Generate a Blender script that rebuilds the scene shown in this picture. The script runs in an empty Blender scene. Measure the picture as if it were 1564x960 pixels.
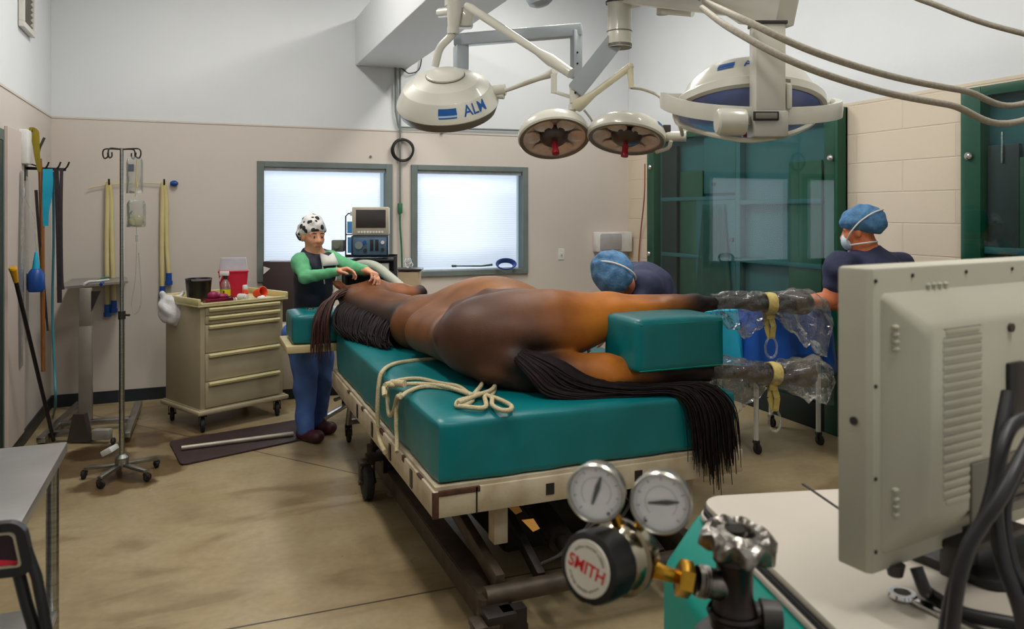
import bpy, bmesh, math, random
import numpy as np
from mathutils import Vector, Matrix, Quaternion
random.seed(7); np.random.seed(7)
PI = math.pi
SC = bpy.context.scene
COL = SC.collection
# ---------------------------------------------------------------- camera model
F, CX, HY, CH = 1182.0, 782.0, 323.0, 1.65
PSI = math.radians(22.06)
FW = Vector((math.sin(PSI), math.cos(PSI), 0)); RT = Vector((math.cos(PSI), -math.sin(PSI), 0)); UP = Vector((0, 0, 1))
CAM = Vector((0, 0, CH))
def V(*a): return Vector(a)
def P(px, py, z): return CAM + FW * z + RT * ((px - CX) / F * z) + UP * ((HY - py) / F * z)
def ray(px, py): return FW + RT * ((px - CX) / F) + UP * ((HY - py) / F)
def at_h(px, py, h=0.0): return CAM + ray(px, py) * ((h - CH) / ray(px, py).z)
def at_X(px, py, X): return CAM + ray(px, py) * (X / ray(px, py).x)
def at_Y(px, py, Y): return CAM + ray(px, py) * (Y / ray(px, py).y)
def lin(c): return c / 12.92 if c <= 0.04045 else ((c + 0.055) / 1.055) ** 2.4
def rgb(r, g, b): return (lin(r / 255), lin(g / 255), lin(b / 255), 1.0)

# ---------------------------------------------------------------- materials
def mat(name, col, rough=0.5, metal=0.0, col2=None, nscale=6.0, bump=0.0, bscale=40.0, spec=0.5, trans=0.0, alpha=1.0,
        emit=0.0, coat=0.0, attr=None, detail=4.0, sheen=0.0, ior=1.45, stretch=None):
    m = bpy.data.materials.new(name); m.use_nodes = True
    nt = m.node_tree; N = nt.nodes; L = nt.links
    b = N['Principled BSDF']
    c1 = rgb(*col); c2 = rgb(*(col2 or [max(0, x * 0.9) for x in col]))
    tc = N.new('ShaderNodeTexCoord')
    src = tc.outputs['Object']
    if stretch:
        mp = N.new('ShaderNodeMapping'); mp.inputs['Scale'].default_value = stretch
        L.new(src, mp.inputs['Vector']); src = mp.outputs['Vector']
    nz = N.new('ShaderNodeTexNoise'); nz.inputs['Scale'].default_value = nscale; nz.inputs['Detail'].default_value = detail
    L.new(src, nz.inputs['Vector'])
    cr = N.new('ShaderNodeValToRGB')
    cr.color_ramp.elements[0].position = 0.35; cr.color_ramp.elements[1].position = 0.68
    cr.color_ramp.elements[0].color = c1; cr.color_ramp.elements[1].color = c2
    L.new(nz.outputs['Fac'], cr.inputs['Fac'])
    out = cr.outputs['Color']
    if attr:
        a = N.new('ShaderNodeAttribute'); a.attribute_name = attr
        mx = N.new('ShaderNodeMix'); mx.data_type = 'RGBA'; mx.blend_type = 'MULTIPLY'; mx.inputs[0].default_value = 1.0
        L.new(a.outputs['Color'], mx.inputs[6]); L.new(out, mx.inputs[7]); out = mx.outputs[2]
    L.new(out, b.inputs['Base Color'])
    b.inputs['Roughness'].default_value = rough; b.inputs['Metallic'].default_value = metal
    b.inputs['Specular IOR Level'].default_value = spec; b.inputs['IOR'].default_value = ior
    b.inputs['Transmission Weight'].default_value = trans; b.inputs['Alpha'].default_value = alpha
    b.inputs['Coat Weight'].default_value = coat
    if sheen: b.inputs['Sheen Weight'].default_value = sheen
    if emit:
        b.inputs['Emission Color'].default_value = c1; b.inputs['Emission Strength'].default_value = emit
    if bump:
        n2 = N.new('ShaderNodeTexNoise'); n2.inputs['Scale'].default_value = bscale; n2.inputs['Detail'].default_value = 3
        L.new(src, n2.inputs['Vector'])
        bp = N.new('ShaderNodeBump'); bp.inputs['Strength'].default_value = bump; bp.inputs['Distance'].default_value = 0.01
        L.new(n2.outputs['Fac'], bp.inputs['Height']); L.new(bp.outputs['Normal'], b.inputs['Normal'])
    return m

def film(name, tint, base=.05, fres=.5, rough=.1, diff=.05, bump=.0, bscale=20.0, solid=False):
    """clear sheet: mostly see-through, mirror-like at grazing angles, a touch of haze"""
    m = bpy.data.materials.new(name); m.use_nodes = True; nt = m.node_tree; N = nt.nodes; L = nt.links; N.remove(N['Principled BSDF'])
    out = N['Material Output']; tr = N.new('ShaderNodeBsdfTransparent'); tr.inputs[0].default_value = tint
    gl = N.new('ShaderNodeBsdfGlossy'); gl.inputs['Roughness'].default_value = rough; gl.inputs['Color'].default_value = (.95, .95, .95, 1)
    df = N.new('ShaderNodeBsdfDiffuse'); df.inputs['Color'].default_value = (.82, .83, .84, 1)
    lw = N.new('ShaderNodeLayerWeight'); lw.inputs['Blend'].default_value = .35
    if bump:
        tc = N.new('ShaderNodeTexCoord'); nz = N.new('ShaderNodeTexNoise'); nz.inputs['Scale'].default_value = bscale; nz.inputs['Detail'].default_value = 3
        L.new(tc.outputs['Object'], nz.inputs['Vector']); bp = N.new('ShaderNodeBump'); bp.inputs['Strength'].default_value = bump; bp.inputs['Distance'].default_value = .02
        L.new(nz.outputs['Fac'], bp.inputs['Height'])
        for t in (gl, lw): L.new(bp.outputs['Normal'], t.inputs['Normal'])
    ma = N.new('ShaderNodeMath'); ma.operation = 'MULTIPLY_ADD'; L.new(lw.outputs['Fresnel'], ma.inputs[0]); ma.inputs[1].default_value = fres; ma.inputs[2].default_value = base; ma.use_clamp = True
    if solid:                                        # pane modelled with two faces: only the outer one mirrors
        ge = N.new('ShaderNodeNewGeometry'); iv_ = N.new('ShaderNodeMath'); iv_.operation = 'SUBTRACT'; iv_.inputs[0].default_value = 1.0; L.new(ge.outputs['Backfacing'], iv_.inputs[1])
        mu = N.new('ShaderNodeMath'); mu.operation = 'MULTIPLY'; L.new(ma.outputs[0], mu.inputs[0]); L.new(iv_.outputs[0], mu.inputs[1]); ma = mu
    m1 = N.new('ShaderNodeMixShader'); m1.inputs[0].default_value = diff; L.new(tr.outputs[0], m1.inputs[1]); L.new(df.outputs[0], m1.inputs[2])
    m2 = N.new('ShaderNodeMixShader'); L.new(ma.outputs[0], m2.inputs[0]); L.new(m1.outputs[0], m2.inputs[1]); L.new(gl.outputs[0], m2.inputs[2])
    L.new(m2.outputs[0], out.inputs['Surface']); return m

# ---------------------------------------------------------------- mesh builder
def catmull(pts, n=8, closed=False):
    pts = [Vector(p) for p in pts]; m = len(pts); out = []
    for i in range(m if closed else m - 1):
        p0 = pts[(i - 1) % m] if closed or i > 0 else pts[0] * 2 - pts[1]
        p1 = pts[i]; p2 = pts[(i + 1) % m]
        p3 = pts[(i + 2) % m] if closed or i + 2 < m else pts[-1] * 2 - pts[-2]
        for k in range(n):
            t = k / n
            out.append(0.5 * ((2 * p1) + (p2 - p0) * t + (2 * p0 - 5 * p1 + 4 * p2 - p3) * t * t + (3 * p1 - p0 - 3 * p2 + p3) * t ** 3))
    if not closed: out.append(pts[-1])
    return out
def basis(zaxis, xhint=(1, 0, 0)):
    z = Vector(zaxis).normalized(); x = Vector(xhint); x = x - z * x.dot(z)
    if x.length < 1e-4: x = Vector((0, 1, 0)) - z * z.y
    x.normalize(); y = z.cross(x)
    return Matrix((x, y, z)).transposed()
def frame(o, zaxis, xhint=(1, 0, 0)): return Matrix.Translation(Vector(o)) @ basis(zaxis, xhint).to_4x4()

class MB:
    def __init__(s): s.bm = bmesh.new(); s.mi = 0
    def mat(s, i): s.mi = i; return s
    def _faces(s, fs):
        for f in fs: f.material_index = s.mi
    def merge(s, tb, mtx=None):
        if mtx is not None: bmesh.ops.transform(tb, matrix=mtx, verts=tb.verts)
        vm = [s.bm.verts.new(v.co) for v in tb.verts]
        tb.verts.index_update()
        for f in tb.faces:
            try:
                nf = s.bm.faces.new([vm[v.index] for v in f.verts]); nf.material_index = s.mi
            except ValueError: pass
        tb.free(); return s
    def box(s, lo, hi, bev=0.0, mtx=None, seg=2):
        tb = bmesh.new(); lo = Vector(lo); hi = Vector(hi)
        bmesh.ops.create_cube(tb, size=1.0)
        for v in tb.verts: v.co = Vector(((lo.x + hi.x) / 2 + v.co.x * (hi.x - lo.x), (lo.y + hi.y) / 2 + v.co.y * (hi.y - lo.y), (lo.z + hi.z) / 2 + v.co.z * (hi.z - lo.z)))
        if bev: bmesh.ops.bevel(tb, geom=list(tb.edges), offset=bev, segments=seg, profile=0.5, affect='EDGES')
        return s.merge(tb, mtx)
    def bar(s, a, b, w, h, bev=0.0, up=(0, 0, 1)):
        a = Vector(a); b = Vector(b); d = b - a
        z = d.normalized(); x = Vector(up).cross(z)
        if x.length < 1e-4: x = Vector((1, 0, 0))
        m = frame(a, z, x)
        return s.box((-w / 2, -h / 2, 0), (w / 2, h / 2, d.length), bev, m)
    def tube(s, pts, r, seg=10, closed=False, cap=True):
        pts = [Vector(p) for p in pts]; n = len(pts)
        rs = r if isinstance(r, (list, tuple)) else [r] * n
        rings = []; prevx = None
        for i, p in enumerate(pts):
            if closed: t = pts[(i + 1) % n] - pts[i - 1]
            else: t = pts[min(i + 1, n - 1)] - pts[max(i - 1, 0)]
            if t.length < 1e-9: t = Vector((0, 0, 1))
            t.normalize()
            if prevx is None:
                x = t.cross(Vector((0, 0, 1)))
                if x.length < 0.05: x = t.cross(Vector((1, 0, 0)))
            else: x = prevx - t * prevx.dot(t)
            if x.length < 1e-6: x = t.cross(Vector((0.3, 1, 0.2)))
            x.normalize(); prevx = x; y = t.cross(x)
            rings.append([s.bm.verts.new(p + (x * math.cos(2 * PI * k / seg) + y * math.sin(2 * PI * k / seg)) * rs[i]) for k in range(seg)])
        fs = []
        for i in range(n if closed else n - 1):
            A = rings[i]; B = rings[(i + 1) % n]
            for k in range(seg): fs.append(s.bm.faces.new((A[k], A[(k + 1) % seg], B[(k + 1) % seg], B[k])))
        if cap and not closed:
            fs.append(s.bm.faces.new(list(reversed(rings[0])))); fs.append(s.bm.faces.new(rings[-1]))
        s._faces(fs); return s
    def curve(s, pts, r, seg=10, n=8, closed=False): return s.tube(catmull(pts, n, closed), r, seg, closed)
    def cyl(s, a, b, r0, r1=None, seg=24): return s.tube([a, b], [r0, r0 if r1 is None else r1], seg)
    def lathe(s, prof, mtx=None, seg=40, a0=0.0, a1=2 * PI):
        full = abs(a1 - a0 - 2 * PI) < 1e-6; m = mtx or Matrix.Identity(4); cols = []
        nk = seg if full else seg + 1
        for k in range(nk):
            a = a0 + (a1 - a0) * k / seg
            cols.append(a)
        rings = []
        for (r, z) in prof:
            if r < 1e-6: rings.append([s.bm.verts.new(m @ Vector((0, 0, z)))])
            else: rings.append([s.bm.verts.new(m @ Vector((r * math.cos(a), r * math.sin(a), z))) for a in cols])
        fs = []
        for i in range(len(prof) - 1):
            A, B = rings[i], rings[i + 1]
            for k in range(seg if not full else seg):
                k2 = (k + 1) % nk
                if not full and k + 1 >= nk: continue
                if len(A) == 1 and len(B) == 1: continue
                if len(A) == 1: fs.append(s.bm.faces.new((A[0], B[k], B[k2])))
                elif len(B) == 1: fs.append(s.bm.faces.new((A[k], B[0], A[k2])))
                else: fs.append(s.bm.faces.new((A[k], B[k], B[k2], A[k2])))
        s._faces(fs); return s
    def prism(s, poly, d, mtx=None, bev=0.0, seg=2):
        tb = bmesh.new()
        a = [tb.verts.new((x, y, 0)) for x, y in poly]; b = [tb.verts.new((x, y, d)) for x, y in poly]; n = len(poly)
        tb.faces.new(list(reversed(a))); tb.faces.new(b)
        for i in range(n): tb.faces.new((a[i], a[(i + 1) % n], b[(i + 1) % n], b[i]))
        bmesh.ops.recalc_face_normals(tb, faces=tb.faces)
        if bev:
            es = [e for e in tb.edges if len(e.link_faces) == 2 and any(len(f.verts) == n and n != 4 or abs(f.normal.z) > .9 for f in e.link_faces)]
            bmesh.ops.bevel(tb, geom=es, offset=bev, segments=seg, profile=0.5, affect='EDGES')
        return s.merge(tb, mtx)
    def ell(s, c, r, mtx=None, u=20, v=12):
        tb = bmesh.new(); bmesh.ops.create_uvsphere(tb, u_segments=u, v_segments=v, radius=1.0)
        for w in tb.verts: w.co = Vector((w.co.x * r[0], w.co.y * r[1], w.co.z * r[2]))
        m = Matrix.Translation(Vector(c)) @ (mtx.to_4x4() if mtx is not None else Matrix.Identity(4))
        return s.merge(tb, m)
    def grid(s, f, nu, nv, thick=0.0):
        vs = [[s.bm.verts.new(f(i / nu, j / nv)) for j in range(nv + 1)] for i in range(nu + 1)]
        s._faces([s.bm.faces.new((vs[i][j], vs[i + 1][j], vs[i + 1][j + 1], vs[i][j + 1])) for i in range(nu) for j in range(nv)])
        return s
    def pydata(s, vs, fs):
        bv = [s.bm.verts.new(v) for v in vs]; out = []
        for f in fs:
            try: out.append(s.bm.faces.new([bv[i] for i in f]))
            except ValueError: pass
        s._faces(out); return s
    def transform(s, m): bmesh.ops.transform(s.bm, matrix=m, verts=s.bm.verts); return s

WM = {}
def link(o, parent=None):
    COL.objects.link(o)
    if parent is not None: o.parent = parent
    return o
def finish(me, mats, smooth=True, ang=38):
    for m in (mats if isinstance(mats, (list, tuple)) else [mats]): me.materials.append(m)
    if smooth:
        me.polygons.foreach_set('use_smooth', [True] * len(me.polygons))
        me.set_sharp_from_angle(angle=math.radians(ang))
def obj(name, mb, mats, parent=None, local=False, smooth=True, ang=38, thick=0.0, recalc=True):
    bm = mb.bm
    if recalc: bmesh.ops.recalc_face_normals(bm, faces=bm.faces)
    W = WM[parent.name] if parent is not None else None
    if W is not None and not local: bmesh.ops.transform(bm, matrix=W.inverted(), verts=bm.verts)
    me = bpy.data.meshes.new(name); bm.to_mesh(me); bm.free()
    finish(me, mats, smooth, ang)
    o = bpy.data.objects.new(name, me); link(o, parent)
    WM[o.name] = W.copy() if W is not None else Matrix.Identity(4)
    if thick:
        md = o.modifiers.new('thickness', 'SOLIDIFY'); md.thickness = thick; md.offset = 0
    return o
def npobj(name, vs, fs, mats, parent=None, cols=None):
    vs = np.asarray(vs, float)
    if parent is not None:
        Mi = np.array(WM[parent.name].inverted()); vs = vs @ Mi[:3, :3].T + Mi[:3, 3]
    me = bpy.data.meshes.new(name); me.from_pydata(vs.tolist(), [], np.asarray(fs).tolist()); me.update()
    if cols is not None:
        a = me.color_attributes.new('Col', 'FLOAT_COLOR', 'POINT')
        a.data.foreach_set('color', np.concatenate([cols, np.ones((len(cols), 1))], 1).astype(np.float32).ravel())
    for m in (mats if isinstance(mats, (list, tuple)) else [mats]): me.materials.append(m)
    me.polygons.foreach_set('use_smooth', [True] * len(me.polygons))
    o = bpy.data.objects.new(name, me); link(o, parent)
    WM[o.name] = WM[parent.name].copy() if parent is not None else Matrix.Identity(4)
    return o
def tag(o, label, cat, group=None):
    o['label'] = label; o['category'] = cat
    if group: o['group'] = group
    return o
def thing(name, label, cat, loc=(0, 0, 0), rz=0.0, group=None):
    o = bpy.data.objects.new(name, None); link(o); o.empty_display_size = 0.05
    o.location = Vector(loc); o.rotation_euler = (0, 0, rz)
    WM[o.name] = Matrix.Translation(Vector(loc)) @ Matrix.Rotation(rz, 4, 'Z')
    return tag(o, label, cat, group)
def solo(name, mb, mats, label, cat, group=None, origin=None, **kw):
    o = obj(name, mb, mats, None, **kw)
    if origin is not None:
        o.data.transform(Matrix.Translation(-Vector(origin))); o.location = Vector(origin); WM[o.name] = Matrix.Translation(Vector(origin))
    return tag(o, label, cat, group)
def struct(name, mb, mats, label=None, **kw):
    o = obj(name, mb, mats, None, **kw); o['kind'] = 'structure'
    if label: o['label'] = label
    return o
def copy_tree(o, parent=None):
    c = o.copy(); COL.objects.link(c)
    if parent is not None: c.parent = parent
    WM[c.name] = WM[o.name].copy()
    for ch in list(o.children): copy_tree(ch, c)
    return c
def text_mesh(body, size=1.0, bold=0.0):
    cu = bpy.data.curves.new('txt', 'FONT'); cu.body = body; cu.size = size; cu.align_x = 'CENTER'; cu.align_y = 'CENTER'; cu.offset = bold
    cu.resolution_u = 4
    o = bpy.data.objects.new('txt', cu); COL.objects.link(o)
    dg = bpy.context.evaluated_depsgraph_get(); me = bpy.data.meshes.new_from_object(o.evaluated_get(dg))
    vs = [v.co.copy() for v in me.vertices]; fs = [list(p.vertices) for p in me.polygons]
    bpy.data.objects.remove(o); bpy.data.curves.remove(cu); bpy.data.meshes.remove(me)
    return vs, fs
def subdiv_text(vs, fs, cuts=2):
    tb = bmesh.new(); bv = [tb.verts.new(v) for v in vs]
    for f in fs:
        try: tb.faces.new([bv[i] for i in f])
        except ValueError: pass
    bmesh.ops.triangulate(tb, faces=tb.faces); bmesh.ops.subdivide_edges(tb, edges=tb.edges, cuts=cuts, use_grid_fill=True)
    tb.verts.index_update(); r = [v.co.copy() for v in tb.verts], [[v.index for v in f.verts] for f in tb.faces]; tb.free(); return r

# ---------------------------------------------------------------- implicit surfaces (organic bodies)
def cap(a, b, ra, rb=None, k=None): return ('cap', np.array(a, float), np.array(b, float), ra, ra if rb is None else rb, k)
def ball(c, r, k=None): return cap(c, (c[0], c[1], c[2] + 1e-4), r, r, k)
def ell(c, r, R=None, k=None): return ('ell', np.array(c, float), np.array(r, float), np.array(R, float) if R is not None else np.eye(3), None, k)
def chain(pts, rs, k=None): return [cap(pts[i], pts[i + 1], rs[i], rs[i + 1], k) for i in range(len(pts) - 1)]
def sub(p): return ('sub', p)
def grow(p, g):
    if p[0] == 'cap': return ('cap', p[1], p[2], p[3] + g, p[4] + g, p[5])
    return ('ell', p[1], p[2] + g, p[3], None, p[5])
def _bb(p):
    if p[0] == 'cap':
        r = max(p[3], p[4]); return np.minimum(p[1], p[2]) - r, np.maximum(p[1], p[2]) + r
    r = np.abs(p[3].T) @ p[2] if False else np.full(3, p[2].max()); return p[1] - r, p[1] + r
def _dist(p, X, Y, Z):
    if p[0] == 'cap':
        a, b, ra, rb = p[1:5]; d = b - a; L2 = max(d @ d, 1e-12)
        t = np.clip(((X - a[0]) * d[0] + (Y - a[1]) * d[1] + (Z - a[2]) * d[2]) / L2, 0, 1)
        return np.sqrt((X - a[0] - t * d[0]) ** 2 + (Y - a[1] - t * d[1]) ** 2 + (Z - a[2] - t * d[2]) ** 2) - (ra + (rb - ra) * t)
    c, r, R = p[1:4]; x, y, z = X - c[0], Y - c[1], Z - c[2]
    u = [(R[0][i] * x + R[1][i] * y + R[2][i] * z) / r[i] for i in range(3)]   # columns of R are the axes
    q = np.sqrt(u[0] ** 2 + u[1] ** 2 + u[2] ** 2); g = np.sqrt((u[0] / r[0]) ** 2 + (u[1] / r[1]) ** 2 + (u[2] / r[2]) ** 2)
    return q * (q - 1) / np.maximum(g, 1e-6)
def _field(prims, lo, n, ax, res, k):
    D = np.full(n, 0.5, np.float32)
    for p in prims:
        if p[0] == 'grp':
            d = _field(p[1], lo, n, ax, res, k); kk = p[2]
            D = np.minimum(D, d) - np.maximum(kk - np.abs(D - d), 0) ** 2 / (4 * kk); continue
        s = p[0] == 'sub'; q = p[1] if s else p
        kk = q[5] if q[5] is not None else k
        b0, b1 = _bb(q); m = kk + 3 * res
        i0 = np.maximum(np.floor((b0 - m - lo) / res).astype(int), 0); i1 = np.minimum(np.ceil((b1 + m - lo) / res).astype(int) + 1, n)
        if np.any(i1 <= i0): continue
        sl = tuple(slice(i0[i], i1[i]) for i in range(3))
        X, Y, Z = np.meshgrid(ax[0][sl[0]], ax[1][sl[1]], ax[2][sl[2]], indexing='ij', sparse=True)
        d = _dist(q, X, Y, Z).astype(np.float32); e = D[sl]
        if s: D[sl] = np.maximum(e, -d) + np.maximum(kk - np.abs(e + d), 0) ** 2 / (4 * kk)
        else: D[sl] = np.minimum(e, d) - np.maximum(kk - np.abs(e - d), 0) ** 2 / (4 * kk)
    return D
def sdf_mesh(prims, res, k=0.04, clip=None, smooth=2, noise=None):
    adds = [q for p in prims if p[0] != 'sub' for q in (p[1] if p[0] == 'grp' else [p]) if q[0] != 'sub']
    lo = np.min([_bb(p)[0] for p in adds], 0) - 4 * res; hi = np.max([_bb(p)[1] for p in adds], 0) + 4 * res
    n = np.ceil((hi - lo) / res).astype(int) + 1
    ax = [lo[i] + np.arange(n[i]) * res for i in range(3)]
    D = _field(prims, lo, n, ax, res, k)
    if clip is not None or noise is not None:
        X, Y, Z = np.meshgrid(*ax, indexing='ij', sparse=True)
        if noise is not None: D = D + noise(X, Y, Z).astype(np.float32)
        if clip is not None: D = np.maximum(D, clip(X, Y, Z)).astype(np.float32)
    S = D < 0
    c = [S[a:n[0] - 1 + a, b:n[1] - 1 + b, d:n[2] - 1 + d] for a in (0, 1) for b in (0, 1) for d in (0, 1)]
    anyv = np.zeros(n - 1, bool); allv = np.ones(n - 1, bool)
    for q in c: anyv |= q; allv &= q
    act = anyv & ~allv; I, J, K = np.nonzero(act)
    off = np.array([(a, b, d) for a in (0, 1) for b in (0, 1) for d in (0, 1)])
    dv = [D[I + o[0], J + o[1], K + o[2]] for o in off]
    acc = np.zeros((len(I), 3)); cnt = np.zeros(len(I))
    for a in range(8):
        for b in range(a + 1, 8):
            if np.abs(off[a] - off[b]).sum() != 1: continue
            cr = (dv[a] < 0) != (dv[b] < 0); den = dv[a] - dv[b]
            t = np.where(cr, dv[a] / np.where(np.abs(den) < 1e-12, 1, den), 0)
            acc += np.where(cr[:, None], off[a] + t[:, None] * (off[b] - off[a]), 0); cnt += cr
    vs = lo + (np.stack([I, J, K], 1) + acc / np.maximum(cnt, 1)[:, None]) * res
    vid = np.full(n - 1, -1, np.int64); vid[I, J, K] = np.arange(len(I)); quads = []
    for axis in range(3):
        o = [0, 0, 0]; o[axis] = 1
        A = S[:n[0] - o[0], :n[1] - o[1], :n[2] - o[2]]; B = S[o[0]:, o[1]:, o[2]:]
        e = np.stack(np.nonzero(A != B), 1); u, v = [q for q in range(3) if q != axis]
        ok = (e[:, u] > 0) & (e[:, v] > 0) & (e[:, u] < n[u] - 1) & (e[:, v] < n[v] - 1); e = e[ok]
        du = np.zeros(3, int); dvv = np.zeros(3, int); du[u] = 1; dvv[v] = 1
        q = np.stack([vid[tuple((e - du - dvv).T)], vid[tuple((e - dvv).T)], vid[tuple(e.T)], vid[tuple((e - du).T)]], 1)
        fl = A[tuple(e.T)]
        if axis == 1: fl = ~fl
        q[~fl] = q[~fl][:, ::-1]; quads.append(q)
    fs = np.concatenate(quads)
    for _ in range(smooth):
        s2 = np.zeros_like(vs); c2 = np.zeros(len(vs))
        for a in range(4):
            i, j = fs[:, a], fs[:, (a + 1) % 4]
            for t in range(3): s2[:, t] += np.bincount(i, vs[j, t], len(vs)) + np.bincount(j, vs[i, t], len(vs))
            c2 += np.bincount(i, minlength=len(vs)) + np.bincount(j, minlength=len(vs))
        vs = 0.5 * vs + 0.5 * s2 / np.maximum(c2, 1)[:, None]
    return vs, fs
# ================================================================ MATERIALS
M = {}
M['white_metal'] = mat('painted metal off white', (206, 204, 196), 0.35, col2=(196, 194, 186), nscale=3)
M['lamp_white'] = mat('lamp housing white', (205, 203, 192), 0.28, col2=(197, 195, 184), nscale=4, coat=0.3)
M['lamp_grey'] = mat('lamp arm grey blue', (168, 176, 184), 0.35, col2=(158, 166, 172), nscale=4)
M['lamp_under'] = mat('lamp underside grey', (120, 116, 104), 0.45)
M['steel'] = mat('brushed stainless steel', (176, 176, 172), 0.32, 1.0, col2=(150, 150, 146), nscale=9, stretch=(1, 1, 12))
M['steel_top'] = mat('stainless worktop', (186, 186, 186), 0.36, 0.85, col2=(168, 168, 168), nscale=5, bump=0.05, bscale=60)
M['chrome'] = mat('chrome', (215, 215, 215), 0.12, 1.0)
M['worn_chrome'] = mat('worn chrome', (150, 146, 140), 0.3, 1.0, col2=(90, 84, 78), nscale=60, bump=0.15, bscale=90)
M['brass'] = mat('brass', (190, 146, 52), 0.25, 1.0, col2=(160, 116, 36), nscale=20)
M['black'] = mat('black plastic', (26, 25, 27), 0.4, col2=(20, 19, 21))
M['black_rubber'] = mat('black rubber', (24, 22, 24), 0.65, col2=(32, 30, 30), nscale=20)
M['cable'] = mat('black cable sheath', (30, 28, 33), 0.45)
M['dark_grey'] = mat('dark grey metal', (66, 62, 60), 0.45, 0.3, col2=(52, 48, 46), nscale=12)
M['teal_vinyl'] = mat('teal vinyl', (0, 112, 117), 0.36, col2=(0, 99, 105), nscale=2.5, bump=0.25, bscale=9, spec=0.45)
M['teal_paint'] = mat('teal enamel', (0, 132, 118), 0.38, col2=(0, 124, 112), nscale=3, spec=.3)
M['beige_paint'] = mat('beige powder coat', (178, 166, 138), 0.45, col2=(168, 156, 128), nscale=4)
M['cream'] = mat('cream plastic', (214, 202, 152), 0.4, col2=(202, 190, 140), nscale=6)
M['monitor'] = mat('monitor casing', (178, 176, 160), 0.5, col2=(170, 168, 152), nscale=5, bump=0.04, bscale=300)
M['rope'] = mat('white cotton rope', (206, 194, 158), 0.85, col2=(176, 160, 122), nscale=160, bump=0.6, bscale=220)
M['rope_grey'] = mat('grey beige hose', (168, 160, 146), 0.6, col2=(150, 142, 130), nscale=80, bump=0.3, bscale=150)
M['blue'] = mat('blue plastic', (24, 78, 160), 0.4)
M['logo_blue'] = mat('logo blue', (12, 82, 156), 0.45)
M['red'] = mat('red plastic', (200, 34, 62), 0.35, col2=(186, 26, 50))
M['maroon'] = mat('maroon plastic', (112, 14, 44), 0.35)
M['orange'] = mat('orange plastic', (232, 84, 48), 0.4)
M['white_plastic'] = mat('white plastic', (226, 226, 224), 0.4)
M['paper'] = mat('white paper', (232, 230, 226), 0.8)
M['yellow'] = mat('yellow label', (222, 208, 22), 0.5)
M['yellow_tape'] = mat('pale yellow webbing', (206, 186, 116), 0.7, col2=(186, 166, 92), nscale=50, bump=0.3, bscale=200)
M['cyan'] = mat('cyan drape cloth', (34, 176, 214), 0.7, col2=(24, 160, 204), nscale=5)
M['drape_blue'] = mat('dark blue drape cloth', (14, 84, 176), 0.7, col2=(10, 72, 160), nscale=5)
M['drape_sky'] = mat('sky blue drape cloth', (84, 152, 214), 0.75)
M['wood'] = mat('brown wood', (146, 92, 40), 0.5, col2=(118, 70, 28), nscale=14, stretch=(8, 8, 1))
M['clear'] = film('clear plastic film', (.95, .955, .955, 1), .05, .6, .11, .035, 1.0, 24)
M['clear_soft'] = film('clear pvc', (.90, .92, .90, 1), .05, .6, .12, .12, .3, 20)
M['frost'] = mat('frosted lid plastic', (206, 208, 220), 0.35, alpha=0.6)
M['silicone'] = mat('yellowed silicone', (214, 202, 152), 0.35, col2=(200, 184, 126), nscale=4)
M['glass'] = film('cabinet pane', (.86, .94, .94, 1), .0, .6, .02, .0, solid=True)
M['gauge_face'] = mat('gauge face', (240, 242, 244), 0.4, col2=(228, 230, 234), nscale=30)
M['ink'] = mat('black ink', (32, 32, 34), 0.6)
M['red_ink'] = mat('red ink', (214, 24, 40), 0.5)
M['screen'] = mat('dark screen', (60, 56, 58), 0.25, col2=(52, 48, 50))
M['skin'] = mat('skin', (255, 255, 255), 0.5, col2=(246, 240, 238), nscale=25, attr='Col', bump=0.05, bscale=120)
M['pvc_white'] = mat('white bag film', (222, 222, 224), 0.35, col2=(204, 204, 208), nscale=10, bump=0.6, bscale=30)

# ---- walls: painted, with concrete block courses below the upper seam where the photo shows them
def wall_mat(name, col, col2, block=False, axis='X'):
    m = mat(name, col, 0.55, col2=col2, nscale=0.7, bump=0.0, spec=0.35)
    nt = m.node_tree; N = nt.nodes; L = nt.links; b = N['Principled BSDF']
    tc = N.new('ShaderNodeTexCoord'); n2 = N.new('ShaderNodeTexNoise'); n2.inputs['Scale'].default_value = 45; n2.inputs['Detail'].default_value = 4
    L.new(tc.outputs['Object'], n2.inputs['Vector'])
    bp = N.new('ShaderNodeBump'); bp.inputs['Strength'].default_value = 0.12; bp.inputs['Distance'].default_value = 0.004
    L.new(n2.outputs['Fac'], bp.inputs['Height']); last = bp
    if block:
        sp = N.new('ShaderNodeSeparateXYZ'); L.new(tc.outputs['Object'], sp.inputs[0]); cb = N.new('ShaderNodeCombineXYZ')
        L.new(sp.outputs['Y' if axis == 'Y' else 'X'], cb.inputs[0]); L.new(sp.outputs['Z'], cb.inputs[1])
        br = N.new('ShaderNodeTexBrick'); br.inputs['Scale'].default_value = 1.0; br.inputs['Brick Width'].default_value = 0.8 if axis == 'Y' else 0.8
        br.inputs['Row Height'].default_value = 0.213; br.inputs['Mortar Size'].default_value = 0.006; br.inputs['Mortar Smooth'].default_value = 0.4
        mp = N.new('ShaderNodeMapping'); mp.inputs['Location'].default_value = (0.12, 0.133, 0)
        L.new(cb.outputs[0], mp.inputs['Vector']); L.new(mp.outputs[0], br.inputs['Vector'])
        b2 = N.new('ShaderNodeBump'); b2.inputs['Strength'].default_value = 0.7; b2.inputs['Distance'].default_value = 0.006; b2.invert = True
        L.new(br.outputs['Fac'], b2.inputs['Height']); L.new(bp.outputs['Normal'], b2.inputs['Normal']); last = b2
    L.new(last.outputs['Normal'], b.inputs['Normal'])
    return m
XL, XR, YB, YF, ZC, ZS = -1.15, 4.44, 7.5, -1.3, 4.2, 2.45
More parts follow.
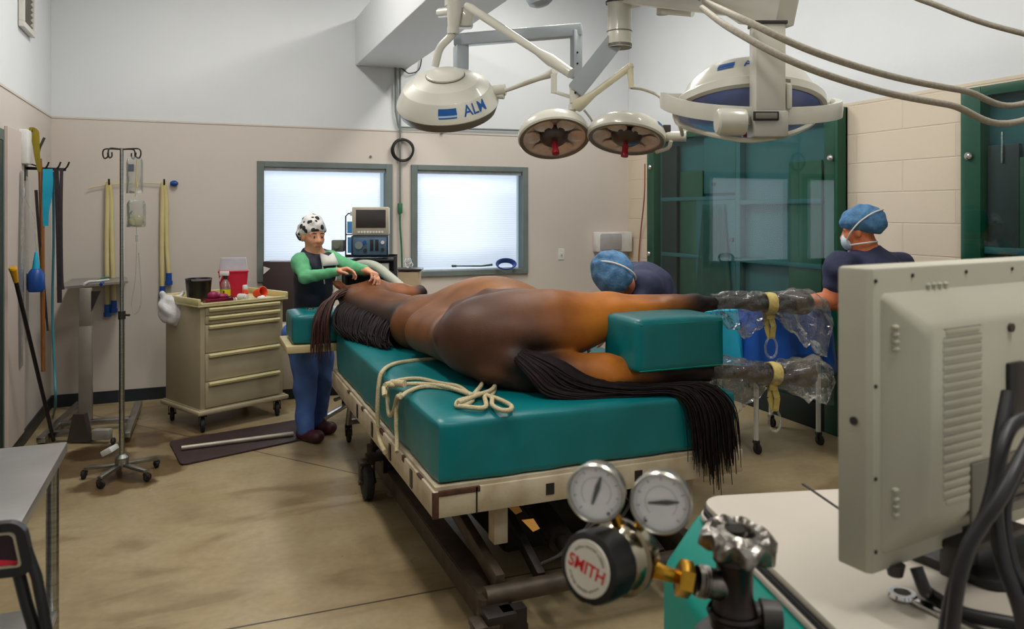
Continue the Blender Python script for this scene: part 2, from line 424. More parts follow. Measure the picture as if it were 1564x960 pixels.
W_low = wall_mat('painted lower wall', (207, 198, 190), (198, 189, 181))
W_block = wall_mat('painted block wall', (214, 200, 180), (206, 192, 172), True, 'Y')
W_up = wall_mat('painted upper panel', (216, 219, 222), (208, 211, 214))
def floor_mat():
    m = bpy.data.materials.new('sealed concrete'); m.use_nodes = True; nt = m.node_tree; N = nt.nodes; L = nt.links; b = N['Principled BSDF']
    tc = N.new('ShaderNodeTexCoord')
    def noise(s, d, st=None, dist=0.0):
        n = N.new('ShaderNodeTexNoise'); n.inputs['Scale'].default_value = s; n.inputs['Detail'].default_value = d; n.inputs['Distortion'].default_value = dist
        if st:
            mp = N.new('ShaderNodeMapping'); mp.inputs['Scale'].default_value = st; mp.inputs['Rotation'].default_value = (0, 0, -0.5)
            L.new(tc.outputs['Object'], mp.inputs['Vector']); L.new(mp.outputs[0], n.inputs['Vector'])
        else: L.new(tc.outputs['Object'], n.inputs['Vector'])
        return n
    def ramp(n, stops):
        r = N.new('ShaderNodeValToRGB')
        while len(r.color_ramp.elements) < len(stops): r.color_ramp.elements.new(0.5)
        for e, (p, c) in zip(r.color_ramp.elements, stops): e.position = p; e.color = c
        L.new(n.outputs['Fac'], r.inputs['Fac']); return r
    def mix(a, b_, f, mode='MULTIPLY'):
        x = N.new('ShaderNodeMix'); x.data_type = 'RGBA'; x.blend_type = mode
        if isinstance(f, float): x.inputs[0].default_value = f
        else: L.new(f, x.inputs[0])
        L.new(a, x.inputs[6]); L.new(b_, x.inputs[7]); return x.outputs[2]
    a = ramp(noise(0.9, 5, None, 0.4), [(0.3, rgb(140, 122, 92)), (0.5, rgb(166, 148, 114)), (0.72, rgb(182, 166, 134))])
    c = ramp(noise(1.7, 7, (0.75, 1.7, 1), 1.1), [(0.36, (0.60, 0.55, 0.47, 1)), (0.46, (.9, .88, .85, 1)), (0.56, (1, 1, 1, 1)), (1, (1, 1, 1, 1))])
    d = ramp(noise(26, 4), [(0.3, (0.86, 0.85, 0.83, 1)), (0.7, (1.0, 1.0, 1.0, 1))])
    col = mix(mix(a.outputs[0], c.outputs[0], 0.8), d.outputs[0], 0.9)
    # saw-cut joints
    sp = N.new('ShaderNodeSeparateXYZ'); L.new(tc.outputs['Object'], sp.inputs[0])
    def line(sock, pos, w):
        s1 = N.new('ShaderNodeMath'); s1.operation = 'SUBTRACT'; L.new(sock, s1.inputs[0]); s1.inputs[1].default_value = pos
        s2 = N.new('ShaderNodeMath'); s2.operation = 'ABSOLUTE'; L.new(s1.outputs[0], s2.inputs[0])
        s3 = N.new('ShaderNodeMath'); s3.operation = 'LESS_THAN'; L.new(s2.outputs[0], s3.inputs[0]); s3.inputs[1].default_value = w; return s3.outputs[0]
    def rot_line(px1, py1, px2, py2, w):
        p, q = at_h(px1, py1), at_h(px2, py2); n = Vector((-(q.y - p.y), q.x - p.x, 0)).normalized()
        dt = N.new('ShaderNodeVectorMath'); dt.operation = 'DOT_PRODUCT'; L.new(tc.outputs['Object'], dt.inputs[0]); dt.inputs[1].default_value = n
        return line(dt.outputs['Value'], n.dot(p), w)
    dark = N.new('ShaderNodeRGB'); dark.outputs[0].default_value = rgb(74, 64, 50)
    for f in (rot_line(360, 958, 690, 897, 0.006), rot_line(405, 692, 540, 722, 0.005)): col = mix(col, dark.outputs[0], f, 'MIX')
    # damp patches near the drip stand
    wet = N.new('ShaderNodeRGB'); wet.outputs[0].default_value = (0.40, 0.33, 0.25, 1)
    nn = noise(6.0, 5)
    for (px, py, rad) in ((222, 716, .26), (176, 738, .22), (120, 706, .34), (222, 672, .20), (300, 672, .16), (150, 690, .20)):
        pc = at_h(px, py)
        vd = N.new('ShaderNodeVectorMath'); vd.operation = 'DISTANCE'; L.new(tc.outputs['Object'], vd.inputs[0]); vd.inputs[1].default_value = (pc.x, pc.y, 0)
        ad = N.new('ShaderNodeMath'); ad.operation = 'MULTIPLY_ADD'; L.new(nn.outputs['Fac'], ad.inputs[0]); ad.inputs[1].default_value = .30; L.new(vd.outputs['Value'], ad.inputs[2])
        mr = N.new('ShaderNodeMapRange'); mr.inputs[1].default_value = rad + .17; mr.inputs[2].default_value = rad + .11; mr.inputs[3].default_value = 0; mr.inputs[4].default_value = 1; L.new(ad.outputs[0], mr.inputs[0])
        col = mix(col, wet.outputs[0], mr.outputs[0], 'MULTIPLY')
    L.new(col, b.inputs['Base Color'])
    rr = ramp(noise(1.7, 4), [(0.3, (0.26, 0.26, 0.26, 1)), (0.7, (0.46, 0.46, 0.46, 1))]); L.new(rr.outputs[0], b.inputs['Roughness'])
    bp = N.new('ShaderNodeBump'); bp.inputs['Strength'].default_value = 0.08; bp.inputs['Distance'].default_value = 0.005
    L.new(noise(30, 4).outputs['Fac'], bp.inputs['Height']); L.new(bp.outputs['Normal'], b.inputs['Normal'])
    return m
M['floor'] = floor_mat()
M['dark_base'] = mat('dark vinyl baseboard', (34, 40, 48), 0.4)
M['frame_metal'] = mat('grey green window frame', (112, 122, 120), 0.45, col2=(102, 112, 110))
M['ceiling'] = mat('ceiling white', (226, 226, 224), 0.7)

# ================================================================ SETTING
struct('floor', MB().box((XL - .2, YF - .2, -.1), (XR + .2, YB + .2, 0)), M['floor'], 'stained beige sealed concrete floor', smooth=False)
struct('ceiling', MB().box((XL - .2, YF - .2, ZC), (XR + .2, YB + .2, ZC + .1)), M['ceiling'], smooth=False)
struct('wall_front', MB().box((XL - .2, YF - .15, 0), (XR + .2, YF, ZC)), W_up, smooth=False)
# window openings in the back wall
def bw(px, py): p = at_Y(px, py, YB); return p.x, p.z
wins = []
for (x0, y0, x1, y1) in ((394, 246, 597, 427), (629, 251, 804, 414)):
    a, zt = bw(x0, (y0)); b_, zb = bw(x1, y1); wins.append([a, b_, zb, zt])
zt = sum(w[3] for w in wins) / 2; zb = sum(w[2] for w in wins) / 2
for w in wins: w[2], w[3] = zb, zt
def holed(mb, x0, x1, z0, z1, holes, y0, y1):
    xs = sorted({x0, x1, *[h[0] for h in holes], *[h[1] for h in holes]}); zs = sorted({z0, z1, *[h[2] for h in holes], *[h[3] for h in holes]})
    for i in range(len(xs) - 1):
        for j in range(len(zs) - 1):
            cx, cz = (xs[i] + xs[i + 1]) / 2, (zs[j] + zs[j + 1]) / 2
            if any(h[0] < cx < h[1] and h[2] < cz < h[3] for h in holes): continue
            mb.box((xs[i], y0, zs[j]), (xs[i + 1], y1, zs[j + 1]))
mb = MB(); holed(mb, XL - .2, XR + .2, 0, ZS, wins, YB, YB + .15)
mb.mat(1); mb.box((XL - .2, YB + .004, ZS), (XR + .2, YB + .15, ZC))
struct('wall_back', mb, [W_low, W_up], 'pale back wall with a horizontal seam', smooth=False)
mb = MB(); mb.box((XL - .15, YF, 0), (XL, YB, ZS)); mb.mat(1); mb.box((XL - .15, YF, ZS), (XL - .004, YB, ZC))
struct('wall_left', mb, [W_low, W_up], smooth=False)
mb = MB(); mb.box((XR, YF, 0), (XR + .15, YB, ZS)); mb.mat(1); mb.box((XR + .004, YF, ZS), (XR + .15, YB, ZC))
struct('wall_right', mb, [W_block, W_up], 'painted block wall on the right', smooth=False)
struct('trim_1', MB().box((XL, YB - .006, ZS - .012), (XR, YB, ZS + .006), .002), W_low, smooth=False)
struct('trim_2', MB().box((XL, YF, ZS - .012), (XL + .006, YB - .006, ZS + .006), .002), W_low, smooth=False)
struct('baseboard_back', MB().box((XL, YB - .012, 0), (XR, YB, .105), .003), M['dark_base'], smooth=False)
struct('baseboard_left', MB().box((XL, 5.8, 0), (XL + .012, YB - .012, .105), .003), M['dark_base'], smooth=False)
struct('baseboard_right', MB().box((XR - .012, YF, 0), (XR, YB - .012, .105), .003), M['dark_base'], smooth=False)
# boxed beam running from the back wall towards the camera
bx0, bz0 = bw(543, 100); bx1 = at_h(712, 44, bz0).x; bz1 = bw(540, 36)[1]
struct('trim_3', MB().box((bx0, 0.8, bz0), (bx1, YB, bz1 + .05), .006), W_up, 'white boxed beam under the ceiling', smooth=False)
# windows with lit shades
blind = mat('window shade lit by daylight', (214, 228, 246), 0.8, emit=0.70, col2=(206, 220, 240), nscale=2)
N = blind.node_tree.nodes; L = blind.node_tree.links
tcw = N.new('ShaderNodeTexCoord'); wv = N.new('ShaderNodeTexWave'); wv.bands_direction = 'Z'; wv.inputs['Scale'].default_value = 14
L.new(tcw.outputs['Object'], wv.inputs['Vector']); bpw = N.new('ShaderNodeBump'); bpw.inputs['Strength'].default_value = 0.12; bpw.inputs['Distance'].default_value = 0.01
L.new(wv.outputs['Fac'], bpw.inputs['Height']); L.new(bpw.outputs['Normal'], N['Principled BSDF'].inputs['Normal'])
M['slat'] = mat('white blind rail', (214, 222, 230), 0.5)
for i, (a, b_, z0, z1) in enumerate(wins):
    o = bpy.data.objects.new('window_%d' % (i + 1), None); link(o); o.location = ((a + b_) / 2, YB, z0); o['kind'] = 'structure'
    WM[o.name] = Matrix.Translation(o.location); o['label'] = ['left window with a lit white shade behind the person in green sleeves', 'right window with a lit white shade above the horse'][i]
    w = .052; mb = MB()
    mb.box((a - .01, YB - .03, z0), (a + w, YB + .10, z1), .004); mb.box((b_ - w, YB - .03, z0), (b_ + .01, YB + .10, z1), .004)
    mb.box((a + w, YB - .03, z1 - w), (b_ - w, YB + .10, z1), .004); mb.box((a + w, YB - .03, z0), (b_ - w, YB + .10, z0 + w), .004)
    obj('window_frame', mb, M['frame_metal'], o, smooth=False)
    obj('shade', MB().grid(lambda u, v: V(a + w + .004 + u * (b_ - a - 2 * w - .05), YB + .04 + .004 * 0, z0 + w + .004 + v * (z1 - z0 - 2 * w - .03)), 2, 4), blind, o, thick=.002)
    obj('shade_rail', MB().box((a + w, YB + .015, z1 - w - .035), (b_ - w, YB + .055, z1 - w), .004).box((a + w, YB + .028, z0 + w), (b_ - w - .03, YB + .045, z0 + w + .016), .003), M['slat'], o, smooth=False)
    obj('pane', MB().box((a + w, YB + .085, z0 + w), (b_ - w, YB + .09, z1 - w)), M['glass'], o, smooth=False)
    obj('pull_cord', MB().tube([V(b_ - w - .045, YB + .02, z1 - w - .02), V(b_ - w - .05, YB + .02, z0 + w + .12)], .003, 6), M['slat'], o)
# door at far left
M['door_green'] = mat('dark green door', (14, 44, 38), 0.4)
mb = MB(); mb.box((XL, 4.6, 0), (XL + .008, 5.725, 2.10), .002)
d1 = struct('door_1', mb, M['door_green'], 'dark green door at the left edge', smooth=False)
obj('door_frame', MB().box((XL, 5.725, 0), (XL + .012, 5.745, 2.17), .002).box((XL, 4.53, 0), (XL + .012, 4.6, 2.17), .002).box((XL, 4.6, 2.10), (XL + .012, 5.725, 2.17), .002), mat('grey green door frame', (88, 104, 96), .5), d1, smooth=False)
obj('door_handle', MB().cyl((XL + .03, 4.7, 1.0), (XL + .08, 4.7, 1.0), .02).ell((XL + .10, 4.7, 1.0), (.03, .03, .03)), M['steel'], d1)
struct('trim_4', MB().box((XL, 5.80, .11), (XL + .022, 6.30, 2.20), .004), wall_mat('casing panel', (206, 192, 184), (198, 184, 176)), 'pale casing panel beside the door', smooth=False)
# conduits on the back wall
cw = lambda px, py, o=.03: at_Y(px, py, YB - o)
solo('conduit', MB().tube([cw(604, 98), cw(604, 170), cw(608, 190), cw(610, 196)], .010, 8).tube([cw(611, 98), cw(611, 330)], .010, 8),
     M['frame_metal'], 'thin grey vertical electrical conduit between the two windows', 'conduit')
solo('conduit', MB().tube([cw(611, 194, .026), cw(700, 196, .026), cw(830, 200, .026), cw(952, 203, .026)], .010, 8).box(cw(676, 200) - V(.015, 0, .02), cw(676, 200) + V(.015, .03, .02), .003),
     M['frame_metal'], 'grey horizontal conduit along the seam above the right window', 'conduit')
solo('cable', MB().curve([cw(606, 98), cw(618, 108), cw(626, 112), cw(640, 106), cw(645, 84), cw(650, 74)], .006, 6), M['dark_grey'], 'thin looping cable under the end of the boxed beam', 'cable')
# wall vent
va, vb = at_X(28, 45, XL), at_X(46, 45, XL)
vt = thing('wall_vent', 'white louvred vent high on the left wall', 'vent', (XL, va.y, 2.95))
obj('frame', MB().box((XL, va.y, 2.93), (XL + .035, vb.y, 2.97), .003).box((XL, va.y, 3.32), (XL + .035, vb.y, 3.36), .003).box((XL, va.y, 2.97), (XL + .035, va.y + .035, 3.32), .003).box((XL, vb.y - .035, 2.97), (XL + .035, vb.y, 3.32), .003), M['white_metal'], vt, smooth=False)
for k in range(9):
    z = 2.985 + k * .038
    obj('louvre', MB().bar(V(XL + .012, va.y + .035, z), V(XL + .012, vb.y - .035, z), .004, .034, up=(.7, 0, .7)), M['lamp_under'], vt, smooth=False)
# light switch
sp = cw(857, 388, .0)
ls = thing('light_switch', 'white light switch plate on the back wall right of the right window', 'switch', sp)
obj('plate', MB().box(sp + V(-.036, -.008, -.06), sp + V(.036, 0, .06), .003), M['white_plastic'], ls, smooth=False)
obj('toggle', MB().box(sp + V(-.008, -.02, -.012), sp + V(.008, -.008, .012), .002), M['cream'], ls, smooth=False)

# ================================================================ SURGERY TABLE
TX0, TX1, TY0, TY1, TZ = .853, 2.26, 2.87, 5.26, .84
M['old_paint'] = mat('worn beige painted steel', (192, 180, 158), 0.5, col2=(164, 148, 122), nscale=9, detail=8, bump=0.1, bscale=50)
M['rust'] = mat('rusty edge', (82, 50, 34), 0.8, col2=(58, 38, 28), nscale=40)
M['greasy'] = mat('greasy brown steel', (84, 72, 60), 0.5, 0.4, col2=(58, 50, 44), nscale=12, bump=0.1, bscale=60)
M['dark_steel'] = mat('dark oily steel', (44, 38, 36), 0.5, 0.4, col2=(30, 27, 27), nscale=12)
tb = thing('surgery_table', 'large teal padded equine operating table with a worn beige steel frame', 'operating table', (1.55, 4.06, 0))
def vinyl_block(lo, hi, bev, crown=.012, n=14, wr=.004, ws=1.0):
    """a padded block: bevelled, slightly crowned on top, with soft puckers near its edges"""
    t = bmesh.new(); lo = Vector(lo); hi = Vector(hi); c = (lo + hi) / 2; h = (hi - lo) / 2
    bmesh.ops.create_cube(t, size=2.0)
    bmesh.ops.subdivide_edges(t, edges=t.edges, cuts=n, use_grid_fill=True)
    for v in t.verts:
        p = Vector((v.co.x * h.x, v.co.y * h.y, v.co.z * h.z))
        q = Vector((max(-h.x + bev, min(h.x - bev, p.x)), max(-h.y + bev, min(h.y - bev, p.y)), max(-h.z + bev, min(h.z - bev, p.z))))
        # spread the rows next to an edge into the bevel
        d = p - q
        if d.length > 1e-9: p = q + d.normalized() * bev
        if v.co.z > .99: p.z += crown * (1 - v.co.x ** 2) * (1 - v.co.y ** 2)
        w = wr * math.sin(p.x * 19 * ws + 3 * math.sin(p.y * 7)) * math.sin(p.y * 23 * ws + 2 * math.sin(p.x * 9)) * math.sin(p.z * 17 + 1)
        p += (p - q).normalized() * w if d.length > 1e-9 else Vector((0, 0, 0))
        v.co = c + p
    m = MB(); m.merge(t); return m
obj('mattress', vinyl_block((TX0, TY0, .59), (TX1, TY1, TZ), .028, n=30, wr=.006), M['teal_vinyl'], tb, ang=60)
fx0, fx1, fy0, fy1, fz0, fz1 = TX0 - .022, TX1 + .022, TY0 - .02, TY1 + .02, .475, .578
mb = MB()
t = .045
mb.box((fx0, fy0, fz0), (fx1, fy0 + t, fz1), .004); mb.box((fx0, fy1 - t, fz0), (fx1, fy1, fz1), .004)
mb.box((fx0, fy0 + t, fz0), (fx0 + t, fy1 - t, fz1), .004); mb.box((fx1 - t, fy0 + t, fz0), (fx1, fy1 - t, fz1), .004)
mb.box((fx0 + .01, fy0 + .01, fz1 - .008), (fx1 - .01, fy1 - .01, .592))
for y in (3.5, 4.1, 4.7): mb.box((fx0 + t, y, fz0 + .02), (fx1 - t, y + .05, fz1 - .01))
mb.mat(1)
mb.box((fx0 - .003, fy0 - .003, fz0), (fx0 + .022, fy0 + .012, fz1 - .002), .002)      # rusty corner
for (a, b) in ((3.02, 3.09), (3.3, 3.34), (3.72, 3.80), (4.2, 4.26), (4.62, 4.68)): mb.box((fx0 - .002, a, fz1 - .006 - .05 * (a % .5)), (fx0 + .01, b, fz1 + .002), .001)
mb.box((fx0 + .02, fy0 - .003, fz1 - .02), (fx0 + .19, fy0 + .01, fz1 + .001), .002)
mb.mat(2)
for px in (840, 975): q = at_Y(px, 738, fy0); mb.box((q.x - .018, fy0 - .004, .505), (q.x + .018, fy0 + .01, .55))
for y in (3.16, 3.55, 3.95, 4.35): mb.box((fx0 - .004, y, .49), (fx0 + .01, y + .035, .565))
q = at_Y(728, 752, fy0); mb.box((q.x - .003, fy0 - .003, fz0), (q.x + .003, fy0 + .01, fz1))
obj('deck_frame', mb, [M['old_paint'], M['rust'], M['black']], tb, ang=30)
# floor rails, scissor lift, cross tubes
for x in (1.02, 2.05):
    obj('base_rail', MB().box((x, 2.60, .045), (x + .10, 4.95, .075), .004).box((x, 2.60, .115), (x + .10, 4.95, .145), .004).box((x + .035, 2.6, .075), (x + .065, 4.95, .115)).box((x - .004, 2.6, .05), (x + .006, 4.95, .14)), M['greasy'], tb, ang=30)
for y in (2.74, 4.80):
    obj('cross_tube', MB().cyl((1.0, y, .20), (2.2, y, .20), .036).cyl((1.0, y, .20), (1.0, y, .10), .03).cyl((2.2, y, .20), (2.2, y, .10), .03), M['greasy'], tb)
for x in (1.10, 1.99):
    obj('scissor_arm', MB().bar((x, 2.84, .19), (x, 4.55, .45), .04, .07, .006), M['greasy'], tb, ang=30)
    obj('scissor_arm', MB().bar((x + .045, 4.65, .19), (x + .045, 2.98, .46), .04, .07, .006).cyl((x - .03, 3.75, .32), (x + .09, 3.75, .32), .03), M['greasy'], tb, ang=30)
for x in (1.25, 1.8):
    obj('lift_strut', MB().bar((x, 2.78, .21), (x + .02, 3.6, .46), .035, .05, .005), M['dark_steel'], tb, ang=30)
mb = MB()
mb.cyl((1.42, 2.95, .26), (1.42, 3.75, .44), .055).cyl((1.42, 2.95, .26), (1.42, 2.80, .22), .03).cyl((1.72, 2.95, .26), (1.72, 3.75, .44), .055).cyl((1.72, 2.95, .26), (1.72, 2.80, .22), .03)
obj('hydraulic_ram', mb, M['dark_steel'], tb)
mb = MB().box((1.3, 3.3, .08), (1.9, 3.9, .34), .02); mb.mat(1)
obj('pump_box', mb, [M['dark_steel'], M['orange']], tb, ang=30)
for (px0, px1, py, z) in ((768, 800, 774, 3.18), (795, 826, 800, 3.13)):  # amber pieces added to stand for lit floor showing under the table
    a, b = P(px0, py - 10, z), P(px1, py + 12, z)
    obj('lit_floor_patch', MB().prism([(-.036, .022), (.012, .024), (.036, -.016), (.008, -.026)], .006, frame((a + b) / 2, (-.25, -1, .1), (1, 0, 0))), mat('amber lit floor', (226, 164, 84), .5), tb, ang=30)
mb = MB()
mb.curve([V(1.36, 2.85, .25), V(1.5, 2.8, .38), V(1.66, 2.86, .36), V(1.82, 3.0, .44)], .008, 8).curve([V(1.25, 2.85, .22), V(1.42, 2.82, .30), V(1.6, 2.9, .46)], .007, 8)
obj('hydraulic_hose', mb, M['dark_grey'], tb)
for x in (1.14, 2.04): obj('corner_post', MB().box((x - .03, 2.93, .30), (x + .03, 3.0, .476), .004), M['old_paint'], tb, ang=30)
def caster(name, parent, top, r, w, wheelmat, metal, swivel=(0, 1)):
    """fork caster standing under top (world point of its mounting plate)"""
    f = Vector((swivel[0], swivel[1], 0)).normalized(); s = Vector((-f.y, f.x, 0)); hub = Vector((top.x, top.y, r)) - f * r * .35
    c = MB().box((-.045 * r / .1, -.045 * r / .1, -.012), (.045 * r / .1, .045 * r / .1, 0), .002, frame(top, (0, 0, 1), f))
    for sg in (-1, 1): c.bar(top - UP * .012 + s * sg * (w * .75) , hub + s * sg * (w * .75), r * .5, .006, .001, up=s)
    c.cyl(hub - s * w * .9, hub + s * w * .9, r * .14)
    c.box((-w * .8, -r * .4, -.02), (w * .8, r * .4, -.008), 0, frame(top, (0, 0, 1), s))
    o = obj(name, c, metal, parent, ang=30)
    m = frame(hub, s, UP)
    wb = MB().lathe([(r * .3, -w * .5), (r * .8, -w * .5), (r, -w * .34), (r, w * .34), (r * .8, w * .5), (r * .3, w * .5)], m, 28)
    wb.lathe([(r * .12, -w * .56), (r * .34, -w * .5), (r * .34, w * .5), (r * .12, w * .56)], m, 20)
    obj('wheel', wb, wheelmat, o)
    return o
for (x, y) in ((.90, 4.47), (.93, 2.56), (2.27, 2.56), (2.30, 4.6)):
    obj('outrigger', MB().bar((1.04 if x < 1 else 2.16, y, .225), (x, y, .225), .09, .03, .004).bar((1.04 if x < 1 else 2.16, y, .13), (1.04 if x < 1 else 2.16, y, .24), .09, .05), M['dark_steel'], tb, ang=30)
    caster('caster', tb, V(x, y, .212), .098, .055, M['black_rubber'], M['greasy'])
# head rest reaching past the far end
obj('head_pad', vinyl_block((.575, 5.285, .765), (1.62, 5.70, .965), .03, n=12, wr=.003), M['teal_vinyl'], tb, ang=60)
obj('head_board', MB().box((.535, 5.262, .715), (1.66, 5.74, .764), .006), mat('beige laminate board', (198, 182, 138), .5, col2=(184, 168, 124), nscale=10), tb, ang=30)
obj('head_bracket', MB().bar((1.1, 5.2, .53), (1.1, 5.62, .70), .06, .04, .004).bar((1.5, 5.2, .53), (1.5, 5.62, .70), .06, .04, .004).box((1.0, 5.26, .48), (1.62, 5.30, .72), .004), M['old_paint'], tb, ang=30)

mb = MB()
for k in range(9):
    a = P(472 + k * 4, 459 + 2 * math.sin(k * 1.3), 5.36); a.z = .975 + .002 * (k % 2)
    mb.tube([a + V(.012 * math.cos(q) , .006 * math.sin(q) * (1 if k % 2 else 1.6), .004 * math.sin(q)) for q in np.linspace(0, 2 * PI, 13)[:-1]], .0035, 6, True)
solo('lead_chain', mb, M['chrome'], 'short silver chain lying on the teal head pad', 'chain')

obj('support_leg', MB().tube([V(1.02, 5.52, .715), V(1.02, 5.54, .42), V(1.0, 5.60, .12)], .022, 14).tube([V(1.02, 5.55, .36), V(.88, 5.46, .34)], .014, 10).bar(V(1.0, 5.60, .14), V(1.18, 5.62, .14), .05, .035, .005).tube([V(1.02, 5.55, .40), V(1.25, 5.42, .50)], .014, 10), M['steel'], tb)
caster('caster', tb, V(1.0, 5.60, .12), .050, .028, M['black_rubber'], M['dark_steel'])

# ================================================================ WEDGE PILLOW between the hind legs
pl = thing('leg_pillow', 'teal vinyl block pillow between the hind legs of the horse', 'pillow', (2.0, 3.06, .93))
obj('cover', vinyl_block((1.775, 2.925, .938), (2.24, 3.23, 1.172), .022, n=12, wr=.003, ws=1.6), M['teal_vinyl'], pl, ang=60)
obj('seam', MB().tube([V(1.79, 2.928, 1.152), V(2.225, 2.928, 1.152)], .0035, 6).tube([V(1.79, 2.928, .95), V(2.225, 2.928, .95)], .0035, 6), M['teal_paint'], pl)

# ================================================================ HORSE
hz = .845
prims = []
C = cap
RP = lambda px, py, z, r: P(px, py, z) + FW * r * .6 - UP * r * .8
prims += [
 # ribs, loin, belly (one flank lies up, spine towards -X)
 ell((1.55, 4.12, 1.03), (.34, .52, .252), None, .08), ell((1.50, 3.80, .99), (.34, .32, .20), None, .06),
 ell((1.62, 4.05, .98), (.40, .50, .19), None, .08), ell((1.42, 4.38, .98), (.30, .34, .195), None, .08),
 C((1.17, 4.15, .99), (1.20, 3.62, 1.02), .12, .12, .10),
 # shoulder and chest
 ell((1.42, 4.66, .97), (.33, .28, .155), None, .10), C((1.16, 4.45, .98), (1.25, 4.72, .97), .12, .115, .1), ell((1.72, 4.72, .95), (.20, .20, .13), None, .1),
 # neck (crest and throat) up to the poll, lying towards the head rest
 C((1.17, 4.70, .965), (.96, 5.30, 1.015), .108, .072, .08), C((1.42, 4.80, .955), (1.12, 5.36, 1.025), .120, .085, .10), C((1.30, 4.75, .96), (1.05, 5.33, 1.02), .115, .08, .1),
 # pelvis core, upper haunch
 ell((1.42, 3.52, .97), (.33, .30, .14), None, .05), ell((1.46, 3.45, 1.095), (.375, .31, .178), None, .045), ell((1.26, 3.50, 1.05), (.20, .27, .165), None, .06),
 # ridge from the point of the hip to the loin
 C(RP(672, 505, 3.72, .04), RP(700, 464, 3.78, .04), .034, .038, .035), C(RP(700, 464, 3.78, .04), RP(744, 443, 3.84, .04), .038, .036, .035), C(RP(744, 443, 3.84, .04), RP(800, 440, 3.86, .04), .034, .03, .03),
 # dock
 C((1.22, 3.42, 1.0), (1.30, 3.20, .985), .09, .056, .05), C((1.30, 3.20, .985), (1.43, 3.08, .95), .050, .022, .03),
 # upper thigh and hind leg
 C((1.58, 3.36, 1.115), (1.88, 3.38, 1.14), .158, .108, .05), C((1.56, 3.28, 1.105), (1.90, 3.28, 1.135), .130, .080, .05),
 C((1.88, 3.40, 1.14), (2.20, 3.27, 1.188), .098, .052, .05), C((1.90, 3.28, 1.14), (2.14, 3.22, 1.182), .074, .032, .04),
 C((2.16, 3.23, 1.187), (2.28, 3.215, 1.192), .050, .050, .03), ell((2.20, 3.195, 1.188), (.055, .035, .034), None, .02),
 C((2.28, 3.215, 1.192), (2.36, 3.205, 1.192), .046, .034, .03), C((2.36, 3.205, 1.192), (2.56, 3.18, 1.190), .032, .031, .02),
 C((2.37, 3.175, 1.189), (2.56, 3.155, 1.188), .015, .016, .01),
 ell((2.60, 3.17, 1.189), (.055, .042, .042), None, .02), C((2.60, 3.17, 1.189), (2.74, 3.14, 1.184), .038, .036, .02),
 C((2.73, 3.14, 1.184), (2.87, 3.12, 1.180), .042, .062, .02),
 # lower buttock, thigh and hind leg: a body of its own, so that a crease stays between the two thighs
 ('grp', [ell((1.33, 3.36, .930), (.17, .19, .098), None, .05), C((1.40, 3.22, .925), (1.70, 3.08, .915), .105, .088, .05), C((1.70, 3.08, .915), (1.92, 3.03, .905), .086, .055, .05),
  C((1.90, 3.05, .905), (2.10, 3.02, .918), .055, .050, .04), C((2.08, 3.03, .92), (2.20, 3.005, .908), .052, .050, .03), ell((2.12, 2.995, .918), (.055, .036, .036), None, .02),
  C((2.20, 3.005, .908), (2.42, 2.97, .887), .036, .032, .02), C((2.24, 2.972, .906), (2.42, 2.945, .886), .016, .016, .01),
  ell((2.46, 2.965, .883), (.055, .043, .043), None, .02), C((2.46, 2.965, .883), (2.59, 2.95, .872), .039, .037, .02), C((2.58, 2.95, .872), (2.72, 2.94, .860), .042, .062, .02)], .022),
 # folded fore legs
 C((1.70, 4.60, .97), (1.92, 4.52, .955), .11, .085, .06), C((1.92, 4.52, .955), (2.14, 4.62, .935), .07, .045, .03), ell((2.16, 4.62, .93), (.05, .05, .045), None, .02),
 C((2.16, 4.62, .93), (2.12, 4.84, .91), .034, .032, .02), C((2.12, 4.84, .91), (2.06, 4.95, .90), .038, .034, .02), C((2.06, 4.95, .90), (2.00, 5.03, .90), .038, .05, .02),
 C((1.72, 4.72, 1.0), (1.90, 4.76, 1.0), .10, .07, .06), C((1.90, 4.76, 1.0), (2.08, 4.86, .985), .055, .042, .03),
]
# head on the rest, muzzle pointing to +X / away
hd = [V(.985, 5.36, 1.065), V(1.16, 5.44, 1.07), V(1.36, 5.50, 1.065), V(1.50, 5.535, 1.055)]
prims += [
 C(hd[0], hd[1], .082, .100, .05), C(hd[1], hd[2], .090, .062, .05), C(hd[2], hd[3], .056, .052, .04),
 ell((1.15, 5.37, 1.06), (.105, .085, .085), None, .04), C((1.16, 5.36, 1.05), (1.46, 5.47, 1.045), .055, .036, .04), ell((1.52, 5.54, 1.055), (.05, .055, .055), None, .02),
 C((1.12, 5.50, 1.125), (1.20, 5.52, 1.13), .026, .022, .02), sub(ell((1.155, 5.515, 1.155), (.022, .012, .012), None, .008)), sub(ell((1.555, 5.535, 1.085), (.018, .014, .016), None, .01)),
]
# ears
prims += [C((.965, 5.40, 1.10), (.90, 5.44, 1.145), .030, .026, .02), C((.90, 5.44, 1.145), (.855, 5.46, 1.165), .026, .006, .02), sub(C((.93, 5.40, 1.135), (.88, 5.435, 1.172), .012, .008, .01)),
          C((.965, 5.33, 1.05), (.885, 5.34, 1.08), .030, .026, .02), C((.885, 5.34, 1.08), (.835, 5.345, 1.09), .026, .006, .02), sub(C((.915, 5.31, 1.075), (.86, 5.32, 1.10), .012, .008, .01))]
tbl = lambda X, Y, Z: np.where((X < TX1 + .01) & (Y < TY1 + .03), hz - .008 - Z, -1.0) + 0 * X
hv, hf = sdf_mesh(prims, .0115, .05, clip=tbl, smooth=3)
x, y, z = hv.T
def mixc(a, b, t): t = np.clip(t, 0, 1)[:, None]; return a * (1 - t) + b * t
L3 = lambda *c: np.array([lin(v / 255) for v in c])
brown, ginger, seal, blk = L3(122, 76, 42), L3(206, 124, 40), L3(78, 50, 40), L3(32, 24, 26)
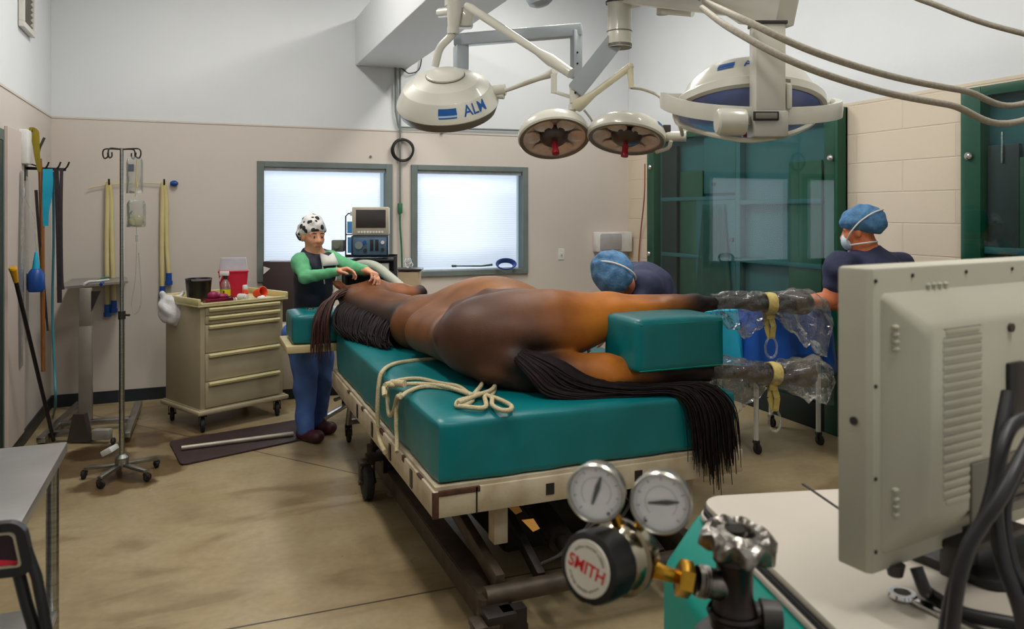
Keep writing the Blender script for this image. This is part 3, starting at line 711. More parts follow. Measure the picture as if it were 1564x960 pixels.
sm = lambda v, a, b: np.clip((v - a) / (b - a), 0, 1) ** 2 * (3 - 2 * np.clip((v - a) / (b - a), 0, 1))
col = np.tile(brown, (len(hv), 1))
col = mixc(col, ginger, sm(x, 1.38, 1.80) * sm(4.05 - y, 0, .3))                               # bay flank and thigh, with warm reflected light painted in
col = mixc(col, L3(150, 98, 48), sm(z, 1.15, 1.27) * sm(y, 3.7, 3.9) * .8)                     # light on top of the rib cage, painted paler
col = mixc(col, seal, (1 - sm(x, 1.20, 1.60)) * .85 * sm(3.75 - y, -.1, .1))                   # darker croup: shade on the side facing the camera, painted in
col = mixc(col, seal, sm(y, 4.45, 4.8) * .35)
crest = 1.16 - .30 * (y - 4.6); col = mixc(col, L3(46, 32, 30), sm(crest - x, -.06, .08) * sm(y, 4.35, 4.6) * (y < 5.5))
col = mixc(col, L3(146, 86, 46), sm(y, 5.28, 5.42) * .9)                                       # head
col = mixc(col, L3(176, 140, 112), np.exp(-((y - 3.80 - .22 * (x - 1.35)) / .030) ** 2) * sm(z, .98, 1.10) * sm(1.62 - x, 0, .2) * .55)   # sheen along the hip ridge, painted as a pale stripe
# black points: legs below the hocks, dock, muzzle; also painted-in shade under pillow and thigh
col = mixc(col, blk, sm(x, 1.98, 2.30) * (y < 3.6)); col = mixc(col, blk, sm(x, 1.66, 2.0) * (y < 3.3) * (z < .99)); col = mixc(col, L3(70, 44, 34), sm(.93 - z, 0, .05) * (y < 3.6) * .7); col = mixc(col, blk, sm(x, 1.98, 2.12) * (y > 4.2) * (y < 5.2)); col = mixc(col, L3(48, 38, 36), sm(x, 1.42, 1.52) * (y > 5.3))
d = np.sqrt((x - 1.38) ** 2 + (y - 3.10) ** 2 + (z - .98) ** 2); col = mixc(col, blk, 1 - sm(d, .07, .20))
hoof = ((x > 2.80) & (z > 1.05)) | ((x > 2.65) & (z < 1.05) & (y < 3.2)); col[hoof] = L3(84, 72, 62)
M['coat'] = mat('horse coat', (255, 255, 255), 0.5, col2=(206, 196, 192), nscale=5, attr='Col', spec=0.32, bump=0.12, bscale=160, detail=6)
hs = thing('horse', 'bay horse lying on its side on the teal table with dark mane and tail', 'horse', (1.45, 3.8, TZ))
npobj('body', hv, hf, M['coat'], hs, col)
M['hair'] = mat('black horse hair', (22, 16, 18), 0.6, col2=(36, 27, 28), nscale=30, spec=0.18)
M['hair_red'] = mat('reddish dark forelock', (74, 42, 34), 0.45, col2=(52, 32, 28), nscale=30, spec=0.5)
rr = random.Random(3)
def strands(name, guides, count, rad, jit, mats, parent, n=7, seg=5, floor=None):
    """hair locks that run between guide curves"""
    m = MB()
    for i in range(count):
        u = rr.random() * (len(guides) - 1); a = int(min(u, len(guides) - 1.001)); f = u - a
        ln = .80 + .20 * rr.random() if rr.random() < .7 else .45 + .5 * rr.random()
        off = V(rr.gauss(0, 1), rr.gauss(0, 1), rr.gauss(0, 1)) * jit; wob = rr.random() * 6; pts = []
        for k in range(len(guides[a])):
            t = k / (len(guides[a]) - 1); p = Vector(guides[a][k]).lerp(Vector(guides[a + 1][k]), f)
            p += off * (.35 + .9 * t) + V(math.sin(wob + t * 5), math.cos(wob * 1.7 + t * 4), 0) * .006 * t
            if floor is not None: p.z = max(p.z, floor(p) + .004)
            pts.append(p)
        c = catmull(pts, n); c = c[:max(4, int(len(c) * ln))]
        R = rad * (.7 + .6 * rr.random()); m.tube(c, [R * (1 - .75 * (j / (len(c) - 1)) ** 2) for j in range(len(c))], seg)
    return obj(name, m, mats, parent, ang=80)
tf = lambda p: (TZ if (p.y > TY0 and p.x < TX1) else -1)
T = lambda *a: [V(*q) for q in a]
ex = [  # tail: dock, along the mattress in front of the lower leg, over the near edge
 T((1.31, 3.150, 1.01), (1.40, 3.07, .965), (1.54, 3.00, .89), (1.74, 2.95, .855), (1.92, 2.90, .852), (1.985, 2.845, .80), (2.0, 2.825, .66), (2.0, 2.82, .52)),
 T((1.33, 3.155, 1.03), (1.42, 3.07, .985), (1.56, 3.00, .90), (1.80, 2.95, .86), (1.98, 2.895, .857), (2.04, 2.84, .78), (2.055, 2.82, .62), (2.06, 2.815, .42)),
 T((1.35, 3.165, 1.03), (1.46, 3.08, .99), (1.60, 3.01, .905), (1.86, 2.955, .865), (2.05, 2.895, .86), (2.12, 2.84, .77), (2.13, 2.82, .58), (2.14, 2.81, .38)),
 T((1.37, 3.18, 1.01), (1.48, 3.09, .98), (1.62, 3.015, .90), (1.90, 2.96, .868), (2.12, 2.90, .862), (2.20, 2.845, .78), (2.215, 2.825, .62), (2.22, 2.82, .52))]
tl = strands('tail', ex, 330, .0062, .010, M['hair'], hs, floor=tf)
lo_t = [  # the thinner spread of hair lying on the mattress
 T((1.29, 3.15, 1.0), (1.33, 3.08, .94), (1.38, 3.04, .88), (1.50, 2.99, .852), (1.66, 2.96, .85), (1.86, 2.92, .85)),
 T((1.31, 3.14, 1.02), (1.38, 3.06, .96), (1.46, 3.02, .89), (1.60, 2.99, .856), (1.80, 2.97, .853), (2.00, 2.93, .853)),
 T((1.34, 3.15, 1.03), (1.44, 3.07, .975), (1.54, 3.03, .90), (1.72, 3.0, .865), (1.94, 2.98, .86), (2.12, 2.94, .858))]
strands('tail_fringe', lo_t, 170, .006, .009, M['hair'], tl, floor=tf)
mane = [
 T((1.09, 4.60, .99), (1.05, 4.53, .955), (1.02, 4.48, .90), (1.02, 4.44, .868), (1.03, 4.40, .857)),
 T((1.06, 4.80, 1.0), (1.01, 4.72, .955), (.975, 4.66, .895), (.975, 4.60, .866), (.99, 4.55, .857)),
 T((1.00, 4.98, 1.015), (.945, 4.90, .97), (.92, 4.83, .90), (.925, 4.76, .866), (.94, 4.70, .857)),
 T((.95, 5.14, 1.03), (.89, 5.06, .98), (.87, 4.99, .905), (.885, 4.91, .866), (.90, 4.85, .857)),
 T((.92, 5.28, 1.045), (.85, 5.21, .995), (.825, 5.13, .91), (.85, 5.05, .866), (.87, 4.97, .857))]
mf = lambda p: (TZ if (TX0 < p.x < TX1 and TY0 < p.y < TY1) else -1)
strands('mane', mane, 420, .0058, .013, M['hair'], hs, floor=mf)
fore = [
 T((.97, 5.36, 1.12), (.87, 5.28, 1.09), (.81, 5.21, .98), (.80, 5.19, .84), (.81, 5.18, .68)),
 T((.96, 5.33, 1.12), (.83, 5.25, 1.07), (.76, 5.22, .95), (.745, 5.215, .80), (.74, 5.21, .64)),
 T((.95, 5.34, 1.09), (.79, 5.27, 1.03), (.72, 5.235, .92), (.70, 5.225, .78), (.69, 5.22, .66))]
strands('forelock', fore, 90, .0068, .012, M['hair_red'], hs)

# ================================================================ ROPES on the mattress (cotton leads)
def on_top(px, py, h=TZ + .012): p = at_h(px, py, h); return p
def side(px, py): return at_X(px, py, TX0 - .028)
solo('lead_rope', MB().curve([on_top(700, 545), on_top(660, 548), on_top(620, 552), on_top(598, 557), on_top(585, 566) + V(0, 0, .0), V(TX0 - .018, at_X(579, 585, TX0 - .02).y, .815), side(577, 610), side(577, 645), side(580, 672), at_X(588, 690, fx0 - .03)], .011, 10, 8), M['rope'],
     'off white rope running straight from the horse over the left edge of the mattress', 'rope')
r2 = [[(757, 590), (748, 605), (720, 602), (700, 590), (672, 585), (640, 578), (612, 580), (592, 586), (586, 592)],
      [(590, 588), (640, 586), (680, 590), (712, 600), (724, 606)],
      [(722, 604), (735, 588), (742, 574), (756, 570), (759, 580), (752, 594), (735, 601), (715, 603)],
      [(714, 602), (722, 610), (712, 618), (698, 620), (700, 612), (718, 607)],
      [(700, 620), (740, 622), (741, 605), (758, 608), (779, 618), (780, 625), (766, 626), (752, 618), (750, 606), (728, 600)],
      [(700, 615), (722, 606), (738, 600)]]
mb = MB()
for i, c in enumerate(r2): mb.curve([on_top(a, b, TZ + .012 + .008 * (i % 3)) for a, b in c], .0098, 10, 8)
pe = [on_top(724, 604), on_top(690, 594), on_top(650, 590), on_top(625, 597), on_top(612, 606), V(TX0 - .02, at_X(607, 622, TX0 - .02).y, .81), side(605, 645), side(606, 668), at_X(606, 690, fx0 - .02)]
mb.curve(pe, .0098, 10, 8)
mb.curve([on_top(586, 592), on_top(587, 603) , V(TX0 - .018, at_X(590, 615, TX0 - .02).y, .80), side(594, 632), side(601, 628), side(606, 612) + V(0, 0, .01), on_top(612, 602)], .0098, 10, 8)
rp = thing('lead_rope', 'loosely coiled off white rope bundle with loops lying on the near corner of the mattress', 'rope', (1.0, 3.2, TZ))
obj('cord', mb, M['rope'], rp)
obj('knot', MB().tube([on_top(598, 584, TZ + .025), on_top(618, 586, TZ + .03)], .016, 10).tube([on_top(588, 588, TZ + .025), on_top(596, 585, TZ + .025)], .012, 10), M['rope'], rp)

# ================================================================ PLASTIC LEG BAGS and hobble straps
def bag(name, label, axis, rads, sag, seed, group):
    rg = random.Random(seed); m = MB(); n = len(axis); seg = 44; ring = []
    ph = [rg.random() * 6.28 for _ in range(12)]
    pts = catmull(axis, 6); N_ = len(pts)
    rs = np.interp(np.linspace(0, n - 1, N_), range(n), rads); sg = np.interp(np.linspace(0, n - 1, N_), range(n), sag)
    for i, p in enumerate(pts):
        t = (pts[min(i + 1, N_ - 1)] - pts[max(i - 1, 0)]).normalized(); s = t.cross(UP).normalized(); u = s.cross(t); row = []
        for k in range(seg):
            a = 2 * PI * k / seg; w = 1 + .14 * math.sin(3 * a + ph[0] + i * .5) + .10 * math.sin(7 * a + ph[1] - i * .8) + .07 * math.sin(11 * a + ph[2] + i * 1.3)
            q = p + (s * math.cos(a) + u * math.sin(a)) * rs[i] * w
            if math.sin(a) < 0: q -= UP * sg[i] * (-math.sin(a)) ** 1.5 * (1 + .2 * math.sin(5 * a + i)); 
            if math.sin(a) < 0: q = q - s * math.cos(a) * rs[i] * min(.75, sg[i] * 4) * (-math.sin(a))
            row.append(m.bm.verts.new(q))
        ring.append(row)
    m._faces([m.bm.faces.new((ring[i][k], ring[i][(k + 1) % seg], ring[i + 1][(k + 1) % seg], ring[i + 1][k])) for i in range(N_ - 1) for k in range(seg)])
    m._faces([m.bm.faces.new(ring[-1])])
    return solo(name, m, M['clear'], label, 'plastic bag', group, ang=180)
bag('plastic_bag', 'clear plastic bag wrapped around the upper hind hoof', T((2.38, 3.20, 1.19), (2.50, 3.185, 1.19), (2.60, 3.17, 1.187), (2.70, 3.15, 1.184), (2.82, 3.12, 1.178), (2.92, 3.09, 1.14), (3.0, 3.06, 1.06)),
    [.045, .056, .058, .046, .085, .075, .02], [.02, .09, .10, .02, .05, .12, .12], 1, 'hoof bags')
bag('plastic_bag', 'clear plastic bag wrapped around the lower hind hoof', T((2.20, 3.0, .91), (2.30, 2.99, .902), (2.42, 2.97, .888), (2.53, 2.957, .878), (2.66, 2.945, .866), (2.78, 2.93, .85), (2.86, 2.92, .80)),
    [.05, .06, .056, .046, .08, .085, .03], [.07, .14, .09, .01, .0, .04, .06], 2, 'hoof bags')
def hobble(label, c, ax, r, low):
    o = thing('hobble_strap', label, 'strap', c, 0, 'hobble straps')
    fr = frame(c, ax, UP)
    obj('band', MB().lathe([(r, -.026), (r + .006, -.026), (r + .010, 0), (r + .006, .026), (r, .026)], fr, 28).box((r - .004, -.022, -.024), (r + .03, .014, .024), .006, fr @ Matrix.Rotation(PI, 4, 'Z')), M['yellow_tape'], o)
    m = MB(); a = Vector(c) - UP * r; s = Vector(ax).normalized()
    for k, dx in enumerate((-.012, .014)):
        p = [a + s * dx * .3, a + s * dx * 1.2 - UP * low * .5 + V(0, -.012 * k, 0), a + s * (dx * .4 + .012) - UP * low]
        m.bar(p[0], p[1], .034, .004, .001, up=V(0, 1, 0)); m.bar(p[1], p[2], .034, .004, .001, up=V(0, 1, 0))
    obj('strap_tail', m, M['yellow_tape'], o, ang=20)
    b = a + s * .012 - UP * (low + .045); n = 20
    obj('loop', MB().tube([b + s * .032 * math.cos(2 * PI * k / n) * (1 + .2 * math.sin(2 * PI * k / n)) + UP * .052 * math.sin(2 * PI * k / n) + V(0, .006 * math.sin(4 * PI * k / n), 0) for k in range(n)], .0055, 8, True), M['clear_soft'], o)
hobble('pale yellow hobble strap with a hanging loop around the upper hind pastern', V(2.685, 3.152, 1.184), V(1, -.2, -.03), .048, .13)
hobble('pale yellow hobble strap with a hanging loop around the lower hind pastern', V(2.54, 2.957, .877), V(1, -.12, -.1), .048, .13)
# ================================================================ PEOPLE
def nv(v): return Vector(v).normalized()
def head_prims(c, f, u):
    """c: centre of the skull; f: face direction; u: up"""
    f = nv(f); u = Vector(u); u = nv(u - f * u.dot(f)); r = f.cross(u); R = np.array(Matrix((r, f, u)).transposed()); c = Vector(c)
    A = lambda x, y, z: c + r * x + f * y + u * z
    pr = [ell(A(0, -.012, .02), (.074, .092, .085), R, .03), ell(A(0, .022, -.035), (.058, .068, .080), R, .03), ell(A(0, .044, -.093), (.030, .034, .028), R, .03),
          cap(A(-.034, .060, -.030), A(-.030, .064, -.040), .026, None, .02), cap(A(.034, .060, -.030), A(.030, .064, -.040), .026, None, .02),
          cap(A(-.045, .068, .014), A(.045, .068, .014), .014, None, .015),
          cap(A(0, .086, .004), A(0, .108, -.034), .009, .015, .012), cap(A(-.012, .095, -.038), A(.012, .095, -.038), .010, None, .01),
          sub(ell(A(-.032, .098, -.006), (.018, .014, .010), R, .01)), sub(ell(A(.032, .098, -.006), (.018, .014, .010), R, .01)),
          ell(A(-.031, .079, -.007), (.014, .010, .010), R, .004), ell(A(.031, .079, -.007), (.014, .010, .010), R, .004),
          cap(A(-.020, .083, -.068), A(.020, .083, -.068), .008, None, .008), cap(A(-.017, .081, -.078), A(.017, .081, -.078), .009, None, .008),
          ell(A(-.076, -.006, -.022), (.010, .020, .032), R, .012), ell(A(.076, -.006, -.022), (.010, .020, .032), R, .012)]
    def paint(vs, col, lip=(196, 116, 104), brow=(70, 48, 40), eye=(40, 30, 28)):
        q = vs - np.array(c); X, Y, Z = q @ np.array(r), q @ np.array(f), q @ np.array(u); fr = Y > .055
        def put(m, cc): col[m] = L3(*cc)
        put(fr & (np.abs(np.abs(X) - .032) < .020) & (np.abs(Z - .022 + .25 * np.abs(np.abs(X) - .03)) < .0045), brow)
        put(fr & (np.abs(np.abs(X) - .031) < .014) & (np.abs(Z + .007) < .005) & (Y < .095), (204, 178, 164))
        put(fr & (np.abs(np.abs(X) - .031) < .0065) & (np.abs(Z + .007) < .007) & (Y < .095), eye)
        put(fr & (np.abs(X) < .021) & (np.abs(Z + .073) < .008), lip)
    return pr, A, R, paint
def hand_prims(wrist, d, palm_n, curl=.5, side=1, pinch=False, sc=1.0):
    """wrist point, finger direction d, palm normal, five separate fingers; side=+1 puts the thumb towards d x palm_n"""
    w = Vector(wrist); d = nv(d); n = nv(Vector(palm_n) - d * Vector(palm_n).dot(d)); t = d.cross(n) * side; pr = []
    A = lambda a, b, c_: w + (d * a + t * b + n * c_) * sc
    pr += [cap(A(-.01, 0, 0), A(.03, .0, 0), .024 * sc, .022 * sc, .02), cap(A(.03, .022, 0), A(.085, .027, 0), .016 * sc, .013 * sc, .012), cap(A(.03, .006, 0), A(.09, .009, 0), .016 * sc, .013 * sc, .012),
           cap(A(.03, -.012, 0), A(.085, -.010, 0), .016 * sc, .0125 * sc, .012), cap(A(.03, -.022, 0), A(.076, -.028, 0), .015 * sc, .012 * sc, .012)]
    ln = (.040, .044, .041, .032); bs = ((.090, .028), (.095, .009), (.090, -.010), (.080, -.029))
    for i in range(4):
        p = A(bs[i][0], bs[i][1], .002); ang = .25; l = ln[i] * sc; cu = curl * (1 + .12 * i)
        if pinch and i == 0: cu = curl * .8
        r0 = .0094 * sc
        for s in range(3):
            ang += cu; q = p + (d * math.cos(ang) + n * math.sin(ang)) * l; pr.append(cap(p, q, r0, r0 * .92, .004)); p = q; l *= .72; r0 *= .92
    p = A(.025, .030, .006); dirs = (nv(d * .62 + t * .62 + n * .45), nv(d * .9 + t * .15 + n * .45), nv(d * .9 - t * .15 + n * .5)); r0 = .0125 * sc
    for k, l in enumerate((.040, .032, .026)):
        q = p + dirs[k] * l * sc; pr.append(cap(p, q, r0, r0 * .88, .006)); p = q; r0 *= .88
    return pr
def lumpy(fr, amp):
    return lambda X, Y, Z: amp * (np.sin(X * fr + 2 * np.sin(Z * fr * .6)) * np.sin(Y * fr * 1.1 + 1.3 * np.sin(X * fr * .5)) + .6 * np.sin(Z * fr * 1.3 + X * fr * .7))
M['scrub_navy'] = mat('navy scrub cotton', (52, 56, 86), 0.8, col2=(44, 48, 76), nscale=14, bump=0.3, bscale=30)
M['green_knit'] = mat('green knit', (104, 182, 134), 0.8, col2=(90, 168, 120), nscale=16, bump=0.25, bscale=45)
M['navy_vest'] = mat('navy quilted vest', (42, 44, 60), 0.7, col2=(34, 36, 52), nscale=10, bump=0.3, bscale=24)
M['blue_scrub'] = mat('blue scrub cotton', (78, 112, 180), 0.8, col2=(66, 98, 164), nscale=8, bump=0.4, bscale=20)
M['shoe'] = mat('burgundy clog', (74, 30, 40), 0.5)
M['cap_blue'] = mat('bouffant cap fabric', (86, 134, 176), 0.75, col2=(62, 106, 148), nscale=26, bump=0.5, bscale=70)
M['mask'] = mat('pale surgical mask', (196, 214, 222), 0.7)
# spotted cap
spot = mat('white cap with dark paw spots', (226, 224, 222), 0.8)
N = spot.node_tree.nodes; L = spot.node_tree.links
tcs = N.new('ShaderNodeTexCoord'); vo = N.new('ShaderNodeTexVoronoi'); vo.inputs['Scale'].default_value = 23; vo.inputs['Randomness'].default_value = 1.0
L.new(tcs.outputs['Object'], vo.inputs['Vector']); crs = N.new('ShaderNodeValToRGB'); crs.color_ramp.interpolation = 'CONSTANT'
crs.color_ramp.elements[0].color = rgb(44, 44, 50); crs.color_ramp.elements[1].position = .44; crs.color_ramp.elements[1].color = rgb(226, 224, 222)
L.new(vo.outputs['Distance'], crs.inputs['Fac']); L.new(crs.outputs[0], N['Principled BSDF'].inputs['Base Color'])

def person(label, base, prims, headinfo, skin, res, extra_paint=None):
    p = thing('person', label, 'person', base)
    vs, fs = sdf_mesh(prims, res, .03, smooth=2)
    col = np.tile(L3(*skin), (len(vs), 1))
    headinfo(vs, col)
    if extra_paint: extra_paint(vs, col)
    npobj('body', vs, fs, M['skin'], p, col)
    return p
def cloth(name, prims, parent, material, clip=None, res=.010, k=.03, noise=None, smooth=2):
    vs, fs = sdf_mesh(prims, res, k, clip=clip, smooth=smooth, noise=noise)
    return npobj(name, vs, fs, material, parent)
half = lambda p, n: (lambda X, Y, Z: (X - p[0]) * n[0] + (Y - p[1]) * n[1] + (Z - p[2]) * n[2])   # keeps the side n points away from
def both(*cs): return lambda X, Y, Z: np.maximum.reduce([c(X, Y, Z) + 0 * (X + Y + Z) for c in cs])

# ---------------------------------------------------------------- person in green sleeves (behind the head rest)
zW = 5.62
w = lambda px, py, dz=0.0: P(px, py, zW + dz)
f_b = nv(RT * .72 - FW * .50)                      # chest direction
f_h = nv(RT * .60 - FW * .72 - UP * .12)           # face direction
rt_b = f_b.cross(UP)                               # her right-hand side is -rt ... (towards viewer left)
hc = w(478, 358); pel = w(474, 500, .16); chest = w(481, 410, .07); neck = w(479, 382, .03)
shR, shL = w(458, 398, -.07), w(506, 394, .14)     # shoulders: nearer one at viewer left
elR, elL = w(466, 423, -.20), w(540, 409, .02)
wrR, wrL = w(514, 415, -.24), w(558, 412, -.18)
hipR, hipL = pel + V(-.075, -.05, -.04), pel + V(.07, .03, -.04)
fR, fL = at_h(466, 672) + V(0, .0, 0), at_h(487, 660) + V(0, .03, 0)
knR = hipR.lerp(fR, .5) + f_b * .03; knL = hipL.lerp(fL, .5) + f_b * .03
ankR, ankL = fR + UP * .08, fL + UP * .08
hp, HA, HR, paintW = head_prims(hc, f_h, UP)
torso = [cap(pel, chest, .118, .128, .06), cap(shR + V(.02, .0, -.03), shL + V(-.02, 0, -.03), .066, None, .06), cap(chest + f_b * .05 - rt_b * .06 , chest + f_b * .05 + rt_b * .06, .066, None, .04), cap(hipR, hipL, .11, None, .05), cap(chest + UP * .06, neck - UP * .012, .085, .058, .05)]
armsW = [cap(shR, elR, .045, .038, .03), cap(elR, wrR, .038, .026, .02), cap(shL, elL, .045, .038, .03), cap(elL, wrL, .041, .027, .02)]
legsW = [cap(hipR, knR, .088, .058, .04), cap(knR, ankR, .056, .038, .03), cap(hipL, knL, .088, .058, .04), cap(knL, ankL, .056, .038, .03)]
toe = nv(V(f_b.x, f_b.y, 0))
feetW = [cap(fR + UP * .035 - toe * .03, fR + UP * .03 + toe * .13, .036, .030, .02), cap(fL + UP * .035 - toe * .03, fL + UP * .03 + toe * .13, .036, .030, .02)]
neckp = [cap(neck - UP * .05, hc - UP * .03, .046, .042, .03)]
hands = hand_prims(wrR + nv(wrR - elR) * .005, nv(wrR - elR) + UP * .05, -UP * .5 - FW * .2 + RT * .1, .42, -1, True) + hand_prims(wrL + nv(wrL - elL) * .005, RT * .8 - UP * .25 - FW * .5, -RT * .4 - UP * .8, .5, 1, True)
pw = person('person in green sleeves and navy vest with a spotted cap at the horse head', (pel.x, pel.y, 0), hp + neckp + torso + armsW + legsW + feetW + hands, paintW, (226, 164, 132), .0062)
g = .012
clipneck = half(neck + UP * .0, (f_b.x * .2, f_b.y * .2, 1))
cloth('sleeved_shirt', [grow(p, .007) for p in armsW] + [grow(p, .004) for p in torso[:3] + torso[4:]], pw, M['green_knit'], both(clipneck, half(wrR - nv(wrR - elR) * .005, nv(wrR - elR)) if False else clipneck), .008, .03, lumpy(70, .002))
cloth('vest', [grow(p, .018) for p in torso] , pw, M['navy_vest'], both(half(neck + UP * .004, (-f_b.x * -.35, -f_b.y * -.35, 1)), half(shR + (shR - shL).normalized() * .022, (shR - shL).normalized()), half(shL + (shL - shR).normalized() * .022, (shL - shR).normalized())), .010, .04, lumpy(34, .004))
cloth('trousers', [grow(p, .024) for p in legsW] + [grow(torso[3], .022)], pw, M['blue_scrub'], both(half(fR + UP * .035, (0, 0, -1)), half(pel + UP * .04, (0, 0, 1))), .011, .035, lumpy(26, .006))
for f_ in (fR, fL):
    cloth('shoe', [cap(f_ + UP * .045 - toe * .035, f_ + UP * .042 + toe * .12, .046, .046, .03), ell(f_ + UP * .05 + toe * .13, (.05, .05, .042), None, .02)], pw, M['shoe'], half(f_ + UP * .004, (0, 0, -1)), .008)
bk = -f_h
co = cloth('scrub_cap', [ell(HA(0, -.016, .042), (.090, .106, .088), HR, .02), ell(HA(0, -.020, .085), (.070, .080, .062), HR, .03), ell(HA(0, -.104, -.004), (.078, .066, .082), HR, .03), cap(HA(-.070, .0, .03), HA(-.06, -.06, .0), .026, None, .02), cap(HA(.070, .0, .03), HA(.06, -.06, .0), .026, None, .02)], pw, spot,
      half(HA(0, .09, .040), tuple(nv(Vector(HA(0, 1, 0)) - Vector(HA(0, 0, 0))) * .45 - nv(Vector(HA(0, 0, 1)) - Vector(HA(0, 0, 0))) * .9)), .006, .02, lumpy(70, .004))
obj('cap_tie', MB().curve([HA(-.02, -.12, -.02), HA(-.03, -.13, -.07), HA(-.02, -.125, -.11)], .007, 6), spot, pw)
def onchest(px, py, d): return w(px, py, d)
fr_c = chest + f_b * .15
obj('mask_at_neck', MB().pydata([chest + f_b * .125 - rt_b * .060 + UP * .12, chest + f_b * .145 + UP * .098, chest + f_b * .125 + rt_b * .060 + UP * .12, chest + f_b * .172 + rt_b * .075 + UP * .03, chest + f_b * .176 - rt_b * .075 + UP * .03], [(0, 1, 2, 3, 4)]), M['paper'], pw, thick=.006)
cd = lambda s, a, b: chest + f_b * a + rt_b * s + UP * b
obj('drawstring', MB().curve([cd(-.055, .125, .11), cd(-.062, .158, .04), cd(-.05, .172, -.06), cd(-.03, .165, -.16), cd(.0, .165, -.21)], .0045, 6).curve([cd(.055, .12, .11), cd(.066, .156, .04), cd(.062, .165, -.05), cd(.05, .16, -.1)], .0045, 6), M['paper'], pw)

# ---------------------------------------------------------------- surgeon bending behind the horse
zs = 4.42
sp_ = lambda px, py, dz=0.0: P(px, py, zs + dz)
hc = sp_(938, 429); f_h = nv(-FW * .35 - RT * .28 - UP * .62); u_h = nv(-FW * .62 - RT * .25 + UP * .45)
hpS, SA, SR, paintS = head_prims(hc, f_h, u_h)
neckS = sp_(968, 436, .08); chestS = V(2.52, 4.02, 1.17); pelS = V(2.78, 4.24, .92); 
shA, shB = V(2.40, 3.86, 1.215), V(2.52, 4.18, 1.235)
elA, elB = V(2.30, 3.78, 1.06), V(2.36, 4.20, 1.03); wrA, wrB = V(2.12, 3.80, .985), V(2.14, 4.08, .98)
hA, hB = pelS + V(.0, -.09, -.03), pelS + V(.04, .09, -.03); fA, fB = V(2.72, 4.10, 0), V(2.80, 4.36, 0)
torS = [cap(pelS, chestS, .125, .135, .06), cap(shA, shB, .078, None, .07), cap(chestS + V(-.05, -.06, .0), chestS + V(-.05, .06, 0), .09, None, .05), cap(hA, hB, .12, None, .05)]
armS = [cap(shA, elA, .056, .045, .03), cap(elA, wrA, .044, .029, .02), cap(shB, elB, .056, .045, .03), cap(elB, wrB, .044, .029, .02)]
legS = [cap(hA, hA.lerp(fA, .5) + V(-.04, 0, 0), .092, .062, .04), cap(hA.lerp(fA, .5) + V(-.04, 0, 0), fA + UP * .08, .060, .04, .03), cap(hB, hB.lerp(fB, .5) + V(-.04, 0, 0), .092, .062, .04), cap(hB.lerp(fB, .5) + V(-.04, 0, 0), fB + UP * .08, .060, .04, .03)]
feetS = [cap(f_ + V(.05, 0, .035), f_ + V(-.14, 0, .03), .038, .032, .02) for f_ in (fA, fB)]
hdS = hand_prims(wrA, V(-1, .15, -.3), V(0, 0, -1), .35, 1) + hand_prims(wrB, V(-1, -.2, -.3), V(0, 0, -1), .35, -1)
ps = person('person in navy scrubs and blue cap bending low behind the horse', (pelS.x, pelS.y, 0), hpS + [cap(neckS - V(0, 0, 0), hc - Vector(u_h) * .03 - f_h * .02, .056, .050, .03), cap(chestS.lerp(neckS, .6), neckS, .06, .056, .04)] + torS + armS + legS + feetS + hdS, paintS, (190, 118, 84), .0075)
cloth('scrub_top', [grow(p, .022) for p in torS[:3]] + [grow(cap(shA, shA.lerp(elA, .75), .056, .05, .03), .02), grow(cap(shB, shB.lerp(elB, .75), .056, .05, .03), .02)], ps, M['scrub_navy'], None, .011, .05, lumpy(30, .006))
cloth('scrub_trousers', [grow(p, .024) for p in legS] + [grow(torS[3], .02)], ps, M['scrub_navy'], half(fA + UP * .03, (0, 0, -1)), .012, .04, lumpy(24, .006))
for f_ in (fA, fB): cloth('shoe', [cap(f_ + V(.05, 0, .042), f_ + V(-.13, 0, .04), .046, .044, .03)], ps, M['black'], half(f_ + UP * .004, (0, 0, -1)), .009)
cloth('bouffant_cap', [ell(SA(0, -.02, .052), (.116, .126, .100), SR, .03), ell(SA(.035, -.05, .055), (.106, .10, .095), SR, .03)], ps, M['cap_blue'], half(SA(0, .10, .030), tuple(np.array(SR[:, 1]) * .35 - np.array(SR[:, 2]) * .9)), .008, .03, lumpy(60, .004))
tt = np.linspace(0, 2 * PI, 33)[:-1]
obj('mask_tie', MB().tube([SA(.128 * math.cos(a), -.03, .045 + .116 * math.sin(a)) for a in np.linspace(-.35, PI + .35, 24)], .005, 6), M['paper'], ps)
cloth('mask', [ell(SA(0, .088, -.062), (.058, .036, .052), SR, .02)], ps, M['mask'], None, .007)

# ---------------------------------------------------------------- surgeon at the instrument table, seen from behind
zr = 4.86
sr = lambda px, py, dz=0.0: P(px, py, zr + dz)
hc = sr(1311, 350); f_h = nv(FW * .55 - RT * .80 - UP * .25)
hpR, RA, RR, paintR = head_prims(hc, f_h, UP)
f_b = nv(FW * .72 - RT * .66); s_b = f_b.cross(UP)      # s_b: her right side
neckR = sr(1322, 374, -.01); chestR = sr(1335, 420, 0); pelR = sr(1340, 530, -.02)
shLf, shRt = chestR - s_b * .19 + UP * .10, chestR + s_b * .19 + UP * .10
shLf = sr(1283, 402, -.06); shRt = sr(1374, 402, .10)
elLf = sr(1268, 456, -.04); wrLf = sr(1214, 460, .30); elRt = sr(1330, 470, .40); wrRt = sr(1225, 462, .56)
hipA, hipB = pelR - s_b * .09, pelR + s_b * .09
fA, fB = V(pelR.x - .08, pelR.y - .06, 0), V(pelR.x + .14, pelR.y + .06, 0)
torR = [cap(pelR, chestR, .135, .14, .06), cap(shLf - UP * .03, shRt - UP * .03, .078, None, .06), cap(hipA, hipB, .13, None, .05), cap(chestR.lerp(neckR, .55), neckR, .075, .058, .05)]
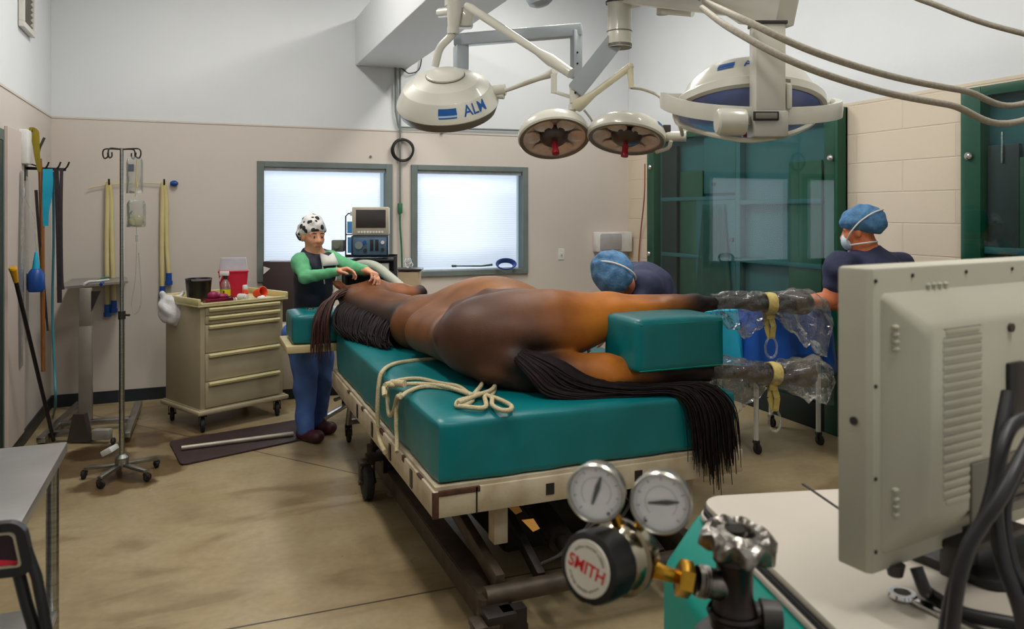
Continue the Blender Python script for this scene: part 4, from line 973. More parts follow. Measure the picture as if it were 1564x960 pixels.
armR = [cap(shLf, elLf, .062, .052, .03), cap(elLf, wrLf, .050, .030, .02), cap(shRt, elRt, .060, .050, .03), cap(elRt, wrRt, .048, .030, .02)]
legR = [cap(hipA, V(fA.x, fA.y, .48), .10, .066, .04), cap(V(fA.x, fA.y, .48), fA + UP * .08, .064, .042, .03), cap(hipB, V(fB.x, fB.y, .48), .10, .066, .04), cap(V(fB.x, fB.y, .48), fB + UP * .08, .064, .042, .03)]
tr = nv(V(f_b.x, f_b.y, 0)); feetR = [cap(f_ + UP * .036 - tr * .05, f_ + UP * .03 + tr * .15, .040, .032, .02) for f_ in (fA, fB)]
hdR = hand_prims(wrLf, nv(-RT * .9 + FW * .35 + UP * .12), V(0, 0, -1), .3, -1) + hand_prims(wrRt, nv(-RT * .9 + FW * .3), V(0, 0, -1), .3, 1)
pr_ = person('person in navy scrubs and pale blue cap standing at the instrument table, seen from behind', (pelR.x, pelR.y, 0), hpR + [cap(neckR, hc - UP * .03 - f_h * .015, .056, .052, .03)] + torR + armR + legR + feetR + hdR, paintR, (212, 124, 84), .0075)
cut_sl = nv(elLf - shLf)
cloth('scrub_top', [grow(torR[0], .026), grow(torR[1], .02), grow(torR[2], .03), cap(chestR.lerp(neckR, .3), chestR.lerp(neckR, .8), .10, .075, .05), grow(cap(shLf, shLf.lerp(elLf, .58), .062, .058, .03), .016), grow(cap(shRt, shRt.lerp(elRt, .58), .060, .056, .03), .016)], pr_, M['scrub_navy'], both(half(neckR - UP * .01, (f_b.x * .2, f_b.y * .2, 1)), half(pelR - UP * .16, (0, 0, -1))), .011, .05, lumpy(28, .006))
cloth('scrub_trousers', [grow(p, .026) for p in legR] + [grow(torR[2], .018)], pr_, M['scrub_navy'], half(fA + UP * .03, (0, 0, -1)), .012, .04, lumpy(22, .007))
for f_ in (fA, fB): cloth('shoe', [cap(f_ + UP * .044 - tr * .05, f_ + UP * .042 + tr * .14, .048, .044, .03)], pr_, M['black'], half(f_ + UP * .004, (0, 0, -1)), .009)
cloth('bouffant_cap', [ell(RA(0, -.030, .050), (.104, .128, .098), RR, .03), ell(RA(0, -.105, .015), (.085, .065, .075), RR, .04)], pr_, M['cap_blue'], half(RA(0, .09, .030), tuple(np.array(RR[:, 1]) * .40 - np.array(RR[:, 2]) * .9)), .008, .03, lumpy(60, .004))
cloth('mask', [ell(RA(0, .080, -.062), (.060, .040, .056), RR, .02)], pr_, M['mask'], None, .007)
obj('mask_tie', MB().curve([RA(-.055, .06, -.085), RA(-.075, .0, -.09), RA(-.062, -.06, -.095), RA(0, -.085, -.10), RA(.062, -.06, -.095), RA(.075, 0, -.09), RA(.055, .06, -.085)], .0055, 6)
    .curve([RA(-.062, .07, -.05), RA(-.096, .03, -.01), RA(-.110, -.04, .04), RA(-.090, -.12, .075), RA(0, -.168, .085), RA(.090, -.12, .075), RA(.110, -.04, .04), RA(.096, .03, -.01)], .005, 6), M['paper'], pr_)
# ================================================================ SURGICAL LIGHTS
TOW = -FW  # towards the viewer
def axis(tilt_to_viewer, roll_right=0.0):
    """lamp's upward axis: tilted towards the viewer (positive) and to the right, in degrees"""
    a = math.radians(tilt_to_viewer); b = math.radians(roll_right)
    return nv(UP * math.cos(a) + TOW * math.sin(a) + RT * math.sin(b))
def beam_box(name, a, b, w, h, m, parent, bev=.008, up=(0, 0, 1)): return obj(name, MB().bar(a, b, w, h, bev, up), m, parent, ang=40)
# -- pendant with the main column, arms and the three smaller heads
z0 = 3.95
pd = thing('surgical_light', 'cream ceiling pendant with jointed arms carrying the small twin round lamps', 'surgical light', P(946, 0, z0) * 1.0)
colx = P(946, 20, z0); top = V(colx.x, colx.y, ZC)
k1 = z0 / F
mb = MB(); mb.cyl(V(colx.x, colx.y, P(0, 2, z0).z), top, .055); mb.lathe([(.16, 0), (.16, -.03), (.06, -.10)], Matrix.Translation(top))
obj('ceiling_post', mb, M['lamp_white'], pd)
zt, zb = P(0, 6, z0).z, P(0, 73, z0).z
mb = MB().lathe([(.040, 0), (.064, .0), (.064, .075), (.062, .08), (.062, zt - zb), (.0, zt - zb)], frame((colx.x, colx.y, zb), UP), 36)
mb.mat(1).lathe([(0, 0), (.060, .0), (.064, .004), (.064, .02)], frame((colx.x, colx.y, zb - .002), UP), 36).lathe([(.0645, 0), (.0645, .006)], frame((colx.x, colx.y, zb + .078), UP), 36)
obj('swivel_hub', mb, [M['lamp_white'], M['lamp_under']], pd)
mb = MB().lathe([(.07, 0), (.07, .012)], frame((colx.x, colx.y, zt), UP), 36)
obj('hub_collar', mb, M['dark_grey'], pd)
jn = P(878, 140, z0 + .05)          # lower joint
aa = P(940, 62, z0 + .01)
obj('spring_arm', MB().prism([(-.04, -.045), (.04, -.045), (.04, .045), (-.04, .045)], (jn - aa).length, frame(aa, jn - aa, FW), .01), M['lamp_grey'], pd)
mb = MB().cyl(jn + UP * .03, jn - UP * .06, .028).ell(jn + UP * .03, (.032, .032, .03)); mb.cyl(P(878, 160, z0 + .05), P(878, 168, z0 + .05), .034)
obj('arm_joint', mb, M['lamp_white'], pd)
obj('joint_screw', MB().cyl(jn - FW * .03 - UP * .01, jn - FW * .034 - UP * .01, .006), M['ink'], pd)
# upper long arm to the left post
pA, pB = P(712, 8, z0 + .45), P(872, 112, z0 + .08)
obj('link_arm', MB().tube([pA, pA.lerp(pB, .05), pA.lerp(pB, .7), pA.lerp(pB, .82), pB], [.018, .026, .021, .034, .028], 16), M['lamp_white'], pd)
# arm to the second small head
e0, e1, e2 = P(884, 160, z0 + .02), P(962, 102, z0 - .05), P(964, 134, z0 - .05)
obj('link_arm', MB().tube([P(880, 164, z0 + .03), e0, e0.lerp(e1, .3), e1], [.030, .034, .018, .018], 16).tube([e1 + UP * .012, e2], [.017, .015], 14).ell(e1, (.020, .020, .020)), M['cream'] if False else mat('lamp arm ivory', (212, 204, 176), .35), pd)
obj('feed_cable', MB().curve([e2, P(980, 136, z0), P(1000, 143, z0), P(1013, 152, z0 - .05)], .008, 8), M['rope_grey'], pd)
obj('feed_cable', MB().curve([P(892, 168, z0), P(900, 178, z0), P(905, 186, z0)], .006, 6), M['rope_grey'], pd)
def small_head(name, c, z, R, tilt, roll, parent, red_dx):
    cc = P(c[0], c[1], z); ax = axis(tilt, roll); fr = frame(cc, ax, RT); h = obj(name, MB().lathe([(.0, .085), (.07, .083), (R * .72, .066), (R * .93, .036), (R, .005), (R, -.022), (R * .965, -.030), (R * .94, -.022), (R * .94, .0), (R * .6, .03), (0, .05)], fr, 56), M['lamp_white'], parent)
    obj('glass_rim', MB().lathe([(R * .86, -.026), (R * .945, -.031), (R * .97, -.027)], fr, 56), M['lamp_under'], h)
    mb = MB(); mb.lathe([(R * .93, -.024), (R * .7, -.004), (R * .38, .016), (.0, .02)], fr, 48)
    obj('reflector', mb, mat('facetted reflector', (232, 220, 214), .4, .1, col2=(206, 190, 182), nscale=16), h)
    mb = MB()
    for k in range(6):
        m2 = fr @ Matrix.Rotation(k * PI / 3, 4, 'Z'); mb.lathe([(.02, .012), (.045, -.004), (.05, -.014)], m2 @ Matrix.Translation((R * .62, 0, .0)), 16)
    obj('reflector_cup', mb, mat('reflector cup', (214, 200, 192), .35, .2), h)
    obj('lamp_core', MB().lathe([(0, -.045), (R * .26, -.045), (R * .36, -.030), (R * .40, -.008), (R * .36, .014)], fr, 32), mat('lamp core brown', (82, 72, 68), .35, .3), h)
    mb = MB(); a = fr @ V(.0, 0, -.045); m3 = frame(a, -ax, RT)
    mb.lathe([(.012, 0), (.012, .012), (.017, .016), (.015, .040), (.019, .060), (.019, .072), (.0, .076)], m3, 20)
    obj('handle', mb, mat('dark red handle', (156, 22, 44), .35), h)
    return h, fr
hd1, f1 = small_head('lamp_head', (846, 206), 4.0, .187, -30, -3, pd, 0)
hd2, f2 = small_head('lamp_head', (957, 206), 3.9, .197, -18, 8, pd, 0)
obj('mount_stub', MB().tube([P(846, 140, z0 + .05), P(872, 148, z0 + .05)], .010, 10).tube([P(846, 112, z0 + .05), P(846, 142, z0 + .05)], .016, 12).tube([P(850, 142, z0 + .06), P(870, 146, z0 + .05)], .006, 8).tube([P(877, 166, z0 + .05), P(858, 178, z0 + .12), P(846, 190, z0 + .20)], .016, 12), M['lamp_white'], pd)
obj('mount_stub', MB().tube([P(1004, 208, 3.88), P(1048, 208, 3.84)], [.026, .026], 16).tube([P(1040, 176, 3.84), P(1044, 206, 3.84)], .008, 8).curve([P(1025, 215, 3.84), P(1020, 226, 3.86), P(1002, 232, 3.9)], .010, 8), M['lamp_white'], pd)
obj('latch', MB().box((-.02, -.012, 0), (.02, .012, .05), .004, frame(P(1018, 206, 3.86), UP, RT)), M['dark_grey'], pd)
def decal(parent, fr, fz, ang0, w, h, m, z_mid, name, Rz, eps=.0025, rows=None):
    """a mark that follows a lathe surface; Rz(z) = radius at height z"""
    nu, nw = 14, 4; mb = MB()
    def pt(u, v):
        z = z_mid + (v - .5) * h; r = Rz(z) + eps; a = ang0 + (u - .5) * w / Rz(z_mid); return fr @ V(r * math.cos(a), r * math.sin(a), z)
    mb.grid(pt, nu, nw); return obj(name, mb, m, parent, recalc=False)
def decal_text(parent, fr, ang0, size, m, z_mid, body, Rz, name, eps=.0025, bold=.012, slant=0.0):
    vs, fs = subdiv_text(*text_mesh(body, size, bold * size)); mb = MB(); out = []
    for v in vs:
        z = z_mid + v.y; a = ang0 + v.x / Rz(z_mid); r = Rz(z) + eps; out.append(fr @ V(r * math.cos(a), r * math.sin(a), z))
    mb.pydata(out, fs); return obj(name, mb, m, parent, recalc=False)
def prof_radius(prof):
    zs = [p[1] for p in prof]; rs = [p[0] for p in prof]; o = np.argsort(zs); zz = np.array(zs)[o]; rr_ = np.array(rs)[o]
    return lambda z: float(np.interp(z, zz, rr_))
M['ink_blue'] = M['logo_blue']
# small blue square on the right small head
Rz2 = prof_radius([(.197, .005), (.197 * .93, .036), (.197 * .72, .066)])
decal(hd2, f2, 0, math.radians(-38), .045, .022, M['logo_blue'], .030, 'blue_mark', Rz2)
# -- left lamp with its own arm
zl = 4.6
dl = thing('surgical_light', 'large round cream lamp head with blue lettering above the left window', 'surgical light', P(682, 148, zl))
ax = axis(33, -2); c = P(683, 149, zl); R = .305
fr = frame(c, ax, RT)
prof = [(0, .150), (.10, .148), (.112, .143), (.114, .138), (.19, .112), (.254, .070), (.259, .064), (.301, -.016), (.305, -.030), (.300, -.040)]
h = obj('lamp_head', MB().lathe(prof, fr, 64), M['lamp_white'], dl, ang=13)
obj('rim', MB().lathe([(.303, -.036), (.285, -.085), (.262, -.100), (.0, -.104)], fr, 64), M['lamp_under'], h)
obj('top_cap', MB().lathe([(0, .158), (.10, .156), (.110, .151), (.1115, .144)], fr, 48), M['lamp_white'], h)
obj('cap_groove', MB().lathe([(.1115, .1435), (.1155, .1435), (.1155, .139)], fr, 48), M['lamp_under'], h)
RzL = prof_radius([(.259, .064), (.301, -.016)])
a0 = math.radians(-88)
decal(h, fr, 0, a0 - .0 + .05, .104, .036, M['logo_blue'], .034, 'blue_bar', RzL); decal(h, fr, 0, a0 + .05, .104, .007, M['logo_blue'], .005, 'blue_line', RzL)
decal(h, fr, 0, a0 + .05, .104, .010, mat('logo pale blue', (168, 196, 220), .45), .0125, 'pale_line', RzL)
decal_text(h, fr, a0 + .66, .080, M['logo_blue'], .026, 'ALM', RzL, 'lettering')
obj('side_grip', MB().tube([P(748, 140, zl + .02), P(772, 137, zl)], [.034, .034], 20).tube([P(752, 146, zl + .02), P(770, 147, zl)], .018, 14), M['lamp_white'], dl)
q0, q1, q2 = P(765, 141, zl), P(843, 112, zl - .1), P(848, 108, zl - .15)
obj('side_arm', MB().tube([q0, q0.lerp(q1, .75), q1, q2], [.011, .016, .026, .022], 14), M['lamp_white'], dl)
t0, t1, t2, t3 = P(704, 108, zl + .16), P(704, 62, zl + .16), P(880, 46, zl + .02), P(880, 120, zl + .02)
obj('post', MB().bar(t0, t1 - UP * .03, .082, .082, .012), M['lamp_grey'], dl)
obj('cross_arm', MB().bar(t1 - RT * .04, t2 + RT * .036, .07, .075, .010), M['lamp_grey'], dl)
obj('drop_post', MB().bar(t2, t3, .06, .06, .010), M['lamp_grey'], dl)
for py in (80, 97): obj('screw', MB().cyl(P(882, py, zl - .012), P(882, py, zl - .016), .006), M['ink'], dl)
u0 = P(694, -20, zl + .05); utop = V(u0.x, u0.y, ZC)
obj('ceiling_post', MB().cyl(P(692, 10, zl + .05), utop, .05).lathe([(.14, 0), (.14, -.03), (.05, -.09)], Matrix.Translation(utop)), M['lamp_white'], dl)
obj('elbow', MB().tube([P(692, -4, zl + .05), P(694, 14, zl + .04), P(692, 46, zl + .05)], [.054, .046, .032], 16).tube([P(692, 42, zl + .05), P(692, 52, zl + .05)], .036, 16)
    .curve([P(692, 50, zl + .05), P(686, 58, zl + .06), P(672, 74, zl + .08), P(664, 102, zl + .10)], .024, 12), M['lamp_white'], dl)
obj('knuckle', MB().box((-.05, -.05, -.06), (.05, .05, .06), .02, frame(P(710, 28, zl + .12), UP, RT)).tube([P(672, 20, zl + .2), P(690, 18, zl + .1)], .03, 14), M['lamp_white'], dl)
# -- big right lamp
zR = 3.3
dr = thing('surgical_light', 'largest surgical lamp with blue lens and ring yoke hanging in front of the green cabinet', 'surgical light', P(1140, 150, zR))
ax = axis(-14, 2); c = P(1142, 168, zR + .12); R = .325
fr = frame(c, ax, RT)
profR = [(0, .196), (.13, .188), (.215, .156), (.264, .105), (.298, .034), (.318, .03), (.326, .020), (.326, -.012), (.312, -.022), (.296, -.014)]
h = obj('lamp_head', MB().lathe(profR, fr, 72), M['lamp_white'], dr, ang=25)
M['lens'] = mat('blue tinted lens', (132, 152, 222), .3, col2=(112, 132, 206), nscale=7, coat=.3)
obj('lens', MB().lathe([(.300, -.018), (.27, -.04), (.18, -.062), (.0, -.072)], fr, 64), M['lens'], h)
mb = MB()
for a in (math.radians(-97),):
    mb.grid(lambda u, v: fr @ V((.02 + u * .26) * math.cos(a + (v - .5) * .10), (.02 + u * .26) * math.sin(a + (v - .5) * .10), -.075 + .034 * u * u), 10, 2)
obj('lens_rib', mb, mat('dark red rib', (110, 32, 52), .4), h)
obj('centre_grip', MB().lathe([(.03, 0), (.03, .05), (.02, .07), (0, .072)], frame(fr @ V(0, 0, -.07), -ax, RT), 20), mat('dark red grip', (130, 24, 48), .4), h)
RzR = prof_radius([(.298, .034), (.264, .105), (.215, .156)])
decal(h, fr, 0, math.radians(-125), .070, .026, M['logo_blue'], .112, 'blue_bar', RzR); decal(h, fr, 0, math.radians(-125), .070, .006, M['logo_blue'], .092, 'blue_line', RzR)
decal_text(h, fr, math.radians(-98), .052, M['logo_blue'], .104, 'ALM', RzR, 'lettering')
mb = MB()
for k in range(3):
    a = math.radians(-128 + k * 5); mb.grid(lambda u, v: fr @ V((RzR(.045 + v * .10) + .003) * math.cos(a + u * .05), (RzR(.045 + v * .10) + .003) * math.sin(a + u * .05), .045 + v * .10), 2, 8)
obj('vent_slot', MB().grid(lambda u, v: fr @ V((.327) * math.cos(math.radians(-102 + u * 26)), .327 * math.sin(math.radians(-102 + u * 26)), -.004 + v * .014), 12, 1), M['lamp_under'], h, recalc=False)
# half ring yoke passing in front of the head, from pivot to pivot
mb = MB(); n = 40; zc = -.035
ring = lambda a, r, z: V(c.x, c.y, 0) + RT * (r * math.cos(a)) + FW * (r * math.sin(a)) + UP * z
zl_, zr_ = P(1015, 152, zR + .1).z, P(1266, 160, zR + .1).z; zf = P(1130, 176, zR - .28).z
pts = []
for i in range(n + 1):
    a = PI + PI * i / n; t = math.sin(PI * i / n); zz = (zl_ + (zr_ - zl_) * i / n) * (1 - t) + zf * t; pts.append((ring(a, .372, zz), a))
secs = [[p + nv(p - V(c.x, c.y, p.z)) * dx + UP * dz for dx, dz in ((-.014, -.034), (.014, -.034), (.018, 0), (.014, .034), (-.014, .034), (-.018, 0))] for p, a in pts]
vs = [q for s in secs for q in s]; fs = [(i * 6 + k, i * 6 + (k + 1) % 6, (i + 1) * 6 + (k + 1) % 6, (i + 1) * 6 + k) for i in range(n) for k in range(6)] + [tuple(range(6)), tuple(range(n * 6, n * 6 + 6))]
obj('yoke_ring', mb.pydata(vs, fs), M['lamp_white'], dr, ang=30)
for sx, py in ((-1, 152), (1, 160)):
    p = ring(PI if sx < 0 else 0, .36, zl_ if sx < 0 else zr_); obj('yoke_pivot', MB().cyl(p - RT * sx * .07, p + RT * sx * .016, .030), M['lamp_white'], dr)
zc_ = zR - .25
p = P(1118, 186, zc_)
obj('pivot_drum', MB().lathe([(0, 0), (.042, .0), (.052, .008), (.054, .02), (.054, .10), (.050, .112), (0, .115)], frame(p - RT * .062, RT, UP), 36), M['lamp_white'], dr)
obj('column_foot', MB().box((-.068, -.05, -.065), (.068, .05, .04), .01, frame(P(1172, 186, zc_), UP, RT)), mat('lamp foot grey', (178, 176, 168), .4), dr)
pn = P(1170, 177, zc_ - .055)
obj('control_panel', MB().box((-.05, -.004, -.018), (.05, .004, .018), .003, frame(pn, UP, RT)), M['ink'], dr)
obj('panel_plate', MB().box((-.042, -.003, -.011), (.042, .003, .011), .002, frame(pn - FW * .004, UP, RT)), M['lamp_under'], dr)
ct, cb = P(1172, 36, zc_), P(1172, 172, zc_)
obj('drop_column', MB().box((-.060, -.045, 0), (.060, .045, (ct - cb).length), .012, frame(cb, UP, RT)), M['lamp_white'], dr, ang=30)
obj('column_collar', MB().box((-.064, -.05, -.012), (.064, .05, .002), .003, frame(ct, UP, RT)), M['dark_grey'], dr)
obj('cover_plate', MB().box((-.012, -.03, 0), (.012, .03, .10), .008, frame(P(1202, 168, zc_), UP, RT)), M['lamp_white'], dr)
# heavy horizontal arm from the hub to this column
b0, b1 = P(962, -4, z0 - .02), P(1205, 10, zc_ + .0)
d_ = (b1 - b0); s_ = nv(d_.cross(UP)); L_ = d_.length
poly = [(0, .03), (L_, .095), (L_, -.07), (L_ * .96, -.085), (L_ * .8, -.085), (L_ * .72, -.055), (0, -.035)]
mB = Matrix((nv(d_), nv(UP - nv(d_) * UP.dot(nv(d_))), s_)).transposed().to_4x4(); mB.translation = b0 - s_ * .055
obj('boom_arm', MB().prism(poly, .11, mB, .012), M['lamp_white'], dr, ang=30)
obj('boom_socket', MB().cyl(b0 - UP * .04, b0 + UP * .04, .062), M['lamp_white'], dr)
obj('boom_boss', MB().cyl(P(1012, 10, z0 - .15), P(1012, 22, z0 - .15), .03).tube([P(1012, 16, z0 - .2), P(1058, 20, z0 - .3)], .018, 12), M['lamp_white'], dr)
u = P(1165, -30, zc_)
obj('ceiling_post', MB().cyl(b0, V(b0.x, b0.y, zt + .02), .03), M['lamp_white'], dr)
obj('feed_cable', MB().curve([P(1030, 172, zR), P(1036, 188, zR), P(1060, 198, zR - .05), P(1110, 210, zR - .2), P(1150, 214, zR - .25), P(1200, 206, zR - .2), P(1235, 192, zR - .1), P(1248, 178, zR)], .011, 8), M['lamp_white'], dr)
obj('feed_cable', MB().curve([P(1032, 175, zR), P(1040, 198, zR), P(1042, 206, zR + .1)], .008, 8), M['lamp_white'], dr)
# lamp stub at the top edge of the picture
so = thing('ceiling_spotlight', 'small pale ceiling lamp cut off at the top edge left of the pendant', 'spotlight', P(822, 0, 5.4))
so_c = P(824, -6, 5.4)
obj('lamp_body', MB().lathe([(0, -.075), (.05, -.07), (.085, -.05), (.10, 0), (.10, .09), (.05, .12), (.03, .14)], frame(so_c, nv(UP - RT * .25), RT), 32), M['lamp_grey'], so)
obj('stem', MB().cyl(so_c + UP * .1, V(so_c.x, so_c.y, ZC), .02), M['lamp_grey'], so)
# sagging hoses to the right
hl = P(1072, 6, 3.25)
def hose(pts, r): return catmull([P(*p) if not isinstance(p, Vector) else p for p in pts], 10)
for lab, pts in (('upper of the two pale hoses sagging from the pendant arm to the right', [(1076, 2, 3.38), (1140, 32, 2.95), (1240, 78, 2.86), (1360, 116, 3.0), (1470, 138, 3.2), (1575, 154, 3.45), V(XR - .02, 2.4, 2.62)]),
                 ('lower of the two pale hoses sagging from the pendant arm to the right', [(1072, 12, 3.3), (1120, 46, 2.95), (1220, 98, 2.80), (1340, 138, 2.9), (1450, 160, 3.0), (1575, 180, 3.2), V(XR - .02, 2.2, 2.56)]),
                 ('darker grey hose crossing the top right corner of the picture', [V(P(1220, 0, 3.6).x, P(1220, 0, 3.6).y, ZC), (1262, -180, 3.6), (1310, -70, 3.6), (1380, -14, 3.6), (1430, 8, 3.6), (1500, 34, 3.65), (1580, 56, 3.75), at_X(1680, 84, XR - .02)])):
    solo('gas_hose', MB().tube(hose(pts, 0), .0135, 10), M['rope_grey'], lab, 'hose', 'overhead hoses')
solo('hose_clip', MB().tube([P(1068, 8, 3.42), P(1090, 3, 3.45)], .022, 12), M['blue'], 'small dark blue clip where the hoses leave the pendant arm', 'clip')
# ================================================================ FOREGROUND: machine, monitor, cylinder with regulator
# -- teal machine with a pale worktop (turned a little from the room)
az = math.atan((613 - CX) / F)                       # direction of its left edge, from the view axis
dF = nv(FW * math.cos(az) + RT * math.sin(az)); dR = nv(RT * math.cos(az) - FW * math.sin(az))
hT = 1.15
O = at_h(1066, 757, hT); O = V(O.x, O.y, 0)          # far left corner of the top, at the floor
mm = Matrix((dR, -dF, UP)).transposed().to_4x4(); mm.translation = O       # local: +x right, +y towards the viewer
mc = thing('anesthesia_machine', 'teal machine with a pale grey worktop in the right foreground under the monitor', 'machine', O)
Wd, Dp = .95, .82
def rrect(x0, y0, x1, y1, r, n=6):
    pts = []
    for (cx, cy, a) in ((x1 - r, y1 - r, 0), (x0 + r, y1 - r, PI / 2), (x0 + r, y0 + r, PI), (x1 - r, y0 + r, 1.5 * PI)):
        for k in range(n + 1): t = a + PI / 2 * k / n; pts.append((cx + r * math.cos(t), cy + r * math.sin(t)))
    return pts
M['worktop'] = mat('pale grey worktop', (186, 178, 166), 0.5, col2=(178, 170, 158), nscale=3, bump=0.03, bscale=200)
mt = lambda z: mm @ Matrix.Translation((0, 0, z))
obj('worktop', MB().prism(rrect(0, 0, Wd, Dp, .045), .012, mt(hT - .012), .003), M['worktop'], mc, ang=30)
obj('gasket', MB().prism(rrect(-.004, -.004, Wd + .004, Dp + .004, .048), .008, mt(hT - .020)), M['ink'], mc, ang=30)
obj('top_trim', MB().prism(rrect(-.008, -.008, Wd + .008, Dp + .008, .05), .012, mt(hT - .032), .004), M['worktop'], mc, ang=30)
g0, g1 = at_h(1226, 739, hT), at_h(1283, 778, hT)
obj('slot', MB().bar(g0 + UP * .0005, g1 + UP * .0005, .005, .002), M['ink'], mc)
# body: sloped shoulder then vertical sides
def loft(secs, mb):
    n = len(secs[0]); vs = [p for s in secs for p in s]
    fs = [(i * n + k, i * n + (k + 1) % n, (i + 1) * n + (k + 1) % n, (i + 1) * n + k) for i in range(len(secs) - 1) for k in range(n)] + [tuple(range(n)), tuple(range((len(secs) - 1) * n, len(secs) * n))]
    return mb.pydata(vs, fs)
def sec(x0, y0, x1, y1, r, z): return [mm @ V(a, b, z) for a, b in rrect(x0, y0, x1, y1, r)]
mb = loft([sec(-.085, .04, Wd + .05, Dp, .03, .16), sec(-.085, .04, Wd + .05, Dp, .03, hT - .105), sec(-.078, .035, Wd + .05, Dp, .03, hT - .088), sec(-.020, -.012, Wd + .02, Dp, .05, hT - .040), sec(-.012, -.012, Wd + .012, Dp, .05, hT - .032)], MB())
obj('cabinet_body', mb, M['teal_paint'], mc, ang=30)
obj('plinth', MB().prism(rrect(-.05, .06, Wd + .02, Dp - .02, .03), .07, mt(.09)), M['black'], mc, ang=30)
for (x, y) in ((0, .12), (Wd - .05, .12), (0, Dp - .08), (Wd - .05, Dp - .08)): caster('caster', mc, mm @ V(x, y, .095), .045, .03, M['black_rubber'], M['dark_grey'])

# -- monitor, seen from the back
zM = .95
n0 = P(1329, 880, zM); e_x = nv(RT * math.sin(math.radians(60)) + FW * math.cos(math.radians(60))); e_d = nv(FW * math.cos(math.radians(30)) - RT * math.sin(math.radians(30)))
Hm, Wm = .378, .455
mo = Matrix((e_x, e_d, UP)).transposed().to_4x4(); mo.translation = n0      # local: x right along the back, y away (towards the screen), z up
mon = thing('monitor', 'grey beige monitor seen from behind in the right foreground', 'monitor', (n0.x, n0.y, hT))
obj('bezel', MB().prism([(0, .045), (.0, .006), (.006, 0), (Wm - .006, 0), (Wm, .006), (Wm, .045), (Wm - .01, .05), (.01, .05)], Hm, mo, .004), M['monitor'], mon, ang=30)
obj('screen', MB().box((.03, .0495, .03), (Wm - .03, .052, Hm - .03), 0, mo), M['screen'], mon, ang=30)
# raised housing with chamfered rim
hx0, hx1, hz0, hz1 = .018, Wm - .018, .020, Hm - .030
mb = loft([[mo @ V(a, y_, b) for a, b in rrect(hx0 + i, hz0 + i, hx1 - i, hz1 - i, r)] for y_, i, r in ((.004, 0, .010), (-.004, .004, .010), (-.030, .036, .014), (-.036, .046, .014))], MB())
ho = obj('rear_housing', mb, M['monitor'], mon, ang=30)
mb = MB()
for k in range(20):
    z = .345 - .052 - k * .0112; i = .006 if k in (0, 19) else .0
    mb.box((.092 + i, -.0370, z), (.178 - i, -.035, z + .0068), .0008, mo)
obj('vent_grille', mb, M['monitor'], ho, ang=30)
mb = MB()
for k in range(20): z = .345 - .052 - k * .0112; mb.box((.093, -.0363, z + .0069), (.177, -.0355, z + .0082), 0, mo)
obj('vent_slot', mb, mat('vent shadow grey', (136, 133, 120), .8), ho)
for (x, z) in ((.010, .362), (.010, .232), (.010, .118), (.010, .028), (.085, .366), (.205, .366), (.32, .366)):
    obj('screw', MB().cyl(mo @ V(x, .001, z), mo @ V(x, -.0015, z), .0026, None, 10), M['ink'], mon)
obj('side_screw', MB().cyl(mo @ V(.001, .022, .186), mo @ V(-.0025, .022, .186), .0052, None, 14), M['dark_grey'], mon)
for (x, zz) in ((.026, (.305, .296, .287, .278)), (.026, (.104, .093, .084, .074))):
    for z in zz: obj('rubber_nub', MB().ell(mo @ V(x + .006, -.012, z), (.005, .005, .0034)), M['monitor'], mon)
for k in range(4): obj('rubber_nub', MB().ell(mo @ V(.118 + k * .013, -.0, .352), (.0048, .004, .0028)), M['monitor'], mon)
obj('housing_screw', MB().cyl(mo @ V(.245, -.035, .292), mo @ V(.245, -.040, .292), .006, None, 14), M['dark_grey'], mon)
obj('power_inlet', MB().box((.235, -.042, .16), (.275, -.034, .245), .003, mo), M['black'], mon, ang=30)
mb = MB().box((.15, -.040, .045), (.30, -.034, .125), .004, mo); 
obj('port_recess', mb, mat('recess grey', (112, 108, 98), .5), mon, ang=30)
mb = MB()
for z in (.06, .075, .092, .106): mb.box((.215, -.044, z), (.29, -.038, z + .006), .001, mo)
obj('connector_strip', mb, M['dark_grey'], mon, ang=30)
# foot and stand
obj('bottom_knob', MB().cyl(mo @ V(.05, .0, .004), mo @ V(.05, .0, -.010), .012, .009), M['dark_grey'], mon)
obj('stand_neck', MB().box((.19, .0, -.06), (.24, .03, .06), .006, mo).box((.15, -.034, .002), (.30, .02, .014), .004, mo), M['dark_grey'], mon, ang=30)
zb_ = hT - n0.z
obj('stand_foot', MB().prism(rrect(.195, -.05, .40, .14, .03), .014, mo @ Matrix.Translation((0, 0, zb_ + .001)), .004), M['black'], mon, ang=30)
# cables looping down from the monitor
C_ = lambda px, py, dz=0.0: P(px, py, .86 + dz)
wk = lambda px, py: at_h(px, py, hT + .007)
for lab, pts, r in (('thick black cable swinging from the monitor inlet down to the worktop edge', [C_(1575, 636, .08), C_(1545, 650, .06), C_(1528, 690, .04), C_(1519, 740, .03), C_(1505, 790, .02), C_(1482, 830), C_(1464, 880), C_(1452, 925), C_(1442, 985)], .0085),
                    ('black cable crossing in front of the first one near the right edge', [C_(1580, 660, .04), C_(1556, 706, .0), C_(1528, 760, -.02), C_(1496, 806, -.02), C_(1478, 840, -.02), C_(1462, 900, -.02), C_(1452, 985, -.02)], .0075),
                    ('black cable falling straight down at the right edge', [C_(1540, 600, .09), C_(1526, 680, .06), C_(1520, 770, .04), C_(1530, 850, .02), C_(1555, 920), C_(1572, 985)], .0085),
                    ('thinner black cable at the far right edge of the picture', [C_(1575, 690, .05), C_(1538, 770, .05), C_(1548, 860, .02), C_(1575, 910)], .006),
                    ('flat black cable curling under the monitor onto the worktop', [mo @ V(.062, -.02, .005), mo @ V(.063, -.03, -.018), wk(1418, 905), wk(1470, 935), wk(1540, 950), wk(1600, 962)], .008)):
    solo('cable', MB().curve(pts, r, 10, 10), M['cable'], lab, 'cable', 'monitor cables')
